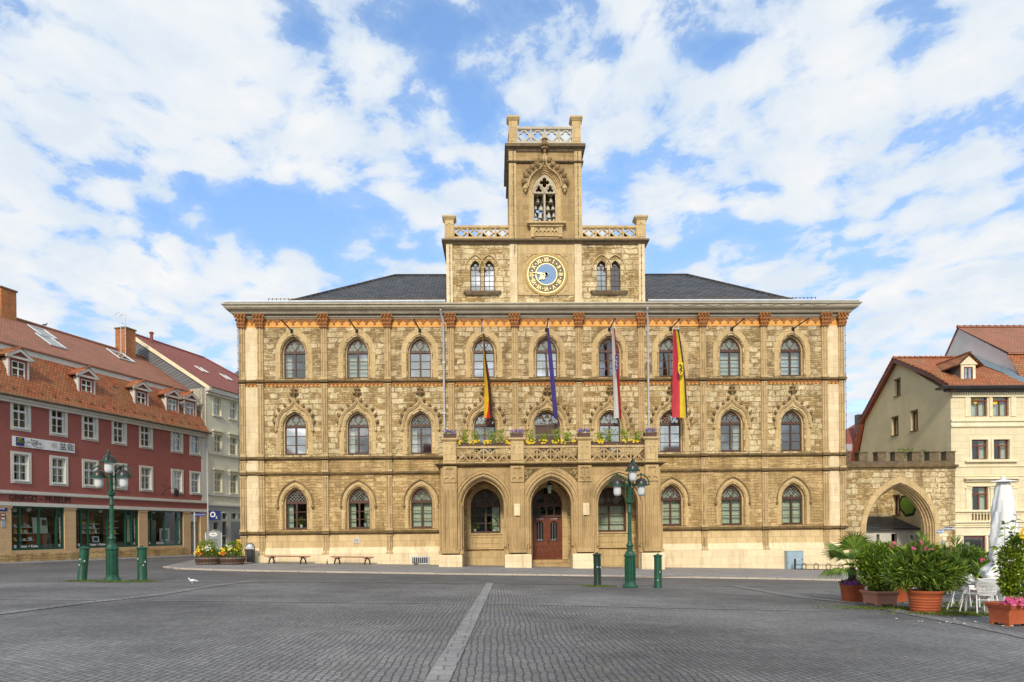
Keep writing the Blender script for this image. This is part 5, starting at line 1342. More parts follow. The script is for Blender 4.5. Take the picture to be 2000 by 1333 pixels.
def bollard(px, py, pyt, w, label, tilt=0, mm='greenp'):
    p = gat(px, py); dep = (p-CP).dot(CF); h = (py-pyt)*dep/FPX; r = w/2*dep/FPX
    root = empty('bollard', p, 0, label, 'bollard', 'cast iron bollards beside the street lamps'); root.rotation_euler = (0, tilt, R(20))
    mb = MB(); mb.lathe([(r*1.05,-.05), (r*1.05,.04), (r,.06), (r,h*.9), (r*1.15,h*.905), (r*1.2,h*.93), (r*1.1,h*.945), (r*.9,h*.955), (r*.25,h*.97), (r*.3,h*.985), (r*.1,h)], n=14); mb.build('bollard_body', M[mm], root, True)
    mb = MB(); mb.box(-.06, .06, -r-.008, -r+.02, h*.47, h*.49); mb.build('slot', M['iron'], root)
    mb = MB(); rr = random.Random(px)
    for k in range(3): a = rr.uniform(-.9, .9); z = h*rr.uniform(.2, .85); mb.cbox((r*math.sin(a), -r*math.cos(a), z), .04, .02, .05)
    mb.build('sticker', M['zinc'], root)
bollard(160, 1134, 1066, 17, 'leaning green bollard left of the lamp by the red house', R(4.5)); bollard(278, 1135, 1066, 17.5, 'green bollard right of the lamp by the red house')
bollard(1167.5, 1144, 1079, 14.5, 'dark nearly black-green bollard left of the porch lamp', R(-1), 'greend'); bollard(1285.5, 1149, 1081, 15, 'bright green bollard right of the porch lamp')
def moss(px, py, w, label, n=500, d=.35, mm='grass'):
    p = gat(px, py); rr = random.Random(int(px)); mb = MB()
    for _ in range(n):
        x, y = rr.gauss(0, w*.4), rr.gauss(0, d*.4); b = Vector((x, y, Gd(p.x+x, p.y+y)-p.z-.005)); poly_leaf(mb, b, Vector((rr.gauss(0,.6), rr.gauss(0,.6), .5)), Vector((rr.gauss(0,1), rr.gauss(0,1), .2)), .07, .03)
    o = mb.build('moss', M[mm]); o.location = p; tag(o, label, 'moss', kind='stuff')
moss(160, 1136, .6, 'moss round the leaning bollard'); moss(222, 1137, 1.1, 'moss round the left lamp base', 900); moss(275, 1136.5, .6, 'moss round the left pair bollard')
moss(1165, 1146, .7, 'moss round the dark bollard')
# ================================================================== LEFT: red house and its neighbour
HO = CP + CR0*(-28.5) + CF*38.0; HO.z = 0
HU = (CR0*.276 + CF*.961).normalized(); HN = (CR0*-.961 + CF*.276).normalized()
HRZ = math.atan2(HU.y, HU.x)
def hp(px, py, n=0.0):
    """photo point on the vertical plane n metres behind the red facade -> (s along facade, z)"""
    o = HO + HN*n; d = ray(px, py); t = ((o - CP).dot(HN))/d.dot(HN); q = CP + d*t
    return (q - o).dot(HU), q.z
def hg(s, n=0): q = HO + HU*s + HN*n; return Gd(q.x, q.y)
RH = empty('red_house', HO, HRZ, 'long dark red house with orange mansard roof, dormers and green shop windows', 'house')
def rput(mb, name, m, parent=None, smooth=False): return put(mb, name, m, parent or RH, smooth)
s_end = hp(403, 900)[0]; S0 = -9.0
z_eave = hp(0, 771)[1]; z_str = hp(0, 957.6)[1]; z_str2 = hp(0, 963.6)[1]; z_sg = hp(0, 980)[1]; z_sh = hp(0, 987.5)[1]; z_sb = hp(22, 1076)[1]
rowsz = [(hp(40, 780.7)[1], hp(40, 841.5)[1]), (hp(40, 883)[1], hp(40, 944)[1])]
wpx = [-38, 40.2, 114, 175.5, 232.5, 284.5, 345, 380.5]
ws = [hp(x, 820)[0] for x in wpx]
ws = [ws[1]-(ws[2]-ws[1])*2, ws[1]-(ws[2]-ws[1])] + ws[1:]
mb = MB(); hw = .44
hs = [rect(s-hw, s+hw, b+.13, a-.13) for s in ws for (a, b) in rowsz]
edges = [S0] + [(ws[i]+ws[i+1])/2 for i in range(len(ws)-1)] + [s_end]
for i, s in enumerate(ws):
    mb.plate(rect(edges[i], edges[i+1], z_str-.05, z_eave+.2), [rect(s-hw, s+hw, b+.13, a-.13) for (a, b) in rowsz], 0, .35)
mb.box(S0, s_end, -.01, .35, z_sg-.02, z_str-.05)
rput(mb, 'wall', 'redwall')
mb = MB(); mb.box(S0, s_end, -.11, 0, z_str2+.02, z_str+.02); mb.box(S0, s_end, -.06, -.001, z_str2-.02, z_str2+.02); mb.box(S0, s_end+.1, -.08, .3, z_sh, z_sg)
mb.box(s_end-.55, s_end, -.03, 0, z_str+.021, z_eave-.3)
rput(mb, 'trim_band', 'greytrim')
mb = MB(); mb.box(S0, s_end+.1, -.32, .2, z_eave-.18, z_eave+.02); mb.box(S0, s_end+.1, -.2, .2, z_eave-.34, z_eave-.181); rput(mb, 'eaves_cornice', 'greytrim')
mb = MB(); mb.tube([(S0, -.42, z_eave+.02), (s_end+.15, -.42, z_eave+.02)], .08, 8); rput(mb, 'gutter', 'dark', smooth=True)
# interior
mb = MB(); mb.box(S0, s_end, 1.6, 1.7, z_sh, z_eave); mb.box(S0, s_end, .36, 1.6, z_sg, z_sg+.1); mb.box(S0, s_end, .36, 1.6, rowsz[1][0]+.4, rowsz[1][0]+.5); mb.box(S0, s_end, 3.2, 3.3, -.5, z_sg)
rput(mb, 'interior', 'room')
def cross_window(parent, s, a, b, hw, y=.12, sur=True, m='white', tilt=0, curt=None, gl='gmid', surm='greytrim', bars=(.62,), lower=1):
    """white casement window: transom at about a third from the top, glazing bars below"""
    mb = MB(); f = .07; zt = b + (a-b)*.64
    cells = []
    for (x0, x1) in ((s-hw+f, s-.03), (s+.03, s+hw-f)):
        cells.append((x0, x1, zt+.05, a-f))
        n = 2 if lower else 1
        for k in range(n): cells.append((x0, x1, b+f+(zt-.05-b-f)*k/n+.015, b+f+(zt-.05-b-f)*(k+1)/n-.015))
    mb.plate(rect(s-hw, s+hw, b, a), [rect(*c) for c in cells], y, y+.06)
    mb.box(s-hw, s+hw, y-.05, y-.001, b, b+.06); mb.box(s-hw, s+hw, y-.03, y-.001, zt-.03, zt+.03)
    w = rput(mb, 'window', m, parent)
    mb = MB(); mb.add([(s-hw+.04, y+.03, b+.04), (s+hw-.04, y+.03, b+.04), (s+hw-.04, y+.03, a-.04), (s-hw+.04, y+.03, a-.04)], [(0,1,2,3)]); rput(mb, 'pane', gl, w)
    if curt:
        mb = MB()
        for q in ((0, 1) if curt == 'both' else ((0,) if curt == 'left' else (1,))):
            x0, x1 = (s-hw, s-.05) if q == 0 else (s+.05, s+hw)
            vs = []
            for k in range(9): x = x0+(x1-x0)*k/8; vs += [(x, y+.3+.03*math.sin(k*2), b), (x, y+.3+.03*math.sin(k*2), a)]
            mb.add(vs, [(2*k, 2*k+2, 2*k+3, 2*k+1) for k in range(8)])
        rput(mb, 'curtain', 'curtain', w)
    if sur:
        mb = MB(); mb.plate(rect(s-hw-.17, s+hw+.17, b-.15, a+.13), [rect(s-hw+.004, s+hw-.004, b+.004, a-.004)], -.03, .118); mb.box(s-hw-.03, s+hw+.03, -.09, -.031, b-.05, b); rput(mb, 'window_frame', surm, w)
    return w
curts = [None, 'left', None, 'right', 'right', None, None, None, 'right']
for i, s in enumerate(ws):
    for j, (a, b) in enumerate(rowsz):
        cross_window(RH, s, a-.13, b+.13, .44, curt=('right' if j and i in (1,2,3) else 'both' if j and i in (4,5,6,7) else None), gl='gmid' if (i+j) % 3 else 'gdark')
# purple sheets leaning in open casements
# mansard
zb_ = hp(0, 672, 1.6)[1]; sa, zr_ = hp(31, 624, 6.0); 
mb = MB(); n0, n1 = -.38, 1.6
mb.add([(S0, n0, z_eave+.05), (s_end, n0, z_eave+.05), (s_end, .0, z_eave+.55), (S0, .0, z_eave+.55), (s_end, n1, zb_), (S0, n1, zb_)], [(0,1,2,3), (3,2,4,5)])
rput(mb, 'mansard_slope', 'tileor')
mb = MB(); mb.add([(S0, n1-.28, zb_+.1), (s_end, n1-.28, zb_+.1), (s_end, 6.0, zr_), (S0, 6.0, zr_), (s_end, 12.0, zb_-.4), (S0, 12.0, zb_-.4), (S0, n1-.28, zb_+.0), (s_end, n1-.28, zb_+.0)], [(0,1,2,3), (3,2,4,5), (6,7,1,0)]); rput(mb, 'upper_roof', 'tilebr')
mb = MB(); mb.box(S0, s_end, n1-.2, n1+.1, zb_-.32, zb_-.001); rput(mb, 'fascia', 'greytrim')
mb = MB(); mb.box(S0, s_end-.05, .4, 11.8, 0, z_eave-.01); mb.add([(S0, 0, z_eave), (S0, n1, zb_), (S0, 6, zr_), (S0, 12, zb_-.4), (S0, 12, 0), (S0, 0, 0)], [(0,1,2,3,4,5)]); 
mb = MB(); mb.box(S0, S0+.3, .36, 11.8, 0, z_eave); mb.box(S0, s_end-.05, 11.5, 11.8, 0, z_eave+1.5); mb.box(s_end-.35, s_end-.05, .36, 11.5, 0, z_eave); rput(mb, 'side_wall', 'redwall')
mb = MB(); mb.tube([(S0, 6.0, zr_+.03), (s_end, 6.0, zr_+.03)], .11, 6); rput(mb, 'ridge', 'tilebr')
# snow hooks
mb = MB(); s = S0+.4
while s < s_end-.3: mb.box(s, s+.03, -.12, .1, z_eave+.38, z_eave+.62); mb.box(s-.1, s+.13, -.14, -.11, z_eave+.5, z_eave+.53); s += .85
rput(mb, 'snow_hooks', 'dark')
# dormers
for k, (px, pyb, pyt) in enumerate([(-150, 730, 690), (36.5, 751, 706), (169.5, 779, 742), (276.5, 800, 766), (337, 812, 780), (372, 818, 786)]):
    if k == 0: sd = None
    n_ = .42; sd, zb2 = hp(px, pyb, n_); _, zt2 = hp(px, pyt, n_)
    if k == 0: sd = hp(36.5, 751, n_)[0]-5.0; zb2 = hp(36.5, 751, n_)[1]; zt2 = hp(36.5, 706, n_)[1]
    hw = .53; dm = MB()
    run = 2.2
    dm.plate(rect(sd-hw, sd+hw, zb2, zt2+.12), [rect(sd-hw+.13, sd+hw-.13, zb2+.12, zt2-.02)], n_, n_+.12)
    d_ = rput(dm, 'dormer', 'redwall')
    mb = MB(); mb.add([(sd-hw, n_+.001, zb2-.02), (sd-hw, n_+run, zb2+.3), (sd-hw, n_+run, zt2+.12), (sd-hw, n_+.001, zt2+.12), (sd-hw+.05, n_+.12, zb2), (sd-hw+.05, n_+.12, zt2+.12)], [(0,3,2,1)])
    mb.add([(sd+hw, n_+.001, zb2-.02), (sd+hw, n_+run, zb2+.3), (sd+hw, n_+run, zt2+.12), (sd+hw, n_+.001, zt2+.12)], [(0,1,2,3)])
    mb.box(sd-hw-.1, sd-hw+.0, n_-.02, n_+.1, zb2+.02, zt2+.12); mb.box(sd+hw, sd+hw+.1, n_-.02, n_+.1, zb2+.02, zt2+.12)
    rput(mb, 'cheek', 'greytrim', d_)
    mb = MB(); ze = zt2+.12; zg = ze+.52; ov = .3
    mb.add([(sd-hw-ov, n_-.2, ze+.1), (sd, n_-.2, zg+.12), (sd, n_+run+.8, zg+.12), (sd-hw-ov, n_+run, ze+.1), (sd+hw+ov, n_-.2, ze+.1), (sd+hw+ov, n_+run, ze+.1)], [(0,3,2,1)[::-1], (4,1,2,5)[::-1]])
    mb.add([(sd-hw-ov, n_-.2, ze+.03), (sd, n_-.2, zg+.05), (sd, n_+run+.8, zg+.05), (sd-hw-ov, n_+run, ze+.03), (sd+hw+ov, n_-.2, ze+.03), (sd+hw+ov, n_+run, ze+.03)], [(0,3,2,1), (4,1,2,5)])
    mb.tube([(sd, n_-.22, zg+.13), (sd, n_+run+.8, zg+.13)], .06, 6); mb.blob((sd, n_-.22, zg+.15), .08, 5)
    rput(mb, 'dormer_roof', 'tileor', d_)
    mb = MB(); mb.box(sd-hw-ov+.04, sd+hw+ov-.04, n_-.16, n_, ze-.02, ze+.1)
    mb.plate([(sd-hw-ov, ze+.03), (sd-hw-ov+.18, ze+.03), (sd, zg-.1), (sd+hw+ov-.18, ze+.03), (sd+hw+ov, ze+.03), (sd+hw+ov, ze+.1), (sd, zg+.07), (sd-hw-ov, ze+.1)], [], n_-.19, n_-.1)
    rput(mb, 'pediment', 'greytrim', d_)
    mb = MB(); mb.add([(sd-hw-ov+.1, n_-.05, ze+.1), (sd+hw+ov-.1, n_-.05, ze+.1), (sd, n_-.05, zg)], [(0,1,2)]); rput(mb, 'gable_field', 'redwall', d_)
    mb = MB(); a, b, h2 = zt2-.02, zb2+.12, hw-.13; zt = b+(a-b)*.66; f = .055
    cells = [(x0, x1, z0, z1) for (x0, x1) in ((sd-h2+f, sd-.025), (sd+.025, sd+h2-f)) for (z0, z1) in ((zt+.035, a-f), (b+f, (b+zt)/2-.01), ((b+zt)/2+.01, zt-.035))]
    mb.plate(rect(sd-h2, sd+h2, b, a), [rect(*c) for c in cells], n_+.02, n_+.07); rput(mb, 'window', 'white', d_)
    mb = MB(); mb.add([(sd-h2, n_+.05, b), (sd+h2, n_+.05, b), (sd+h2, n_+.05, a), (sd-h2, n_+.05, a)], [(0,1,2,3)]); rput(mb, 'pane', 'gdark', d_)
    mb = MB(); mb.add([(sd-hw, n_+.5, zb2), (sd+hw, n_+.5, zb2), (sd+hw, n_+.5, zt2), (sd-hw, n_+.5, zt2)], [(0,1,2,3)]); rput(mb, 'interior', 'room', d_)
    mb = MB(); mb.box(sd-hw-.08, sd+hw+.08, n_-.12, n_+.02, zb2-.1, zb2+.02); rput(mb, 'sill', 'zinc', d_)
# skylights on the upper slope and one on the mansard
def skylight(c0, c1, nn, slope, name='skylight', m='gbright', w=.8, ln=1.1):
    pass
def roof_pt(n): return zb_+.1 + (zr_-zb_-.1)*(n-n1+.28)/(6.0-n1+.28)
for px, py, n, w, ln in ((83, 652, 4.7, 1.15, 1.1), (100, 679, 3.4, 1.1, 1.3), (236, 687, 4.6, 1.4, 1.2)):
    s = hp(px, py, n)[0]; za, zb3 = roof_pt(n-ln/2), roof_pt(n+ln/2)
    mb = MB(); P = [(s-w/2, n-ln/2, za+.1), (s+w/2, n-ln/2, za+.1), (s+w/2, n+ln/2, zb3+.1), (s-w/2, n+ln/2, zb3+.1)]
    mb.tube(P, .06, 4, closed=True); f_ = rput(mb, 'skylight', 'zinc'); mb = MB(); mb.add(P, [(0,1,2,3)]); rput(mb, 'pane', 'gbright', f_)
s, z = hp(230, 767.5, .75); mb = MB(); k_ = (zb_-z_eave-.55)/n1
P = [(s-.3, .6, z-.33), (s+.3, .6, z-.33), (s+.3, .95, z+.38), (s-.3, .95, z+.38)]; mb.tube(P, .05, 4, closed=True); f_ = rput(mb, 'skylight', 'dark'); mb = MB(); mb.add(P, [(0,1,2,3)]); rput(mb, 'pane', 'gmid', f_)
# chimneys
def chimney(px0, px1, pyb, pyt, n, dd):
    s0, zb4 = hp(px0, pyb, n); s1, _ = hp(px1, pyb, n); _, zt4 = hp(px0, pyt, n); s1 = s0+dd[0]
    mb = MB(); mb.box(s0, s1, n, n+dd[1], zb4-1.6, zt4); c = rput(mb, 'chimney', 'brick'); mb = MB(); mb.box(s0-.06, s1+.06, n-.06, n+dd[1]+.06, zt4, zt4+.1); rput(mb, 'chimney_cap', 'dark', c); return s0, s1, zb4, zt4
chimney(3, 30, 625, 562, 5.6, (1.0, 1.3))
c0, c1, czb, czt = chimney(246, 271, 702, 641, 5.2, (.95, 1.0))
mb = MB(); 
for dx in (0, .42): mb.tube([(c0-.5+dx, 5.15, czb-.5), (c0-.5+dx, 5.15, czt+.95), (c0-.47+dx, 5.3, czt+1.05), (c0-.45+dx, 5.7, czt+1.0), (c0-.45+dx, 5.75, czt+.85)], .022, 5)
z = czb-.4
while z < czt+.3: mb.tube([(c0-.5, 5.15, z), (c0-.08, 5.15, z)], .014, 4); z += .28
rput(mb, 'chimney_ladder', 'zinc')
b_ = hp(88.5, 640, 6.0); q = HO+HU*b_[0]+HN*6.0; bird((q.x, q.y, zr_+.12), M['feather'], 'dark pigeon perched on the ridge of the red house', 1.0, 0)
# shopfront ------------------------------------------------------------------
shops = [(22, 126, [40.5, 78, 112.5]), (148, 271, [160, 174, 212, 247, 259]), (288, 358, [298, 323, 347])]
shops_s = []
zbase = -.8
for (a, b, mull) in shops:
    s0, s1 = hp(a, 1030)[0], hp(b, 1030)[0]; shops_s.append((s0, s1))
# sandstone piers between the shops
door_s = (hp(372, 1030)[0], hp(392, 1030)[0])
solid = [(S0, shops_s[0][0])] + [(shops_s[0][1], shops_s[1][0]), (shops_s[1][1], shops_s[2][0]), (shops_s[2][1], door_s[0]), (door_s[1], s_end)]
mb = MB()
for a, b in solid: mb.box(a, b, -.02, .4, zbase, z_sh)
mb.box(shops_s[0][0], shops_s[0][1], -.0, .5, zbase, z_sb); mb.box(shops_s[1][0], shops_s[1][1], 0, .5, zbase, z_sb); mb.box(shops_s[2][0], shops_s[2][1], 0, .5, zbase, z_sb)
rput(mb, 'shop_pier', 'sand')
for a, b in solid[:4]:
    mb = MB(); mb.box(a-.04, b+.04, -.06, -.021, z_sh-.12, z_sh-.03); rput(mb, 'impost', 'sand')
mb = MB(); mb.box(S0, hp(365, 1080)[0], -.08, -.021, zbase, hp(22, 1081)[1]-.05); rput(mb, 'rough_plinth', 'low')
for i, (a, b, mull) in enumerate(shops):
    s0, s1 = shops_s[i]; zt_, zb5 = z_sh-.01, z_sb
    ms = [s0+.05]+[hp(x, 1030)[0] for x in mull]+[s1-.05]
    mb = MB(); hs = []
    for k in range(len(ms)-1):
        x0, x1 = ms[k]+.045, ms[k+1]-.045; narrow = x1-x0 < .75
        if narrow: hs += [rect(x0, x1, zb5+.1, zt_-.62), rect(x0, x1, zt_-.54, zt_-.1)]
        else: hs.append(rect(x0, x1, zb5+.1, zt_-.1))
    mb.plate(rect(s0, s1, zb5, zt_), hs, .06, .18)
    for k in range(len(ms)-1):
        x0, x1 = ms[k]+.045, ms[k+1]-.045
        if x1-x0 < .75: mb.tube([(x0, .14, zt_-.54), (x1, .14, zt_-.1)], .018, 4); mb.tube([(x1, .15, zt_-.54), (x0, .15, zt_-.1)], .018, 4)
        else: mb.tube([(x0, .14, zt_-.7), (x1, .14, zt_-.12)] if k % 2 else [(x0, .14, zt_-.12), (x1, .14, zt_-.6)], .02, 4)
    sh = rput(mb, 'shop_window', 'greenshop')
    mb = MB(); mb.add([(s0+.03, .12, zb5+.05), (s1-.03, .12, zb5+.05), (s1-.03, .12, zt_-.05), (s0+.03, .12, zt_-.05)], [(0,1,2,3)]); rput(mb, 'pane', 'gshop', sh)
    mb = MB(); mb.box(s0+.06, s1-.06, .125, .13, zb5+.1, zb5+.34); rput(mb, 'lower_strip', mat('charcoal_film', (.05,.055,.06), .6, bmp=0), sh)
    mb = MB()
    if i < 2:
        tx = (hp(81 if i == 0 else 176, 1030)[0]); vs, fs = text_geo('Natur + Kultur', .2, .002, bold=.004); c = (ms[1]+ms[2])/2 if i == 0 else (ms[2]+ms[3])/2
        mb.M = Matrix.Translation((c, .1, zb5+.22)); mb.add(vs, fs); mb.M = Matrix()
    else:
        for q in range(3): mb.box(s0+.9, s0+1.75, .112, .117, zb5+.14+q*.06, zb5+.165+q*.06)
    vs, fs = text_geo('www.ginkgoland.de', .17, .002); nx = (ms[-2]+ms[-1])/2
    mb.M = Matrix.Translation((nx, .1, (zb5+zt_)/2+.0)) @ Matrix.Rotation(R(-90), 4, 'Y'); mb.add(vs, fs); mb.M = Matrix()
    for nx2 in (ms[0]+.25, nx): mb.plate(rect(nx2-.07, nx2+.07, zb5+.15, zb5+.3), [foil(nx2, zb5+.225, .045, 3)], .108, .114)
    rput(mb, 'window_lettering', 'white', sh)
# goods behind the glass: shelves that belong to the shop, goods as stacked stands
rr = random.Random(9); cols_ = ['white', 'fyel', 'bell', 'leafy', 'bluegrey', 'curtain', 'amber']
def shelf(s0, s1, zs_, label, board=None):
    q = HO + HU*((s0+s1)/2) + HN*.8; w = (s1-s0)/2
    root = empty('display_shelf', (q.x, q.y, 0), HRZ, label, 'shelf', 'display shelves in the shop windows')
    mb = MB(); mb.box(-w, w, .35, .4, zs_[0]-.6, zs_[-1]+.7); mb.build('back_board', M['benchwood'], root)
    mb = MB()
    for z in zs_: mb.box(-w, w, -.1, .34, z-.03, z)
    mb.build('shelf_board', M['white'], root)
    for z in zs_:
        x = -w+.08
        while x < w-.2:
            ww = rr.uniform(.1, .24); h = rr.uniform(.12, .3); mb = MB(); mb.M = Matrix.Translation((x+ww/2, .05, z)) @ Matrix.Rotation(rr.uniform(-.15,.15), 4, 'Y') @ Matrix.Rotation(-.25, 4, 'X')
            mb.box(-ww/2, ww/2, -.02, .02, 0, h); mb.box(-ww/3, ww/3, -.025, -.0201, h*.3, h*.8); mb.build('book', M[rr.choice(cols_)], root); x += ww+rr.uniform(.04, .16)
(z0_, z1_) = (z_sb, z_sh)
hz_ = z1_-z0_
def zz(f): return z0_+hz_*f
shelf(hp(43, 1030)[0]+.1, hp(75, 1030)[0]+.3, [zz(.22), zz(.39), zz(.53)], 'shelf of books behind the left pane of the first shop window')
shelf(hp(182, 1030)[0]-.1, hp(208, 1030)[0]+.1, [zz(.38), zz(.5), zz(.62)], 'shelf of books behind the middle of the second shop window')
shelf(hp(232, 1030)[0]-.1, hp(245, 1030)[0]+.1, [zz(.36), zz(.52), zz(.7)], 'shelf of bottles right of the lamp post in the second shop window')
def panel(sx, w, z0, z1, n, m, label, tilt=0, inner=None):
    q = HO+HU*sx+HN*n; root = empty('display_board', (q.x, q.y, z0), HRZ, label, 'display board')
    h = z1-z0; mb = MB(); mb.M = Matrix.Rotation(tilt, 4, 'X'); mb.box(-w/2, w/2, 0, .04, 0, h); mb.build('board', M[m], root)
    if inner:
        mb = MB(); mb.M = Matrix.Rotation(tilt, 4, 'X'); mb.box(-w/2+inner[0]*w, -w/2+inner[1]*w, -.006, -.001, h*inner[2], h*inner[3])
        mb.build('picture', M['black'], root)
panel(hp(102, 1030)[0], .95, zz(.38), zz(.76), .9, 'curtain', 'pale poster board on an easel in the first shop window', -.1, (.62, .95, .5, .85))
panel(hp(337, 1035)[0], .95, zz(.12), zz(.50), .7, 'white', 'framed black and white picture in the third shop window', 0, (.2, .8, .2, .88))
panel(hp(320, 1010)[0], 1.9, zz(.1), zz(.75), 1.6, 'greytrim', 'pale staircase panel at the back of the third shop window')
panel(hp(263, 1030)[0]+.0, .42, zz(.12), zz(.85), .4, 'curtain', 'tall narrow pale banner in the second shop window')
panel(hp(200, 1062)[0]+.0, .5, zz(.15), zz(.3), .5, 'white', 'small framed print low in the second shop window', -.2, (.2, .8, .2, .8))
panel(hp(95, 1055)[0], 1.3, zz(.1), zz(.36), .9, 'benchwood', 'brown counter front in the first shop window')
for k, (px, py) in enumerate(((28, 996), (56, 995), (196, 998), (243, 998), (300, 1000), (338, 1001))):
    s, z = hp(px, py, .5); q = HO+HU*s+HN*.5; mb = MB(); mb.taper((0,0,-.12), .2, .1, .28, .12, .2); mb.tube([(0,0,.08), (0,.1,.3)], .02, 4); o = mb.build('spotlight', M['white'])
    o.location = (q.x, q.y, z); o.rotation_euler = (.4, 0, HRZ); tag(o, 'white spotlight inside the shop glass, number of its row: ' + ('leftmost', 'second', 'third', 'fourth', 'fifth', 'rightmost')[k], 'spotlight', 'spotlights in the shop windows'); o['label'] = 'white %s spotlight behind the tops of the green shop windows' % ('leftmost', 'second', 'third', 'fourth', 'fifth', 'rightmost')[k]
# door recess
mb = MB(); mb.box(door_s[0], door_s[1], .95, 1.0, zbase, z_sh); mb.box(door_s[1]-.03, door_s[1], .41, .95, zbase, z_sh); mb.box(door_s[0], door_s[0]+.03, .41, .95, zbase, z_sh); 
rput(mb, 'door_recess', 'beige')
mb = MB(); mb.box(door_s[0]+.05, door_s[0]+.7, .88, .94, zbase, z_sh-.8); d_ = rput(mb, 'door', 'greend'); mb = MB(); mb.box(door_s[0]+.6, door_s[0]+.64, .8, .88, 1.6, 1.9); rput(mb, 'handle', 'zinc', d_)
mb = MB(); mb.box(door_s[0]+.02, door_s[1]-.05, .3, .36, z_sh-.75, z_sh-.15); sg = rput(mb, 'entrance_sign', 'white'); mb = MB(); mb.blob((door_s[0]+.3, .29, z_sh-.38), .1, 5, 1, .1, 1.1); rput(mb, 'leaf_emblem', 'leaf', sg)
mb = MB(); vs, fs = text_geo('GINKGO ~ MUSEUM', .58, .008); s0 = hp(17, 972)[0]; s1 = hp(136, 977)[0]
mx_, mn_ = max(v[0] for v in vs), min(v[0] for v in vs); k = (s1-s0)/(mx_-mn_)
mb.add([((v[0]-mn_)*k+s0, v[1]-.05, v[2]*.95+(z_str2+z_sg)/2) for v in vs], fs); rput(mb, 'shop_name', mat('dark_bronze', (.03,.018,.008), .6, bmp=0))
# wall lantern on scrolled bracket
s, z = hp(316, 966); s2, _ = hp(338, 970, -.0); mb = MB(); n_ = -.9
mb.tube([(s, 0, z+.0), (s+.1, -.3, z+.35), (s+.15, -.7, z+.45), (s+.2, -1.1, z+.4)], .02, 5); mb.tube([(s, 0, z+.7), (s+.15, -.7, z+.45)], .015, 5); mb.tube([(s, 0, z+.0), (s+.15, -.5, z-.05), (s+.2, -.7, z+.2)], .015, 5)
mb.lathe([(.03,.1), (.17,-.05), (.17,-.1), (.13,-.45), (.05,-.5)], (s+.2, -1.1, z+.3), 4, rot=PI/4); rput(mb, 'lantern_bracket', 'iron')
mb = MB(); s = s_end-.15; mb.tube([(s, -.42, z_eave), (s, -.35, z_eave-.25), (s+.12, -.12, z_eave-.6), (s+.12, -.12, 1.4)], .06, 8); rput(mb, 'downpipe', 'zinc', smooth=True)
# signs at the far left pier
for (x0, x1, y0, y1, m, t) in ((-24, 13, 988, 999, 'blue', 'Frauentorstr.'), (0, 9, 1003.5, 1008.5, 'white', ''), (0, 9, 1010, 1016, 'white', ''), (2, 8, 1017, 1030, 'bluegrey', '')):
    (a, za1), (b, _) = hp(x0, y0, 0), hp(x1, y0, 0); zb6 = hp(x1, y1, 0)[1]; mb = MB(); mb.box(a, b, -.05, -.025, zb6, za1); sg = rput(mb, 'wall_sign', m)
    if m == 'white': mb = MB(); mb.plate(rect(a-.02, b+.02, zb6-.02, za1+.02), [rect(a+.03, b-.03, zb6+.03, za1-.03)], -.055, -.051); rput(mb, 'red_border', 'fpink' if 0 else 'redframe', sg)
    if t:
        mb = MB(); vs, fs = text_geo(t, .15, .002, bold=.004); mb.M = Matrix.Translation(((a+b)/2, -.056, (za1+zb6)/2)); mb.add(vs, fs); rput(mb, 'lettering', 'white', sg)
# banner
p0 = hp(23, 851, -.06); p1 = hp(145.5, 864, -.06); zt_ = p0[1]; zb7 = hp(23, 871, -.06)[1]; w = p1[0]-p0[0]; h = zt_-zb7
q = HO+HU*p0[0]+HN*-.06; BN = empty('banner', (q.x, q.y, zb7), HRZ, 'long white exhibition banner hung between the window rows of the red house', 'banner')
mb = MB(); n = 12; mb.add([(w*k/n, -.015*math.sin(k*1.7), j*h) for k in range(n+1) for j in (0, 1)], [(2*k, 2*k+2, 2*k+3, 2*k+1) for k in range(n)]); mb.build('banner_cloth', M['white'], BN)
mb = MB(); mb.box(w*.055, w*.18, -.035, -.03, h*.08, h*.92); pic = mb.build('picture', mat('violet_print', (.05,.03,.18), .8, bmp=0), BN)
mb = MB(); rr = random.Random(8)
for k in range(12): mb.blob((w*(.085+.08*rr.random()), -.037, h*(.35+.5*rr.random())), .07, 4, 1.4, .06, .7)
mb.build('green_shape', M['leaf'], pic)
mb = MB()
for t, z, sz in (('Bonsai', .8, .19), ('Ausstellung', .57, .19), ('2012', .35, .19), ('12. Mai - 12. Juni 2012', .13, .12)):
    vs, fs = text_geo(t, sz, .002); mb.M = Matrix.Translation((w*.335, -.033, h*z)); mb.add(vs, fs)
vs, fs = text_geo('盆栽', .50, .002); mb.M = Matrix.Translation((w*.86, -.033, h*.5)); mb.add(vs, fs); mb.M = Matrix()
mb.build('banner_lettering', mat('grey_ink', (.1,.1,.11), .8, bmp=0), BN)
mb = MB()
for k in range(5): mb.tube([(w*(.55+.02*k), -.034, h*(.75-.1*k)), (w*(.62+.015*k), -.034, h*(.85-.12*k)), (w*.7, -.034, h*(.8-.13*k))], .008, 3)
mb.tube([(w*.56, -.034, h*.1), (w*.62, -.034, h*.5), (w*.64, -.034, h*.88)], .01, 3); mb.build('brush_strokes', mat('pale_ink', (.35,.3,.33), .8, bmp=0), BN)
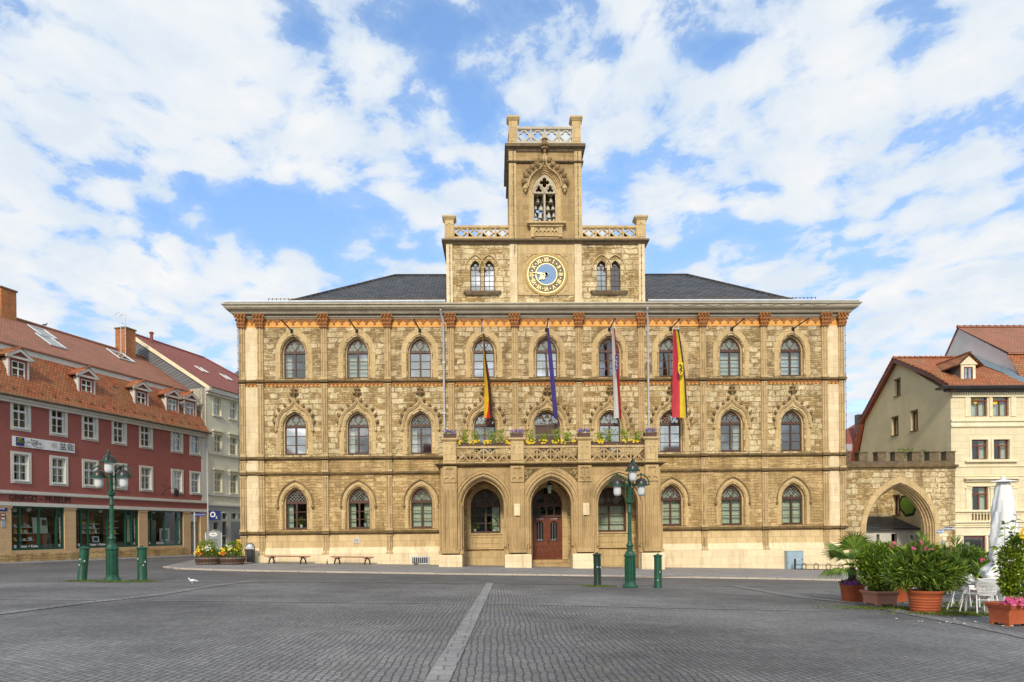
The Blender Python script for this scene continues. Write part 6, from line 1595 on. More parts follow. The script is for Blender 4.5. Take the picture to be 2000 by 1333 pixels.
# pavement by the red house
mb = MB(); n = 12; vs = []
for k in range(n+1):
    s = S0-6 + (s_end+20-S0)*k/n
    for nn in (0.5, -1.7): q = HO+HU*s+HN*nn; vs.append((q.x, q.y, Gd(q.x, q.y)+.09))
    q = HO+HU*s+HN*-1.7; vs.append((q.x, q.y, Gd(q.x, q.y)-.3))
mb.add(vs, [f for k in range(n) for f in ((3*k, 3*k+1, 3*k+4, 3*k+3), (3*k+1, 3*k+2, 3*k+5, 3*k+4))]); o = mb.build('pavement', M['pave']); tag(o, 'grey sett pavement along the red house', kind='structure')

# beige neighbour -------------------------------------------------------------
BH = empty('beige_house', HO, HRZ, 'tall beige house with slate gable and dark red roof beyond the red house', 'house')
def bput(mb, name, m, parent=None, smooth=False): return put(mb, name, m, parent or BH, smooth)
g0 = s_end+.02; g1 = g0+13.0; ze = hp(405, 759)[1]; zr2_ = hp(272, 657, 7.1)[1]
cols2 = [hp(424.5, 800)[0], hp(455, 800)[0]]; cols2 += [cols2[1]+(cols2[1]-cols2[0])*k for k in (1, 2)]
rz = [(hp(424, 777.6)[1], hp(424, 812)[1]), (hp(424, 849.6)[1], hp(424, 884)[1]), (hp(424, 924)[1], hp(424, 962)[1])]
ed2 = [g0, (cols2[0]+cols2[1])/2, (cols2[1]+cols2[2])/2, (cols2[2]+cols2[3])/2, g1]
zsh = hp(410, 985)[1]; hw = .42
mb = MB()
for i, s in enumerate(cols2): mb.plate(rect(ed2[i], ed2[i+1], zsh, ze), [rect(s-hw, s+hw, b, a) for a, b in rz], 0, .35)
mb.box(g0, g0+.3, .36, 14, 0, ze); mb.box(g1-.3, g1, .36, 14, 0, ze)
bput(mb, 'wall', 'beige')
mb = MB()
mb.add([(g0, -.02, 0), (g0, -.02, ze+.3), (g0, 7.1, zr2_-.1), (g0, 14.2, ze+.3), (g0, 14.2, 0)], [(0,1,2,3,4)][::-1]); mb.add([(g1, -.02, 0), (g1, -.02, ze+.3), (g1, 7.1, zr2_-.1), (g1, 14.2, ze+.3), (g1, 14.2, 0)], [(4,3,2,1,0)])
bput(mb, 'slate_gable', 'slateg')
rs1 = hp(397, 697, 7.1)[0]
mb = MB(); mb.add([(g0-.15, -.45, ze+.12), (g1, -.45, ze+.12), (rs1, 7.1, zr2_), (g0-.15, 7.1, zr2_), (g1, 14.6, ze+.12), (g0-.15, 14.6, ze+.12)], [(0,1,2,3), (1,4,2), (3,2,4,5)]); rf = bput(mb, 'roof', 'tilered')
mb = MB(); mb.tube([(g0-.15, 7.1, zr2_+.03), (rs1, 7.1, zr2_+.03), (g1, -.45, ze+.15)], .1, 6); bput(mb, 'ridge', 'tilered', rf)
mb = MB(); mb.add([(g0-.16, -.45, ze+.1), (g0-.16, 7.1, zr2_-.02), (g0-.16, 7.1, zr2_-.38), (g0-.16, -.45, ze-.22), (g0+.1, -.45, ze+.1), (g0+.1, 7.1, zr2_-.02), (g0+.1, 7.1, zr2_-.38), (g0+.1, -.45, ze-.22)], [(0,3,2,1), (4,5,6,7), (3,7,6,2), (0,4,7,3)]); bput(mb, 'bargeboard', 'creamp', rf)
mb = MB(); mb.box(g0-.1, g1, -.35, 0, ze-.25, ze+.1); mb.box(g0, g1, -.2, 0, ze-.45, ze-.251); bput(mb, 'eaves_cornice', 'greytrim')
for px, py in ((392, 723), (440, 738)):
    s, z = hp(px, py, 3.0); mb = MB(); fz = lambda n: ze+.12+(zr2_-ze-.12)*(n+.45)/7.55
    P = [(s-.35, 2.5, fz(2.5)+.1), (s+.35, 2.5, fz(2.5)+.1), (s+.35, 3.3, fz(3.3)+.1), (s-.35, 3.3, fz(3.3)+.1)]; mb.tube(P, .04, 4, closed=True); sk = bput(mb, 'skylight', 'white', rf); 
    mb = MB(); mb.add(P, [(0,1,2,3)]); bput(mb, 'pane', 'gbright', sk)
s = hp(296, 665, 6.5)[0]; mb = MB(); mb.lathe([(.12,-.4), (.12,.3), (.18,.32), (.18,.45), (.05,.5)], (s, 6.5, zr2_), 8); bput(mb, 'vent_pipe', 'tilered', rf)
for i, s in enumerate(cols2):
    for j, (a, b) in enumerate(rz):
        w = cross_window(BH, s, a, b, hw, sur=False, gl='gmid' if j == 0 else 'gdark', m='creamp', curt='both' if j == 0 and i == 0 else None)
        mb = MB(); mb.box(s-hw-.15, s+hw+.15, -.12, 0, b-.1, b); mb.box(s-hw-.14, s-hw, -.03, 0, b, a); mb.box(s+hw, s+hw+.14, -.03, 0, b, a)
        if j: mb.box(s-hw-.25, s+hw+.25, -.2, 0, a+.22, a+.34); mb.box(s-hw-.14, s+hw+.14, -.05, 0, a, a+.22)
        bput(mb, 'window_frame', 'beige', w)
mb = MB()
for z in (hp(405, 884)[1], hp(405, 965)[1], hp(405, 985)[1]): mb.box(g0, g1, -.12, 0, z-.1, z+.04)
bput(mb, 'string_course', 'greytrim')
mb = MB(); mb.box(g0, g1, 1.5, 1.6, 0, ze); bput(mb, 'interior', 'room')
# shop of the beige house
d0, d1 = hp(429, 1030)[0], hp(444, 1030)[0]; zt_ = hp(430, 1002)[1]; zb8 = .4
mb = MB(); hs = [rect(hp(417.5,1030)[0], hp(425.5,1030)[0], hp(420, 1034)[1], hp(420, 1021)[1]), rect(hp(433,1030)[0], hp(443,1030)[0], .55, hp(438, 1048)[1]), rect(hp(433,1030)[0], hp(443,1030)[0], hp(438,1046)[1], hp(438, 1019)[1]), rect(hp(433,1010)[0], hp(443,1010)[0], hp(438,1014)[1], hp(438, 1003)[1]),
      rect(hp(451,1030)[0], hp(484,1030)[0], hp(460,1062)[1], hp(460, 1019)[1]), rect(hp(451,1010)[0], hp(462,1010)[0], hp(455,1014)[1], hp(455, 1003)[1]), rect(hp(465,1010)[0], hp(484,1010)[0], hp(455,1014)[1], hp(455, 1003)[1])]
mb.plate(rect(g0, g1, -.5, zsh-.1), hs, 0, .3); bput(mb, 'shopfront', 'beige2')
mb = MB(); mb.add([(g0+.3, .2, .4), (g1, .2, .4), (g1, .2, zsh-.2), (g0+.3, .2, zsh-.2)], [(0,1,2,3)]); bput(mb, 'shop_pane', 'gdark')
# projecting shop sign
s, z = hp(420.5, 1007, -.45); q = HO+HU*s+HN*-.45
SG = empty('shop_sign', (q.x, q.y, z), R(-8), 'projecting blue cube sign with white letters O2', 'shop sign')
hh = .36; mb = MB(); mb.box(-hh, hh, -.2, .2, -hh, hh); mb.build('sign_box', M['blue'], SG)
mb = MB(); mb.tube([(0, .2, hh*.6), (.4, .7, hh*.6)], .03, 5); mb.build('sign_arm', M['zinc'], SG)
mb = MB(); vs, fs = text_geo('O', .58, .004, bold=.02); mb.M = Matrix.Translation((-.09, -.21, .04)); mb.add(vs, fs); vs, fs = text_geo('2', .28, .004, bold=.01); mb.M = Matrix.Translation((.22, -.21, -.18)); mb.add(vs, fs)
mb.M = Matrix(); mb.build('sign_lettering', M['white'], SG)
# street sign post left
p = Vector((ray(380.5, 1080))); p = CP + p*(44/p.dot(CF)); zg_ = Gd(p.x, p.y); ztop = (CP+ray(380.5, 1001)*(44/ray(380.5,1001).dot(CF))).z
root = empty('street_sign_post', (p.x, p.y, zg_), R(3), 'grey post with one small blue street name plate beside the red house', 'street sign')
mb = MB(); mb.tube([(0,0,-.1), (0,0,ztop-zg_)], .045, 6); mb.build('post', M['zinc'], root); mb = MB(); mb.box(.06, .66, -.02, .02, ztop-zg_-.25, ztop-zg_-.05); mb.build('name_plate', M['blue'], root)
mb = MB(); vs, fs = text_geo('Frauentorstraße', .09, .002); mb.M = Matrix.Translation((.36, -.025, ztop-zg_-.15)); mb.add(vs, fs); mb.build('plate_lettering', M['white'], root)
# info board
def atd(px, py, dep): d = ray(px, py); return CP + d*(dep/d.dot(CF))
a, b = atd(401.5, 1038, 44.5), atd(432, 1038, 44.5); zt_ = a.z; zg_ = Gd(a.x, a.y); w = (b-a).length
root = empty('notice_board', (a.x, a.y, zg_), R(-1), 'grey notice board with white oval on two posts behind the barrel planters', 'notice board')
h = zt_-zg_; mb = MB()
for x in (0, w): mb.tube([(x,0,-.1), (x,0,h-.1)], .035, 6)
mb.build('post', M['white'], root)
bz_ = (atd(415, 1074, 44.5).z-zg_); mb = MB(); mb.plate([(.06, bz_), (w-.06, bz_), (w-.06, h), (w*.66, h), (w*.5, h+.1), (w*.34, h), (.06, h)], [], -.03, .03); mb.build('board', mat('grey_board', (.3,.32,.31), .6, bmp=0), root)
mb = MB(); mb.blob((w/2, -.032, h-.22), .17, 8, 1.6, .05, .8); ov = mb.build('oval', M['white'], root)
mb = MB()
for k in range(5): mb.box(w*.2, w*.8, -.038, -.031, h-.55-k*.09, h-.53-k*.09)
mb.blob((w/2, -.045, h-.13), .03, 4); mb.box(w/2-.15, w/2+.15, -.048, -.044, h-.24, h-.21); mb.build('printed_lines', M['black'], root)
mb = MB(); mb.box(w*.5, w*.9, -.25, -.2, .2, bz_-.05); mb.build('lower_board', M['iron'], root)
# yellow and blue box
p = atd(472, 1075, 43.2); root = empty('parcel_box', (p.x-.25, p.y, Gd(p.x,p.y)), 0, 'yellow box on dark blue stand half hidden by the town hall corner', 'post box'); zq_ = atd(470, 1054, 43.2).z-Gd(p.x, p.y)
mb = MB(); mb.box(0, .5, -.2, .2, zq_*.48, zq_); mb.box(.05, .45, -.21, -.201, zq_*.7, zq_*.74); mb.build('box', M['yellow'], root); mb = MB(); mb.box(.08, .42, -.12, .12, 0, zq_*.48); mb.build('stand', M['blue'], root)
# bicycle behind the planter
p = pat(383, 1096); q = Vector((p.x, p.y+1.6, 0)); q.z = Gd(q.x, q.y); BK = empty('bicycle', q, R(70), 'dark bicycle half hidden behind the left barrel planter', 'bicycle')
def wheel(x):
    mb = MB(); mb.tube([(x+.34*math.cos(a*PI/12), 0, .35+.34*math.sin(a*PI/12)) for a in range(24)], .02, 5, closed=True); t = mb.build('wheel', M['iron'], BK)
    mb = MB()
    for a in range(12): mb.tube([(x, 0, .35), (x+.33*math.cos(a*PI/6), 0, .35+.33*math.sin(a*PI/6))], .003, 3)
    mb.build('spokes', M['zinc'], t)
wheel(-.52); wheel(.52)
mb = MB()
for P in ([(-.52,0,.35), (-.15,0,.85)], [(-.52,0,.35), (-.05,0,.3)], [(-.05,0,.3), (-.18,0,.95)], [(-.05,0,.3), (.38,0,.85)], [(-.15,0,.8), (.36,0,.85)], [(.36,0,1.0), (.52,0,.35)]): mb.tube(P, .018, 5)
mb.build('frame', M['crimson'], BK); mb = MB(); mb.blob((-.2,0,.99), .09, 5, 1.5, .8, .4); mb.build('saddle', M['iron'], BK); mb = MB(); mb.tube([(.3,-.28,1.08), (.36,-.1,1.03), (.36,.1,1.03), (.3,.28,1.08)], .014, 5); mb.build('handlebar', M['iron'], BK)
mb = MB(); mb.box(-.75,-.7,-.03,.03,.55,.62); mb.build('rear_light', M['fpink'], BK)
# ================================================================== RIGHT: arch wall, cream house, grey-gabled house
YA = .35
ax0, ax1 = XR+.0, at(1866, 1000, YA).x
def za(py, px=1760): return at(px, py, YA).z
AW = empty('gateway_wall', (0,0,0), 0, 'battlemented rubble wall with tall pointed archway right of the town hall', 'wall')
acx = at(1757.5, 1000, YA).x; aw = at(1835, 1040, YA).x - at(1680, 1040, YA).x; azs = za(1036); aza = za(930.5)
ztopw = za(912); zbat = za(884); zbl = za(901)
inn = at(1797, 1000, YA).x-at(1702, 1000, YA).x
ow = aw
mb = MB(); mb.plate(rect(ax0, ax1, -3, ztopw), [arch(acx, ow-.4, -2.99, azs, aza-.26)], YA, YA+.9); put(mb, 'wall', 'rub', AW)
mb = MB(); mb.plate(arch(acx, ow, -3, azs, aza), [arch(acx, ow-.66, -2.99, azs, aza-.40)], YA-.06, YA+.2)
put(mb, 'arch_ring', 'dressY', AW)
mb = MB()
for k in range(4): a = .62+.15*k; mb.plate(arch(acx, ow-a+.03, -3, azs, aza-.38-.09*k+.02), [arch(acx, ow-a-.17, -2.99, azs, aza-.38-.09*(k+1))], YA+.04+.17*k, YA+.34+.17*k)
put(mb, 'arch_moulding', 'dress', AW)
mb = MB(); mb.box(ax0, ax1+.15, YA-.16, YA+1.05, ztopw-.03, ztopw+.1); mb.box(ax0, ax1+.08, YA-.09, YA+1.0, ztopw-.12, ztopw-.031); put(mb, 'coping_course', 'string', AW)
mb = MB(); mb.box(ax0, ax1, YA, YA+.5, ztopw+.1, zbl); put(mb, 'parapet', 'dark', AW)
mpx = [(1650, 1659), (1677.5, 1694.5), (1714, 1730), (1747.5, 1765.5), (1781, 1799), (1815, 1833), (1848, 1865)]
for a, b in mpx:
    x0, x1 = at(a, 890, YA).x, at(b, 890, YA).x; mb = MB(); mb.box(x0, x1, YA-.02, YA+.5, zbl+.0, zbat); mb.box(x0-.05, x1+.05, YA-.07, YA+.55, zbat, zbat+.06); put(mb, 'merlon', 'dark', AW)
# cream house
YC = .55
cx0 = at(1858, 900, YC).x; cx1 = at(1998, 760, YC).x + .35
CH = empty('cream_house', (0,0,0), 0, 'cream stone house with olive gable side and orange tiled roof right of the gateway', 'house')
def cput(mb, name, m, parent=None, smooth=False): return put(mb, name, m, parent or CH, smooth)
def zc(py, px=1915): return at(px, py, YC).z
zeave = zc(762); 
rpk = atX(1753, 700, cx0); yb_, zb_r = atX(1690, 823, cx0).y, atX(1690, 823, cx0).z
cwin = []
for (a, b, rows) in (((1895, 1929), (1938, 1973), [(770, 815), ]),):
    pass
wcols = [(1897, 1929), (1940, 1971)]
wrows = [(769, 814, 'o'), (859, 898, 'o'), (951, 998, 'o')]
holes = []
for (x0, x1) in wcols:
    for (t, b, _) in wrows: holes.append((at(x0, 850, YC).x, at(x1, 850, YC).x, zc(b), zc(t)))
sh_h = [(at(1882, 1040, YC).x, at(1925, 1040, YC).x, -.2, zc(1047)), (at(1930, 1040, YC).x, at(1946, 1040, YC).x, -1.2, zc(1047))]
def cell_wall(mb, x0, x1, z0, z1, holes, y0, y1):
    hs = [h for h in holes if h[2] >= z0-.01 and h[3] <= z1+.01 and h[0] > x0 and h[1] < x1]
    mb.plate(rect(x0, x1, z0, z1), [rect(*h) for h in hs], y0, y1)
xm = (holes[0][1]+holes[3][0])/2
zf1, zf2, zf3 = zc(823), zc(916), zc(1020)
mb = MB()
for (z0, z1) in ((zf1, zeave), (zf2, zf1), (zf3, zf2)):
    for (x0, x1) in ((cx0, xm), (xm, cx1)): cell_wall(mb, x0, x1, z0, z1, holes, YC, YC+.4)
mb2 = MB(); mb2.plate(rect(cx0, cx1+2, -3, zf3), [rect(*h) for h in sh_h], YC, YC+.4); cput(mb2, 'ground_floor_wall', 'creamp')
cput(mb, 'front_wall', 'creamw')
mb = MB(); hsd = []
for (x, y, w_, h_) in ((1751.5, 764.5, 0, 0), ):
    pass
def gw(px0, px1, py0, py1):
    a, b = atX(px1, py1, cx0), atX(px0, py1, cx0); c = atX((px0+px1)/2, py0, cx0); d = atX((px0+px1)/2, py1, cx0); return (a.y, b.y, d.z, c.z)
gws = [gw(1747, 1759, 741, 773), gw(1742, 1755, 815, 850), gw(1779, 1793, 803, 841)]
gwl = [gw(1745, 1758, 968, 1006)]
out = [(YC+.4, -3), (yb_+1.2, -3), (yb_+1.2, zb_r-3.2), (yb_, zb_r), (rpk.y, rpk.z-.25), (YC+.4, zeave)]
# gable wall built in (y, z) then turned
def gable(mb, out, holes, x0, x1):
    t = MB(); t.plate(out, holes, 0, x1-x0); vs = [(x0+v[1], v[0], v[2]) for v in t.v]; mb.add(vs, [f[::-1] for f in t.f])
gable(mb, out, [rect(*g) for g in gws+gwl], cx0, cx0+.4)
cput(mb, 'gable_wall', 'olive')
mb = MB(); mb.box(cx0, cx0+.9, YC-.05, YC+.0, zf3, zeave); mb = MB()
mb.box(cx0+.41, cx0+1.2, YC+.5, yb_, -3, zeave-1); cput(mb, 'interior', 'room')
for k, g in enumerate(gws+gwl):
    mb = MB(); y0, y1, z0, z1 = g; x = cx0+.18; f = .07
    t = MB(); t.plate(rect(y0, y1, z0, z1), [rect(y0+f, (y0+y1)/2-.04, z0+f, z1-f), rect((y0+y1)/2+.04, y1-f, z0+f, z1-f)], 0, .06); mb.add([(x+v[1], v[0], v[2]) for v in t.v], [q[::-1] for q in t.f])
    w = cput(mb, 'window', 'redframe'); mb = MB(); mb.add([(x+.03, y1, z0), (x+.03, y0, z0), (x+.03, y0, z1), (x+.03, y1, z1)], [(0,1,2,3)]); cput(mb, 'pane', 'gmid', w)
    mb = MB(); mb.box(cx0-.06, cx0+.2, y0-.05, y1+.05, z0-.06, z0-.001); mb.box(cx0-.02, cx0+.02, y0-.03, y1+.03, z1, z1+.06); cput(mb, 'sill', 'dark', w)
# roof with sprocketed eaves
mb = MB(); ex = cx0-.32; rx1 = cx1
f_e = (YC-.55, zeave+.12); mid = (YC+1.4, zeave+1.35)
prof = [f_e, mid, (rpk.y, rpk.z), (yb_+.2, zb_r+.1), (yb_+1.5, zb_r-3.0)]
vs = [(x, y, z) for (y, z) in prof for x in (ex, rx1)]
mb.add(vs, [(2*k, 2*k+1, 2*k+3, 2*k+2) for k in range(len(prof)-1)])
rf = cput(mb, 'roof', 'tileor')
mb = MB()
vs = []
for (y, z) in prof: vs += [(ex-.01, y, z-.02), (ex-.01, y, z-.30), (ex+.32, y, z-.30)]
mb.add(vs, [q for k in range(len(prof)-1) for q in ((3*k, 3*k+1, 3*k+4, 3*k+3), (3*k+1, 3*k+2, 3*k+5, 3*k+4))]); cput(mb, 'verge_board', 'redframe', rf)
mb = MB(); n = 14
for (a, b) in zip(prof[:-1], prof[1:]):
    L_ = math.hypot(b[0]-a[0], b[1]-a[1]); m_ = max(2, int(L_/.3))
    for k in range(m_): t0, t1 = k/m_, (k+.9)/m_; mb.tube([(ex, a[0]+(b[0]-a[0])*t0, a[1]+(b[1]-a[1])*t0+.05), (ex, a[0]+(b[0]-a[0])*t1, a[1]+(b[1]-a[1])*t1+.03)], .07, 5)
x = ex
while x < rx1: mb.tube([(x, rpk.y, rpk.z+.06), (x+.36, rpk.y, rpk.z+.03)], .11, 6, r2=.09); x += .38
cput(mb, 'ridge_tiles', 'tileor', rf)
mb = MB(); ge = at(1815, 765, YC-.6)
mb.box(cx0-1.0, cx1+2, YC-.62, YC-.0, zeave-.02, zeave+.1); mb.box(cx0-.45, cx1+2, YC-.42, YC-.001, zeave-.14, zeave-.021); 
mb.tube([(cx0-.95, YC-.6, zeave+.1), (cx1+2, YC-.6, zeave+.1)], .08, 8); cput(mb, 'gutter', 'hood')
mb = MB(); k = cx0+.02
while k < cx1+1.5: mb.box(k, k+.07, YC-.2, YC-.001, zeave-.3, zeave-.16); k += .15
mb.box(cx0, cx1+2, YC-.1, YC-.0015, zeave-.46, zeave-.301); cput(mb, 'dentil_cornice', 'creamp')
# dormer
dx0, dx1 = at(1879, 735, YC+.6).x, at(1904, 735, YC+.6).x; dzb, dzt = at(1890, 746, YC+.6).z, at(1890, 714, YC+.6).z; yd = YC+.6; dcx = (dx0+dx1)/2
mb = MB(); mb.plate(rect(dx0-.05, dx1+.05, dzb-.15, dzt+.05), [rect(dx0+.12, dx1-.12, dzb+.05, dzt-.1)], yd, yd+.1); mb.plate([(dx0-.2, dzt+.05), (dx1+.2, dzt+.05), (dcx, dzt+.62)], [], yd-.05, yd+.1); dm = cput(mb, 'dormer', 'creamp')
mb = MB(); 
for x in (dx0-.04, dx1+.03): mb.add([(x, yd+.1, dzb-.2), (x, yd+3, dzb+.6), (x, yd+3.0, dzt+.1), (x, yd+.1, dzt+.05)], [(0,3,2,1), (0,1,2,3)][:1] if x < dcx else [(0,1,2,3)])
cput(mb, 'cheek', 'slateg', dm)
mb = MB(); ov = .45
mb.add([(dx0-ov, yd-.2, dzt-.02), (dcx, yd-.2, dzt+.78), (dcx, yd+3.6, dzt+.78), (dx0-ov, yd+3.2, dzt-.02), (dx1+ov, yd-.2, dzt-.02), (dx1+ov, yd+3.2, dzt-.02)], [(0,1,2,3), (1,4,5,2)])
mb.add([(dx0-ov, yd-.2, dzt-.1), (dcx, yd-.2, dzt+.7), (dcx, yd+3.6, dzt+.7), (dx0-ov, yd+3.2, dzt-.1), (dx1+ov, yd-.2, dzt-.1), (dx1+ov, yd+3.2, dzt-.1)], [(0,3,2,1), (1,2,5,4)])
mb.tube([(dcx, yd-.22, dzt+.8), (dcx, yd+3.6, dzt+.8)], .08, 6)
cput(mb, 'dormer_roof', 'tileor', dm)
mb = MB(); a, b, z0, z1 = dx0+.12, dx1-.12, dzb+.05, dzt-.1
mb.plate(rect(a, b, z0, z1), [rect(a+.07, (a+b)/2-.03, z0+.07, z1-.07), rect((a+b)/2+.03, b-.07, z0+.07, z1-.07)], yd+.03, yd+.08); cput(mb, 'window', 'redframe', dm)
mb = MB(); mb.add([(a, yd+.06, z0), (b, yd+.06, z0), (b, yd+.06, z1), (a, yd+.06, z1)], [(0,1,2,3)]); cput(mb, 'pane', 'gbright', dm)
# windows on the front
for i, (x0, x1, z0, z1) in enumerate(holes):
    row = i % 3; mb = MB(); f = .06; y = YC+.12; zt = z0+(z1-z0)*.7; c = (x0+x1)/2
    mb.plate(rect(x0, x1, z0, z1), [rect(x0+f, x1-f, zt+.05, z1-f), rect(x0+f, c-.04, z0+f, zt-.05), rect(c+.04, x1-f, z0+f, zt-.05)], y, y+.07); mb.box(x0+.02, x1-.02, y-.04, y-.001, zt-.04, zt+.04)
    w = cput(mb, 'window', 'redframe'); mb = MB(); mb.add([(x0, y+.04, z0), (x1, y+.04, z0), (x1, y+.04, z1), (x0, y+.04, z1)], [(0,1,2,3)]); cput(mb, 'pane', 'gdark', w)
    mb = MB(); yy = y+.25; vs = []
    parts = [(x0, x1)] if row == 0 else [(x0, x0+.32), (x1-.35, x1)]
    for a, b in parts:
        vs = [];
        for k in range(13): vs += [(a+(b-a)*k/12, yy+.03*math.sin(k*2.2), z0-.05), (a+(b-a)*k/12, yy+.03*math.sin(k*2.2), z1)]
        mb.add(vs, [(2*k, 2*k+2, 2*k+3, 2*k+1) for k in range(12)])
    cput(mb, 'curtain', 'curtain', w)
    if row == 0:
        mb = MB(); fx = x0+.42 if i == 0 else x0+.22; fz_ = z1-.45 if i == 0 else z0+.95; mb.plate(foil(fx, fz_, .19, 6, .3), [], y+.02, y+.03); cput(mb, 'paper_flower', 'fyel', w)
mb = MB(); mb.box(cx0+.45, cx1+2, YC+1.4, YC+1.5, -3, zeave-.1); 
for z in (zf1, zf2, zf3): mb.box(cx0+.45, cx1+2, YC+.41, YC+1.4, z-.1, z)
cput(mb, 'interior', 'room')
mb = MB()
def hz(z, h, o, a=None, b=None): mb.box(cx0-.02 if a is None else a, cx1+2 if b is None else b, YC-o, YC-.001, z, z+h)
hz(zc(824), .12, .14); hz(zc(831), .22, .05); hz(zc(834), .08, .1); hz(zc(912), .05, .06, cx0+.25, cx1+2); hz(zc(931), .05, .06, cx0+.25, cx1+2)
hz(zc(1000), .12, .12); hz(zc(1021), .1, .16); hz(zc(1026), .1, .06); hz(zc(1030), .05, .09); hz(zc(1046), .06, .04)
xa, xb = holes[0][0]-.45, holes[3][1]+.45
hz(zc(903), .09, .2, xa, xb); hz(zc(937), .1, .28, xa-.1, xb+.1); hz(zc(941), .1, .14, xa, xb); hz(zc(950.5), .08, .08, xa+.15, xb-.15)
for (x0, x1) in ((xa, holes[0][0]-.06), (holes[0][1]+.06, holes[3][0]-.06), (holes[3][1]+.06, xb)):
    for (t, b) in ((769, 814), (952, 998)): mb.box(x0+.05, x1-.02, YC-.06, YC-.0012, zc(b), zc(t))
    mb.box(x0, x1+.03, YC-.1, YC-.0611, zc(955), zc(952)); mb.box(x0+.0, x1+.02, YC-.09, YC-.0612, zc(771.5), zc(768))
for i, (x0, x1, z0, z1) in enumerate(holes):
    if i % 3 == 1: mb.plate(rect(x0-.14, x1+.14, z0-.05, z1+.14), [rect(x0-.001, x1+.001, z0, z1)], YC-.04, YC-.0013)
cput(mb, 'mouldings', 'creamp')
mb = MB()
for (x0, x1, z0, z1) in (holes[2], holes[5]):
    n = 5
    for k in range(n+1):
        x = x0+.02+(x1-x0-.04)*k/n; zz0, zz1 = zc(1016), zc(1003)
        mb.lathe([(.03, 0), (.05, .06), (.03, (zz1-zz0)*.5), (.05, (zz1-zz0)*.6), (.03, zz1-zz0)], (x, YC-.05, zz0), 6)
cput(mb, 'blind_baluster', 'string')
for i, (x0, x1, z0, z1) in enumerate(sh_h):
    mb = MB(); mb.plate(rect(x0, x1, z0, z1), [rect(x0+.09, x1-.09, z0+.09, z1-.09)], YC+.08, YC+.16); w = cput(mb, ('shop_window', 'door')[i], 'crimson'); mb = MB(); mb.add([(x0, YC+.12, z0), (x1, YC+.12, z0), (x1, YC+.12, z1), (x0, YC+.12, z1)], [(0,1,2,3)]); cput(mb, 'pane', 'gmid', w)
    mb = MB(); mb.box(x0+.3, x0+.8, YC+.6, YC+.7, z0, z1-.4); mb.box(x0+.1, x1-.1, YC+.5, YC+.6, z0, z0+.7); cput(mb, 'display', 'curtain', w)
mb = MB(); mb.box(cx0+.2, at(1880,1040,YC).x, YC-.03, YC-.001, -3, zc(1052)); mb.box(at(1926,1040,YC).x, at(1929.5,1040,YC).x, YC-.04, YC-.001, -3, zc(1050)); cput(mb, 'pier', 'creamp')
# grey gabled house
GH = empty('grey_gabled_house', (0,0,0), 0, 'tall house at the right edge with pale grey gable and brown-red mansard roof', 'house')
gx = cx1+.02; X2 = gx+16
pk = atX(1872, 640, gx); bk = atX(1968, 690, gx); ev = atX(1997, 748, gx); rb = atX(1842, 695, gx); 
mb = MB(); o_ = [(ev.y, -3), (rb.y+6, -3), (rb.y+5, rb.z-6.5), (pk.y, pk.z-.1), (bk.y, bk.z-.1), (ev.y, ev.z)]
gable(mb, o_, [], gx, gx+.4); mb.box(gx+.4, X2, ev.y, ev.y+.4, -3, ev.z); put(mb, 'wall', 'pinkgrey', GH)
mb = MB(); prof2 = [(ev.y-.3, ev.z-.1), (bk.y, bk.z)]; 
mb.add([(x, y, z) for (y, z) in prof2 for x in (gx-.1, X2)], [(0,1,3,2)]); put(mb, 'mansard_slope', 'tileor', GH)
prof3 = [(bk.y-.15, bk.z+.02), (pk.y, pk.z), (rb.y+5, rb.z-6.4)]
mb = MB(); mb.add([(x, y, z) for (y, z) in prof3 for x in (gx-.1, X2)], [(2*k, 2*k+1, 2*k+3, 2*k+2) for k in range(2)]); mb.box(gx-.1, X2, bk.y-.2, bk.y-.151, bk.z-.12, bk.z+.02); put(mb, 'upper_roof', 'tilebr', GH)
mb = MB(); x = gx-.1
while x < X2: mb.tube([(x, pk.y, pk.z+.07), (x+.44, pk.y, pk.z+.03)], .12, 6, r2=.1); x += .46
put(mb, 'ridge_tiles', 'tilebr', GH)
# lead flashing where the cream roof meets the gable
mb = MB(); ww = .55
fp = [(f_e[0]+.2, f_e[1]+.25), (mid[0], mid[1]+.25), ((mid[0]+rpk.y)/2, (mid[1]+rpk.z)/2+.3), (rpk.y, rpk.z+.45), (rpk.y+1.5, rpk.z-.3)]
mb.add([(x, y, z-(.22 if x < gx-.3 else 0)) for (y, z) in fp for x in (gx-ww, gx-.02)], [(2*k, 2*k+1, 2*k+3, 2*k+2) for k in range(len(fp)-1)]); cput(mb, 'lead_flashing', 'lead', rf)
# background house between hall and cream house
q0, q1 = atd(1630, 850, 68), atd(1690, 815, 68)
BG = empty('far_red_roofed_house', (0,0,0), 0, 'distant house with pinkish red tiled roof seen between town hall and cream house', 'house')
mb = MB(); y0 = 24; xa_, xb_ = at(1640, 850, y0).x-4, at(1692, 850, y0).x+3; ztp, zbt_ = at(1690, 815, y0+4).z, at(1650, 892, y0).z-.5
sl = (at(1692,815,y0+4).z-at(1648,842,y0+4).z)/(at(1692,815,y0+4).x-at(1648,842,y0+4).x)
xq0, xq1 = at(1648, 842, y0+4).x, at(1692, 815, y0+4).x
mb.add([(xa_, y0, zbt_), (xb_, y0, zbt_), (xb_, y0+4, ztp+(xb_-xq1)*sl*.2), (xq1, y0+4, ztp), (xq0-4, y0+4, ztp-(xq1-xq0+4)*sl)], [(0,1,2,3,4)]); bgr = put(mb, 'roof', 'tilered', BG)
mb = MB(); mb.box(xa_, xb_, y0+.2, y0+8, -3, zbt_); put(mb, 'wall', 'beige', BG)
mb = MB(); cq = at(1677, 830, y0+2); mb.cbox((cq.x, y0+2, cq.z-2.2), .5, .6, 3.2); put(mb, 'chimney', 'hood', BG)
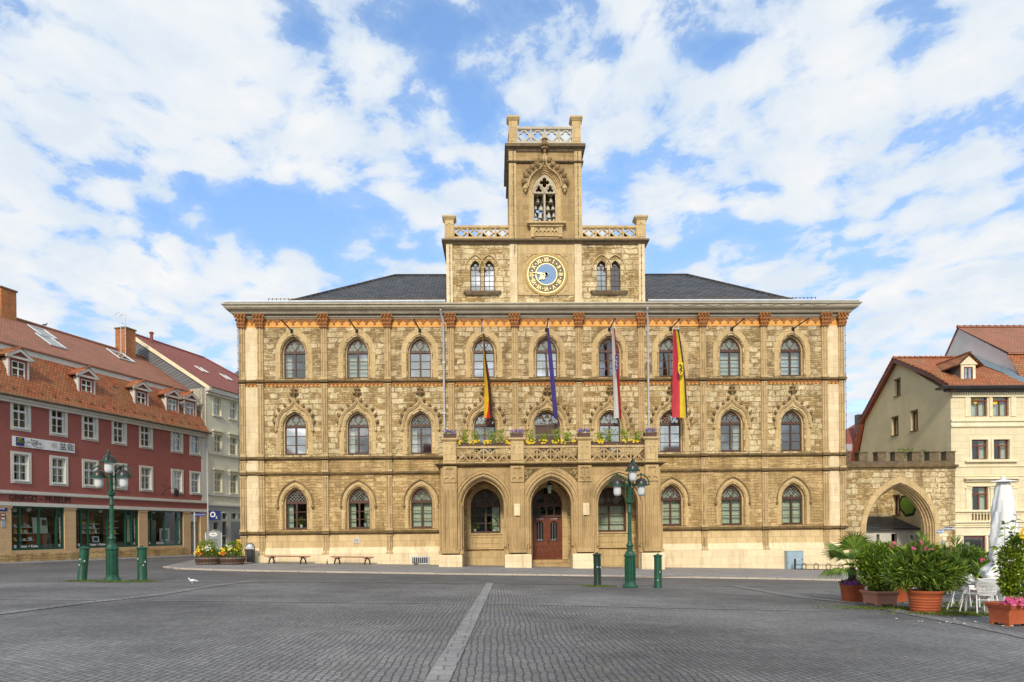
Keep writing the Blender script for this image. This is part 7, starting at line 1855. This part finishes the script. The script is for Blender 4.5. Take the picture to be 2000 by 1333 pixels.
for px, py in ((1654, 857), (1676, 853), (1675, 866)):
    mb = MB(); p = at(px, py, y0+1.2); k = (ztp-zbt_)/4; mb.add([(p.x-.5, p.y-.4, zbt_+k*.8+.15), (p.x+.3, p.y-.4, zbt_+k*.8+.15), (p.x+.6, p.y+.2, zbt_+k*1.4+.15), (p.x-.2, p.y+.2, zbt_+k*1.4+.15)], [(0,1,2,3)]); put(mb, 'skylight', 'gbright', BG)
# courtyard seen through the archway
mb = MB(); p0 = atd(1690, 1000, 53); mb.box(at(1660, 1000, 9).x, at(1746, 1000, 6.95).x, 6.95, 7.5, -3, at(1720, 950, 7).z); 
o = mb.build('courtyard_wall', M['rub']); tag(o, 'rough rubble wall seen through left part of the archway', 'wall')
SHD = empty('shed', (0,0,0), 0, 'low grey shed with dark slate lean-to roof behind the archway', 'shed'); ys_ = 4.0
sx0, sx1 = at(1690, 1040, ys_).x-.5, cx0-.05; zs1 = at(1750, 1031, ys_).z; zs0 = at(1750, 1009, ys_+2.9).z
mb = MB(); mb.plate(rect(sx0, sx1, -3, zs1), [rect(at(1712,1050,ys_).x, at(1718,1050,ys_).x, at(1715,1060,ys_).z, at(1715,1044,ys_).z), rect(at(1741,1050,ys_).x, at(1752,1050,ys_).x, -2.9, at(1746,1043,ys_).z), rect(at(1776,1050,ys_).x, at(1785,1050,ys_).x, at(1780,1058,ys_).z, at(1780,1044,ys_).z)], ys_, ys_+.3); put(mb, 'wall', 'greytrim', SHD)
mb = MB(); mb.box(sx0, sx1, ys_+.6, ys_+.7, -3, zs1); put(mb, 'interior', 'room', SHD)
mb = MB(); mb.add([(sx0-.3, ys_-.3, zs1-.05), (sx1, ys_-.3, zs1-.05), (sx1, ys_+2.9, zs0), (sx0+2.2, ys_+2.9, zs0), (sx0-.3, ys_+.6, zs1+.1)], [(0,1,2,3,4)]); mb.box(sx0-.3, sx1, ys_-.32, ys_-.28, zs1-.15, zs1-.04); put(mb, 'roof', 'slate', SHD)
mb = MB(); x0, x1, z0, z1 = at(1776,1050,ys_).x, at(1785,1050,ys_).x, at(1780,1058,ys_).z, at(1780,1044,ys_).z; mb.plate(rect(x0-.03, x1+.03, z0-.03, z1+.03), [rect(x0+.05, x1-.05, z0+.05, z1-.05)], ys_-.03, ys_+.05); put(mb, 'window', 'white', SHD)
# painted green shape on the gable wall (generic)
mb = MB(); c = atX(1773, 987, cx0); y_, z_ = c.y, c.z
def sc_(k): return [(y_+1.05*k, z_+.95*k), (y_+.2*k, z_+1.0*k), (y_-.9*k, z_+.75*k), (y_-1.5*k, z_-.1*k), (y_-1.0*k, z_-1.0*k), (y_+.3*k, z_-1.15*k), (y_+1.3*k, z_-.4*k), (y_+1.5*k, z_+.3*k)]
t = MB(); t.plate(sc_(.72), [], 0, .01); mb.add([(cx0-.012+v[1], v[0], v[2]) for v in t.v], [q[::-1] for q in t.f]); gf = cput(mb, 'painted_shape', 'black')
mb = MB(); t = MB(); t.plate(sc_(.57), [], 0, .01); mb.add([(cx0-.024+v[1], v[0], v[2]) for v in t.v], [q[::-1] for q in t.f]); cput(mb, 'green_fill', mat('lime_paint', (.22,.42,.04), .8, bmp=0), gf)
# sapling on the battlements
p = at(1793, 886, YA+.3); root = empty('wall_sapling', (p.x, YA+.7, zbl), 0, 'small green sapling growing behind the battlements', 'plant'); mb = MB()
for k in range(7): a = k*.9; mb.tube([(0,0,-.2), (.25*math.cos(a), .1, .35), (.75*math.cos(a), .2*math.sin(a), .55+.2*math.sin(k*2))], .018, 4, r2=.006)
mb.build('stem', M['bark'], root); mb = MB(); rr = random.Random(3)
for k in range(9):
    leaf_cloud(mb, (rr.uniform(-.95, .8), rr.uniform(-.2,.2), rr.uniform(.25,.75)), (.24,.2,.16), 26, .15, .08, k)
mb.build('foliage', M['leaf'], root)
# signpost
d_ = ray(1842, 1060); dep = 36.; p = CP + d_*(dep/d_.dot(CF)); zg_ = Gd(p.x, p.y); SP = empty('sign_post', (p.x, p.y, zg_), 0, 'post with blue street name plates and pale direction signs before the gateway wall', 'sign post')
def sz(py): d = ray(1842, py); return (CP + d*(dep/d.dot(CF))).z - zg_
def sx_(px): d = ray(px, 1040); return (CP + d*(dep/d.dot(CF))).x - p.x
mb = MB(); mb.tube([(0,0,-.1), (0,0,sz(1031))], .05, 8); mb.build('post', M['zinc'], SP)
mb = MB(); mb.tube([(0,0,sz(1085)), (0,0,sz(1057))], .075, 8); mb.build('stickered_sleeve', M['bluegrey'], SP)
for (a, b, t, u, m, tx, ts) in ((1842.5, 1861.5, 1030, 1036, 'blue', 'Kaufstraße', .13), (1827, 1838.5, 1035.5, 1041.5, 'blue2', 'Markt', .14)):
    mb = MB(); mb.box(sx_(a), sx_(b), -.09, -.06, sz(u), sz(t)); pl_ = mb.build('name_plate', M[m], SP); vs, fs = text_geo(tx, ts, .003, bold=.004); mb = MB(); mb.M = Matrix.Translation(((sx_(a)+sx_(b))/2, -.095, (sz(u)+sz(t))/2)); mb.add(vs, fs); mb.build('lettering', M['white'], pl_)
mb = MB(); mb.plate([(sx_(1832), sz(1048.5)), (sx_(1847), sz(1048.5)), (sx_(1850.5), sz(1045)), (sx_(1847), sz(1042)), (sx_(1832), sz(1042))], [], -.1, -.07); mb.box(sx_(1838), sx_(1846.5), -.1, -.07, sz(1055), sz(1049.2)); mb.build('direction_sign', M['creamp'], SP)

# ================================================================== PLANTS, POTS, CHAIRS, PARASOL
def pot_round(root, r0, r1, h, m='planter', ribs=0):
    mb = MB(); pr_ = [(r0, 0), (r0*1.03, .02)]
    if ribs:
        for k in range(ribs): z = h*.12+h*.62*k/ribs; r = r0+(r1-r0)*z/h; pr_ += [(r, z), (r+.008, z+.01), (r+.008, z+.03), (r, z+.04)]
    pr_ += [(r0+(r1-r0)*.84, h*.84), (r1*1.0, h*.86), (r1*1.05, h*.9), (r1*1.06, h), (r1*.98, h), (r1*.95, h*.92)]
    mb.lathe(pr_, n=28); o = mb.build('pot', M[m], root, True); mb = MB(); mb.lathe([(.01, h*.9), (r1*.96, h*.91)], n=20); mb.build('soil', M['soil'], root); return o
def pot_box(root, w, d, h, m):
    mb = MB(); mb.taper((0,0,.05), w*.9, d*.9, w, d, h*.78-.05); mb.box(-w*.54, w*.54, -d*.54, d*.54, h*.8, h*.9); mb.box(-w*.58, w*.58, -d*.58, d*.58, h*.9, h); mb.taper((0,0,h*.7), w*.98, d*.98, w*1.06, d*1.06, h*.1)
    for sx in (-1, 1):
        for sy in (-1, 1): mb.cbox((sx*w*.36, sy*d*.36, 0), w*.2, d*.2, .055)
    mb.box(-w*.47, w*.47, -d*.47, d*.47, .05, .1); return mb.build('pot', M[m], root)
def base_of(px, py):
    p = gat(px, py); dep = (p-CP).dot(CF); return p, dep/FPX     # metres per photo pixel
# palm
p, k = base_of(1677, 1176.5); r = 22.5*k; PL = empty('potted_palm', (p.x, p.y+r, Gd(p.x, p.y+r)), 0, 'fan palm in red-brown pot with violet flowers, leftmost of the plants', 'potted plant', 'potted plants at the right of the square')
ph = 34*k; pot_round(PL, 19*k, 22.5*k, ph)
mb = MB(); prf = []
for i in range(9): z = ph*.9+i*.06; prf += [(.115-.004*i+.02*(i % 2), z)]
mb.lathe(prf + [(.05, prf[-1][1]+.05)], n=9); mb.build('trunk', M['bark'], PL)
zt0 = prf[-1][1]; fans = [(-.85, -.3, .62, .66, .55), (-.15, -.5, .95, .75, .66), (.55, .2, .8, .6, .55), (-.45, .6, .85, .65, .55), (.9, -.5, .15, .42, .48), (-.95, .1, -.12, .55, .5), (-.35, -.9, .25, .45, .5), (.3, .9, .5, .6, .5), (-.7, -.5, .0, .5, .5), (.5,-.6,.3,.45,.45)]
for fi, (ux, uy, uz, st, ln) in enumerate(fans):
    d = Vector((ux, uy, uz)).normalized(); o0 = Vector((0, 0, zt0)); c = o0 + d*st*.85; mb = MB(); mb.tube([o0, o0+d*st*.45+Vector((0,0,.05)), c], .012, 5, r2=.008)
    s = d.cross(Vector((0,0,1))).normalized(); u = s.cross(d).normalized(); n = 28
    for j in range(n):
        a = -1.75+3.5*j/(n-1); dd = (d*math.cos(a)+s*math.sin(a)).normalized(); L_ = ln*(.85+.2*math.cos(a))*random.uniform(.92, 1.05)
        tip = c+dd*L_+Vector((0,0,-1))*L_*.22*(1+abs(math.sin(a))*.3)*(1.6 if uz < .2 else .6); md = c+dd*L_*.55+u*.03; w = s*math.cos(a)-d*math.sin(a); w = w*.03
        mb.add([c, md-w, tip, md+w], [(0,1,2,3)])
    mb.build('frond', M['palm'], PL)
mb = MB(); rr = random.Random(2); blossoms(mb, [Vector((rr.uniform(-.75,.75)*r*1.4, rr.uniform(-1,.2)*r, ph+rr.uniform(.0,.1))) for _ in range(60)], .05, rr); mb.build('blossoms', mat('mauve_petals', (.38,.13,.45), .6, bmp=0), PL)
mb = MB(); leaf_cloud(mb, (0,0,ph+.02), (r*1.1, r*1.0, .08), 160, .07, .04, 5); mb.build('underplanting', M['leafd'], PL)
def shrub(name, px, py, wp, hp_, pot, label, crowns, leaf, nleaf, ln, lw, seed, flowers=None, stems=5, potm='planter', ribs=0, grp=True):
    """crowns: [(px, py, rx, rz)] in photo pixels around the pot; turned to metres at the pot's depth"""
    p, k = base_of(px, py); rad = wp/2*k; d0 = rad if pot == 'round' else rad*.8
    root = empty(name, (p.x, p.y+d0, Gd(p.x, p.y+d0)), R(8) if pot == 'box' else 0, label, 'potted plant', 'potted plants at the right of the square'); k2 = k*(1+d0/((p-CP).dot(CF)))
    h = hp_*k2; 
    if pot == 'round': pot_round(root, rad*.8, rad, h, potm, ribs)
    else: pot_box(root, wp*k*.82, wp*k*.8, h, potm)
    mb = MB(); rr = random.Random(seed)
    for i in range(stems):
        c = crowns[i % len(crowns)]; cx_ = (c[0]-px)*k2; cz_ = (py-c[1])*k2
        mb.tube([(rr.uniform(-.15,.15)*rad, rr.uniform(-.15,.15)*rad, h*.85), (cx_*.3, 0, h+(cz_-h)*.35), (cx_*.85+rr.uniform(-.1,.1), rr.uniform(-.1,.1), cz_)], .022, 5, r2=.008)
    mb.build('stem', M['bark'], root)
    mb = MB(); tot = sum(c[2]*c[3] for c in crowns)
    for i, c in enumerate(crowns): leaf_cloud(mb, ((c[0]-px)*k2, (c[4] if len(c) > 4 else 0), (py-c[1])*k2), (c[2]*k2, c[2]*k2*.8, c[3]*k2), int(nleaf*c[2]*c[3]/tot), ln, lw, seed+i, .35)
    mb.build('foliage', M[leaf], root)
    if flowers:
        mb = MB(); cl, lst, fr_ = flowers; pts_ = []
        for (fx, fy, n_, sp) in lst:
            for _ in range(n_): pts_.append(Vector(((fx-px)*k2+rr.gauss(0, sp), -rad*1.1+rr.gauss(0, sp), (py-fy)*k2+rr.gauss(0, sp))))
        blossoms(mb, pts_, fr_, rr); mb.build('blossoms', M[cl], root)
    return root, k2
shrub('potted_bush', 1731, 1184, 55, 28, 'box', 'dense round bush in a square relief-patterned terracotta planter', [(1729, 1092, 42, 34), (1722, 1125, 36, 30), (1745, 1120, 36, 34), (1700, 1100, 20, 22), (1735, 1145, 26, 22), (1755, 1085, 24, 22)], 'leafd', 6500, .085, .05, 61, ('fpink', [(1739, 1063, 7, .03)], .03), potm='planter2')
shrub('potted_bush', 1765, 1176, 38, 28, 'round', 'narrow bush in an orange pot half hidden behind the relief planter', [(1768, 1105, 24, 36), (1775, 1130, 20, 26)], 'leafo', 1800, .12, .03, 71, None, 5)
OL, k2 = shrub('potted_oleander', 1827, 1199, 64, 43, 'round', 'large oleander with pink flowers in the biggest ribbed orange pot', [(1800, 1115, 42, 32), (1835, 1120, 48, 34), (1870, 1125, 38, 26), (1818, 1090, 34, 22), (1780, 1128, 26, 22), (1845, 1095, 26, 22), (1850, 1145, 30, 18)], 'leafo', 5200, .19, .036, 81, ('fpink', [(1812, 1075, 12, .04), (1782, 1073, 4, .02), (1799, 1062, 4, .02)], .03), 7, ribs=5)
# upright oleander shoots
mb = MB(); rr = random.Random(14)
for (sx2, sy2) in ((1798, 1062), (1822, 1066), (1862, 1070), (1843, 1084), (1872, 1092), (1775, 1085), (1808, 1090), (1888, 1110), (1905, 1118), (1830, 1100), (1790, 1100), (1855, 1110)):
    b = Vector(((sx2-1827)*k2, rr.uniform(-.5, .1), (1199-sy2)*k2)); d0 = Vector((rr.uniform(-.3,.3)+(sx2-1830)*.004, rr.uniform(-.3,.2), 1)).normalized()
    for q in range(26):
        a = rr.random()*6.28; t = rr.uniform(-.3, .12); dd = (d0*.9+Vector((math.cos(a), math.sin(a), 0))*.8); poly_leaf(mb, b+d0*t, dd, Vector((rr.gauss(0,.3), rr.gauss(0,.3), 1)), rr.uniform(.18,.30), .045)
mb.build('shoots', M['leafo'], OL)
shrub('potted_oleander', 1915, 1170, 40, 22, 'round', 'bushy oleander behind the chairs with a single pink flower', [(1905, 1095, 32, 26), (1925, 1105, 24, 24), (1890, 1105, 26, 24), (1918, 1130, 26, 20)], 'leafo', 3000, .17, .04, 91, ('fpink', [(1917, 1093, 6, .03)], .05), 6)
RB, k3 = shrub('potted_rose', 1990, 1224, 62, 44, 'box', 'tall rose bush with yellow blooms in a square terracotta planter', [(1998, 1105, 20, 34), (2008, 1140, 30, 38), (1990, 1140, 17, 26), (2012, 1070, 20, 24), (1980, 1085, 9, 12)], 'leaf', 2500, .08, .05, 101, ('fyel', [(1996, 1043, 9, .04), (1985, 1046, 5, .03)], .05), 8)
mb = MB(); rr = random.Random(5); blossoms(mb, [Vector((rr.uniform(-.5,.5)*k3*62, -.3+rr.uniform(-.1,.2), 44*k3+rr.uniform(.0,.1))) for _ in range(30)], .055, rr); mb.build('magenta_blossoms', M['fpink'], RB)
mb = MB()
for (x0, y0, x1, y1) in ((1975, 1120, 1962, 1025), (1985, 1130, 1946, 1070), (1990, 1110, 1988, 1010), (1980, 1140, 1940, 1100)):
    a = Vector(((x0-1990)*k3, 0, (1224-y0)*k3)); b = Vector(((x1-1990)*k3, -.2, (1224-y1)*k3)); mb.tube([a, (a+b)/2+Vector((.03,0,.05)), b], .008, 4, r2=.004)
mb.build('long_stem', M['bark'], RB); mb = MB()
for (x0, y0, x1, y1) in ((1975, 1120, 1962, 1025), (1985, 1130, 1946, 1070), (1990, 1110, 1988, 1010), (1980, 1140, 1940, 1100)):
    a = Vector(((x0-1990)*k3, 0, (1224-y0)*k3)); b = Vector(((x1-1990)*k3, -.2, (1224-y1)*k3))
    for q in range(34): c = a+(b-a)*rr.uniform(.25, 1.02); poly_leaf(mb, c, Vector((rr.choice((-1,1))*rr.uniform(.5,1), rr.uniform(-.4,.4), rr.uniform(-.5,.3))), Vector((rr.gauss(0,.4), rr.gauss(0,.4), 1)), rr.uniform(.09,.17), .06)
mb.build('long_stem_leaves', M['leafd'], RB)
moss(1790, 1190, 1.9, 'grass growing at the foot of the biggest orange pot', 2200, .6); moss(1865, 1200, 1.4, 'grass to the right of the biggest orange pot', 1200, .5); moss(1900, 1182, 1.6, 'grass under the white chairs', 900, .6)
# chairs
def make_chair():
    root = empty('bistro_chair', (0,0,0), 0, '', 'chair', 'white metal cafe chairs'); t = M['white']
    mb = MB(); 
    # front leg rising into the arm and round the back
    pts = [(.27, -.27, 0), (.25, -.24, .42), (.26, -.23, .60), (.27, -.12, .665), (.27, .05, .675), (.25, .2, .72), (.19, .285, .80), (.0, .31, .83)]
    full = pts + [(-x, y, z) for x, y, z in reversed(pts[:-1])]; mb.tube(full, .016, 6); mb.build('arm_frame', t, root, True)
    for s in (-1, 1): mb = MB(); mb.tube([(s*.2, .16, .43), (s*.24, .30, .0)], .015, 6); mb.build('rear_leg', t, root)
    mb = MB(); n = 16
    sp = [(.23*math.cos(a*2*PI/20), .22*math.sin(a*2*PI/20)-.02, .44) for a in range(20)]; mb.tube(sp, .014, 5, closed=True); mb.lathe([(.01, .43), (.22, .43), (.22, .445), (.01, .445)], (0,-.02,0), 20); mb.tube([(-.25,-.24,.36), (.25,-.24,.36)], .01, 4); mb.tube([(-.21,.19,.33), (.21,.19,.33)], .01, 4); mb.build('seat', t, root)
    mb = MB(); k = 18
    for i in range(k):
        a = -1.05+2.1*i/(k-1); top = (.235*math.sin(a)/math.sin(1.05)*.98, .31-.10*(abs(a)/1.05)**2.2, .825-.07*(abs(a)/1.05)**2); bot = (.18*math.sin(a)/math.sin(1.05), .2-.02*abs(a), .46); mb.tube([bot, top], .0095, 4, False)
    for z in (.52, .6, .68, .75):
        f = (z-.46)/.36; mb.tube([((.18+.055*f)*math.sin(-1.05+2.1*i/8)/math.sin(1.05), .2+.1*f-.07*abs(-1.05+2.1*i/8)**2*f, z) for i in range(9)], .007, 4)
    mb.build('backrest', t, root); return root
ch0 = make_chair(); first = True
def place_chair(px, py, rz, label):
    global first
    p = gat(px, py); c = ch0 if first else copy_tree(ch0); first = False
    c.location = p; c.rotation_euler = (0, 0, rz); c['label'] = label
place_chair(1921, 1199, R(165), 'white cafe chair nearest the camera beside the rose planter')
place_chair(1886, 1194, R(88), 'white cafe chair facing right, just right of the big orange pot')
place_chair(1907, 1184, R(20), 'white cafe chair behind the table, middle of the group')
place_chair(1795, 1172, R(-100), 'white cafe chair showing between the orange pots')
place_chair(1942, 1175, R(60), 'white cafe chair farthest back in front of the parasol foot')
place_chair(1862, 1184, R(100), 'white cafe chair mostly hidden behind the big orange pot')
p = gat(1938, 1197); TB = empty('cafe_table', p, R(4), 'white square cafe table among the white chairs', 'table')
mb = MB(); mb.box(-.45, .45, -.4, .4, .70, .74); mb.box(-.43, .43, -.38, .38, .64, .70); mb.build('tabletop', M['white'], TB)
for x in (-.39, .39):
    for y in (-.34, .34): mb = MB(); mb.taper((x, y, 0), .05, .05, .07, .07, .66); mb.build('leg', M['white'], TB)
# parasol
p = gat(1962, 1180); d = (p-CP).dot(CF); k = d/FPX; PS = empty('parasol', (p.x, p.y, p.z), 0, 'tall closed white parasol with twisted cloth behind the rose bush', 'parasol')
zt_ = (1180-936)*k
mb = MB(); mb.tube([(0,0,0), (0,0,zt_)], .035, 8); mb.build('pole', M['white'], PS, True)
mb = MB(); mb.lathe([(.02,.13), (.07,.11), (.04,.05), (.28,.0), (.3,-.02), (.05,-.03)], (0,0,zt_-.06), 16); mb.build('cap', M['cloth'], PS, True)
mb = MB(); nn = 64; prof = [(0, .17), (.08, .21), (.25, .235), (.55, .27), (.9, .31), (1.3, .34), (1.7, .37), (2.05, .38), (2.3, .40), (2.42, .33), (2.5, .34), (2.62, .46), (2.78, .62), (2.95, .60), (3.12, .44), (3.22, .35)]
sc2 = (zt_-.08-35*k)/3.22; vs = []
for j, (z, r) in enumerate(prof):
    for i in range(nn):
        a = 2*PI*i/nn; tw = z*.75; fold = .16*math.cos(8*(a+tw*.8)) + .07*math.cos(5*a-tw*2) if z < 2.45 else .20*math.cos(6*a+z*2)+.08*math.cos(9*a)
        sag = .14*math.sin(3*a+1)*(z-2.4) if z > 2.4 else 0
        rr_ = r*.82*(1+fold*min(1, .3+z)); vs.append((rr_*math.cos(a), rr_*math.sin(a), zt_-.1-z*sc2+sag))
mb.add(vs, [(j*nn+i, j*nn+(i+1) % nn, (j+1)*nn+(i+1) % nn, (j+1)*nn+i) for j in range(len(prof)-1) for i in range(nn)]); o = mb.build('canopy', M['cloth'], PS, True)
mb = MB(); mb.box(-.4,.4,-.4,.4,0,.08); mb.taper((0,0,.08), .2,.2,.12,.12,.3); mb.build('foot', M['zinc'], PS)
# petals on the cobbles
mb = MB(); rr = random.Random(77); p0 = gat(1925, 1218)
for _ in range(40):
    x, y = rr.gauss(0, .8), rr.gauss(0, .35); z = Gd(p0.x+x, p0.y+y)-p0.z+.02; a = rr.random()*6; s = .03; mb.add([(x+s*math.cos(a), y+s*math.sin(a), z), (x-s*math.sin(a), y+s*math.cos(a), z+.01), (x-s*math.cos(a), y-s*math.sin(a), z), (x+s*math.sin(a), y-s*math.cos(a), z)], [(0,1,2,3)])
o = mb.build('fallen_petals', M['fwhite']); o.location = p0; tag(o, 'scattered white petals on the cobbles by the chairs', 'petals', kind='stuff')


# the houses on the near side of the square, which the hall's windows mirror
HR = empty('house_row', (0, -78, 0), 0, 'row of gabled houses behind the viewer, seen mirrored in the town hall windows', 'houses')
x = -46; rr = random.Random(12); hm = ['creamp', 'redwall', 'beige', 'olive', 'greytrim', 'sand']
k = 0
while x < 52:
    w = rr.uniform(9, 14); h = rr.uniform(9.5, 12.5); g0_ = Gd(x, -78); cx_ = x+w/2
    mb = MB(); hs = []
    for fl in range(3):
        n = int(w/2.6)
        for q in range(n): c_ = x+w*(q+.5)/n; hs.append(rect(c_-.5, c_+.5, g0_+1.3+fl*3.1, g0_+3.0+fl*3.1))
    mb.plate([(p[0], p[1]) for p in rect(x, x+w-.02, g0_-1, g0_+h)], hs, 0, -.4); put(mb, 'house_front', hm[k % 6], HR)
    mb = MB(); mb.box(x+.1, x+w-.1, -1.6, -1.5, g0_, g0_+h-.2); put(mb, 'interior', 'room', HR)
    mb = MB(); 
    if k % 2: mb.add([(x, .3, g0_+h), (x+w, .3, g0_+h), (x+w, -5, g0_+h+4.5), (x, -5, g0_+h+4.5), (x+w, -10, g0_+h), (x, -10, g0_+h)], [(0,1,2,3), (3,2,4,5), (1,4,2), (0,3,5)])
    else: mb.add([(x, .1, g0_+h), (x+w, .1, g0_+h), (cx_, .1, g0_+h+4.8), (x, -10, g0_+h), (x+w, -10, g0_+h), (cx_, -10, g0_+h+4.8)], [(0,1,2), (0,2,5,3), (1,4,5,2), (3,5,4)])
    put(mb, 'roof', 'tilebr' if k % 3 else 'tilered', HR)
    x += w; k += 1
# ================================================================== LIGHT, SKY, CAMERA
SUN_EL, SUN_AZ = R(33), R(188)      # azimuth measured clockwise from +Y: behind the camera, to the left
sd = Vector((math.sin(SUN_AZ)*math.cos(SUN_EL), math.cos(SUN_AZ)*math.cos(SUN_EL), math.sin(SUN_EL)))
ld = bpy.data.lights.new('sun', 'SUN'); ld.energy = 2.5; ld.angle = R(8); ld.color = (1, .90, .74); lo_ = bpy.data.objects.new('sun', ld); COL.objects.link(lo_)
lo_.rotation_euler = (-sd).to_track_quat('-Z', 'Y').to_euler()
W = bpy.data.worlds.new('World'); sc.world = W; W.use_nodes = True; nt = W.node_tree; N, L = nt.nodes, nt.links
bg = N['Background']; sky = N.new('ShaderNodeTexSky'); sky.sky_type = 'NISHITA'; sky.sun_disc = False; sky.sun_elevation = SUN_EL; sky.sun_rotation = SUN_AZ; sky.air_density = 1.0; sky.dust_density = 1.0; sky.ozone_density = 1.5
hs_ = N.new('ShaderNodeHueSaturation'); hs_.inputs['Saturation'].default_value = 1.12; hs_.inputs['Value'].default_value = 1.62; L.new(sky.outputs[0], hs_.inputs['Color']); L.new(hs_.outputs[0], bg.inputs[0]); bg.inputs[1].default_value = .15
tc = N.new('ShaderNodeTexCoord'); sp = N.new('ShaderNodeSeparateXYZ'); L.new(tc.outputs['Generated'], sp.inputs[0])
# high broken cloud sheet: directions projected on a flat layer overhead
zc_ = math_(nt, 'ADD', math_(nt, 'MAXIMUM', sp.outputs[2], 0.0), .16)
cb = N.new('ShaderNodeCombineXYZ'); L.new(math_(nt, 'DIVIDE', sp.outputs[0], zc_), cb.inputs[0]); L.new(math_(nt, 'DIVIDE', sp.outputs[1], zc_), cb.inputs[1])
def mapped(vec, rot, scl, loc=(0,0,0)):
    mp = N.new('ShaderNodeMapping'); mp.inputs['Rotation'].default_value = (0, 0, R(rot)); mp.inputs['Scale'].default_value = scl; mp.inputs['Location'].default_value = loc; L.new(vec, mp.inputs[0]); return mp.outputs[0]
v0 = mapped(cb.outputs[0], 0, (1, 1, 1), CLOUD_OFF)
nn2 = N.new('ShaderNodeTexNoise'); nn2.inputs['Scale'].default_value = 1.6; nn2.inputs['Detail'].default_value = 4; L.new(v0, nn2.inputs['Vector'])
wv = N.new('ShaderNodeVectorMath'); wv.operation = 'MULTIPLY_ADD'; L.new(nn2.outputs['Color'], wv.inputs[0]); wv.inputs[1].default_value = (.22, .22, 0); L.new(v0, wv.inputs[2])
big = noise(nt, mapped(v0, 35, (1.0, .55, 1)), .8, 3, .5)
st = mapped(wv.outputs[0], 32, (1.0, .86, 1))
med = noise(nt, st, 3.6, 6, .55)
fin = noise(nt, st, 11.0, 6, .62)
puf = N.new('ShaderNodeTexVoronoi'); puf.feature = 'SMOOTH_F1'; puf.inputs['Scale'].default_value = 11; puf.inputs['Smoothness'].default_value = .6; L.new(st, puf.inputs['Vector'])
def wsum(*ts):
    o = None
    for v, k in ts:
        t = math_(nt, 'MULTIPLY', v, k); o = t if o is None else math_(nt, 'ADD', o, t)
    return o
def uv_of(px, py):
    d = ray(px, py).normalized(); z = max(d.z, 0)+.16; return d.x/z+CLOUD_OFF[0], d.y/z+CLOUD_OFF[1]
def bank(px, py, rx, ry, k):
    """thicker (k > 0) or thinner cloud round one direction of the sky"""
    u, v = uv_of(px, py); u2, _ = uv_of(px+rx, py); _, v2 = uv_of(px, py+ry)
    s = N.new('ShaderNodeVectorMath'); s.operation = 'SUBTRACT'; L.new(wv.outputs[0], s.inputs[0]); s.inputs[1].default_value = (u+.11, v+.11, 0)
    m = N.new('ShaderNodeVectorMath'); m.operation = 'MULTIPLY'; L.new(s.outputs[0], m.inputs[0]); m.inputs[1].default_value = (1/abs(u2-u), 1/abs(v2-v), 0)
    l = N.new('ShaderNodeVectorMath'); l.operation = 'LENGTH'; L.new(m.outputs[0], l.inputs[0])
    return math_(nt, 'MULTIPLY', math_(nt, 'MAXIMUM', math_(nt, 'SUBTRACT', 1.0, l.outputs['Value']), 0), k)
banks = [(480, 425, 420, 75, -.42), (860, 30, 190, 90, -.45), (900, 215, 130, 110, -.28), (1390, 470, 230, 55, -.35), (1480, 90, 160, 50, -.2), (0, 40, 110, 60, -.35), (1060, 500, 500, 40, -.15), (780, 490, 200, 60, -.25),
         (250, 170, 450, 220, .22), (560, 340, 330, 60, .2), (1600, 250, 500, 200, .14), (1250, 30, 250, 60, .12), (300, 560, 500, 60, .2), (1850, 600, 350, 120, .3), (60, 420, 180, 120, .2)]
d_ = wsum((big, .35), (med, .72), (fin, 1.15), (puf.outputs['Distance'], -.62))
d_ = math_(nt, 'ADD', d_, .27)
for b_ in banks: d_ = math_(nt, 'ADD', d_, bank(*b_))
low = ramp(nt, [(0, (1,)*3), (.45, (0,0,0))], sp.outputs[2])
d_ = math_(nt, 'ADD', d_, math_(nt, 'MULTIPLY', low, .06))
skyc = mixc(nt, 1.0, hs_.outputs[0], ramp(nt, [(0, (.70,.62,.68)), (.25, (.80,.76,.84)), (.5, (.98,.98,1))], sp.outputs[2]), 'MULTIPLY'); L.new(skyc, bg.inputs[0])
cov = ramp(nt, [(CL0-.16, (.04,)*3), (CL0+.0, (.26,)*3), (CL0+.07, (.74,)*3), (CL0+.18, (1,1,1))], math_(nt, 'MULTIPLY', d_, .8))
shade = ramp(nt, [(CL0-.05, (.72,.85,1.0)), (CL0+.12, (.90,.95,1.0)), (CL0+.3, (1,1,1))], math_(nt, 'MULTIPLY', d_, .8))
und = ramp(nt, [(.36, (1,1,1)), (.64, (.78,.87,.97))], noise(nt, st, 5.5, 6, .6))
cbg = N.new('ShaderNodeBackground'); L.new(mixc(nt, 1.0, shade, und, 'MULTIPLY'), cbg.inputs[0]); cbg.inputs[1].default_value = CSTR
mx = N.new('ShaderNodeMixShader'); L.new(cov, mx.inputs[0]); L.new(bg.outputs[0], mx.inputs[1]); L.new(cbg.outputs[0], mx.inputs[2]); L.new(mx.outputs[0], N['World Output'].inputs[0])
cam = bpy.data.cameras.new('camera'); cam.lens = 24; cam.sensor_width = 36; cam.sensor_fit = 'HORIZONTAL'; cam.shift_y = 370.5/2000; cam.clip_end = 2000; cam.clip_start = .1
co = bpy.data.objects.new('camera', cam); COL.objects.link(co); sc.camera = co
co.matrix_world = Matrix(((CR.x, CU.x, -CF.x, CP.x), (CR.y, CU.y, -CF.y, CP.y), (CR.z, CU.z, -CF.z, CP.z), (0, 0, 0, 1)))
sc.view_settings.view_transform = 'Standard'; sc.view_settings.look = 'None'; sc.view_settings.exposure = EXPO; sc.view_settings.gamma = 1
sc.cycles.max_bounces = 6; sc.cycles.transparent_max_bounces = 10; sc.cycles.use_denoising = True
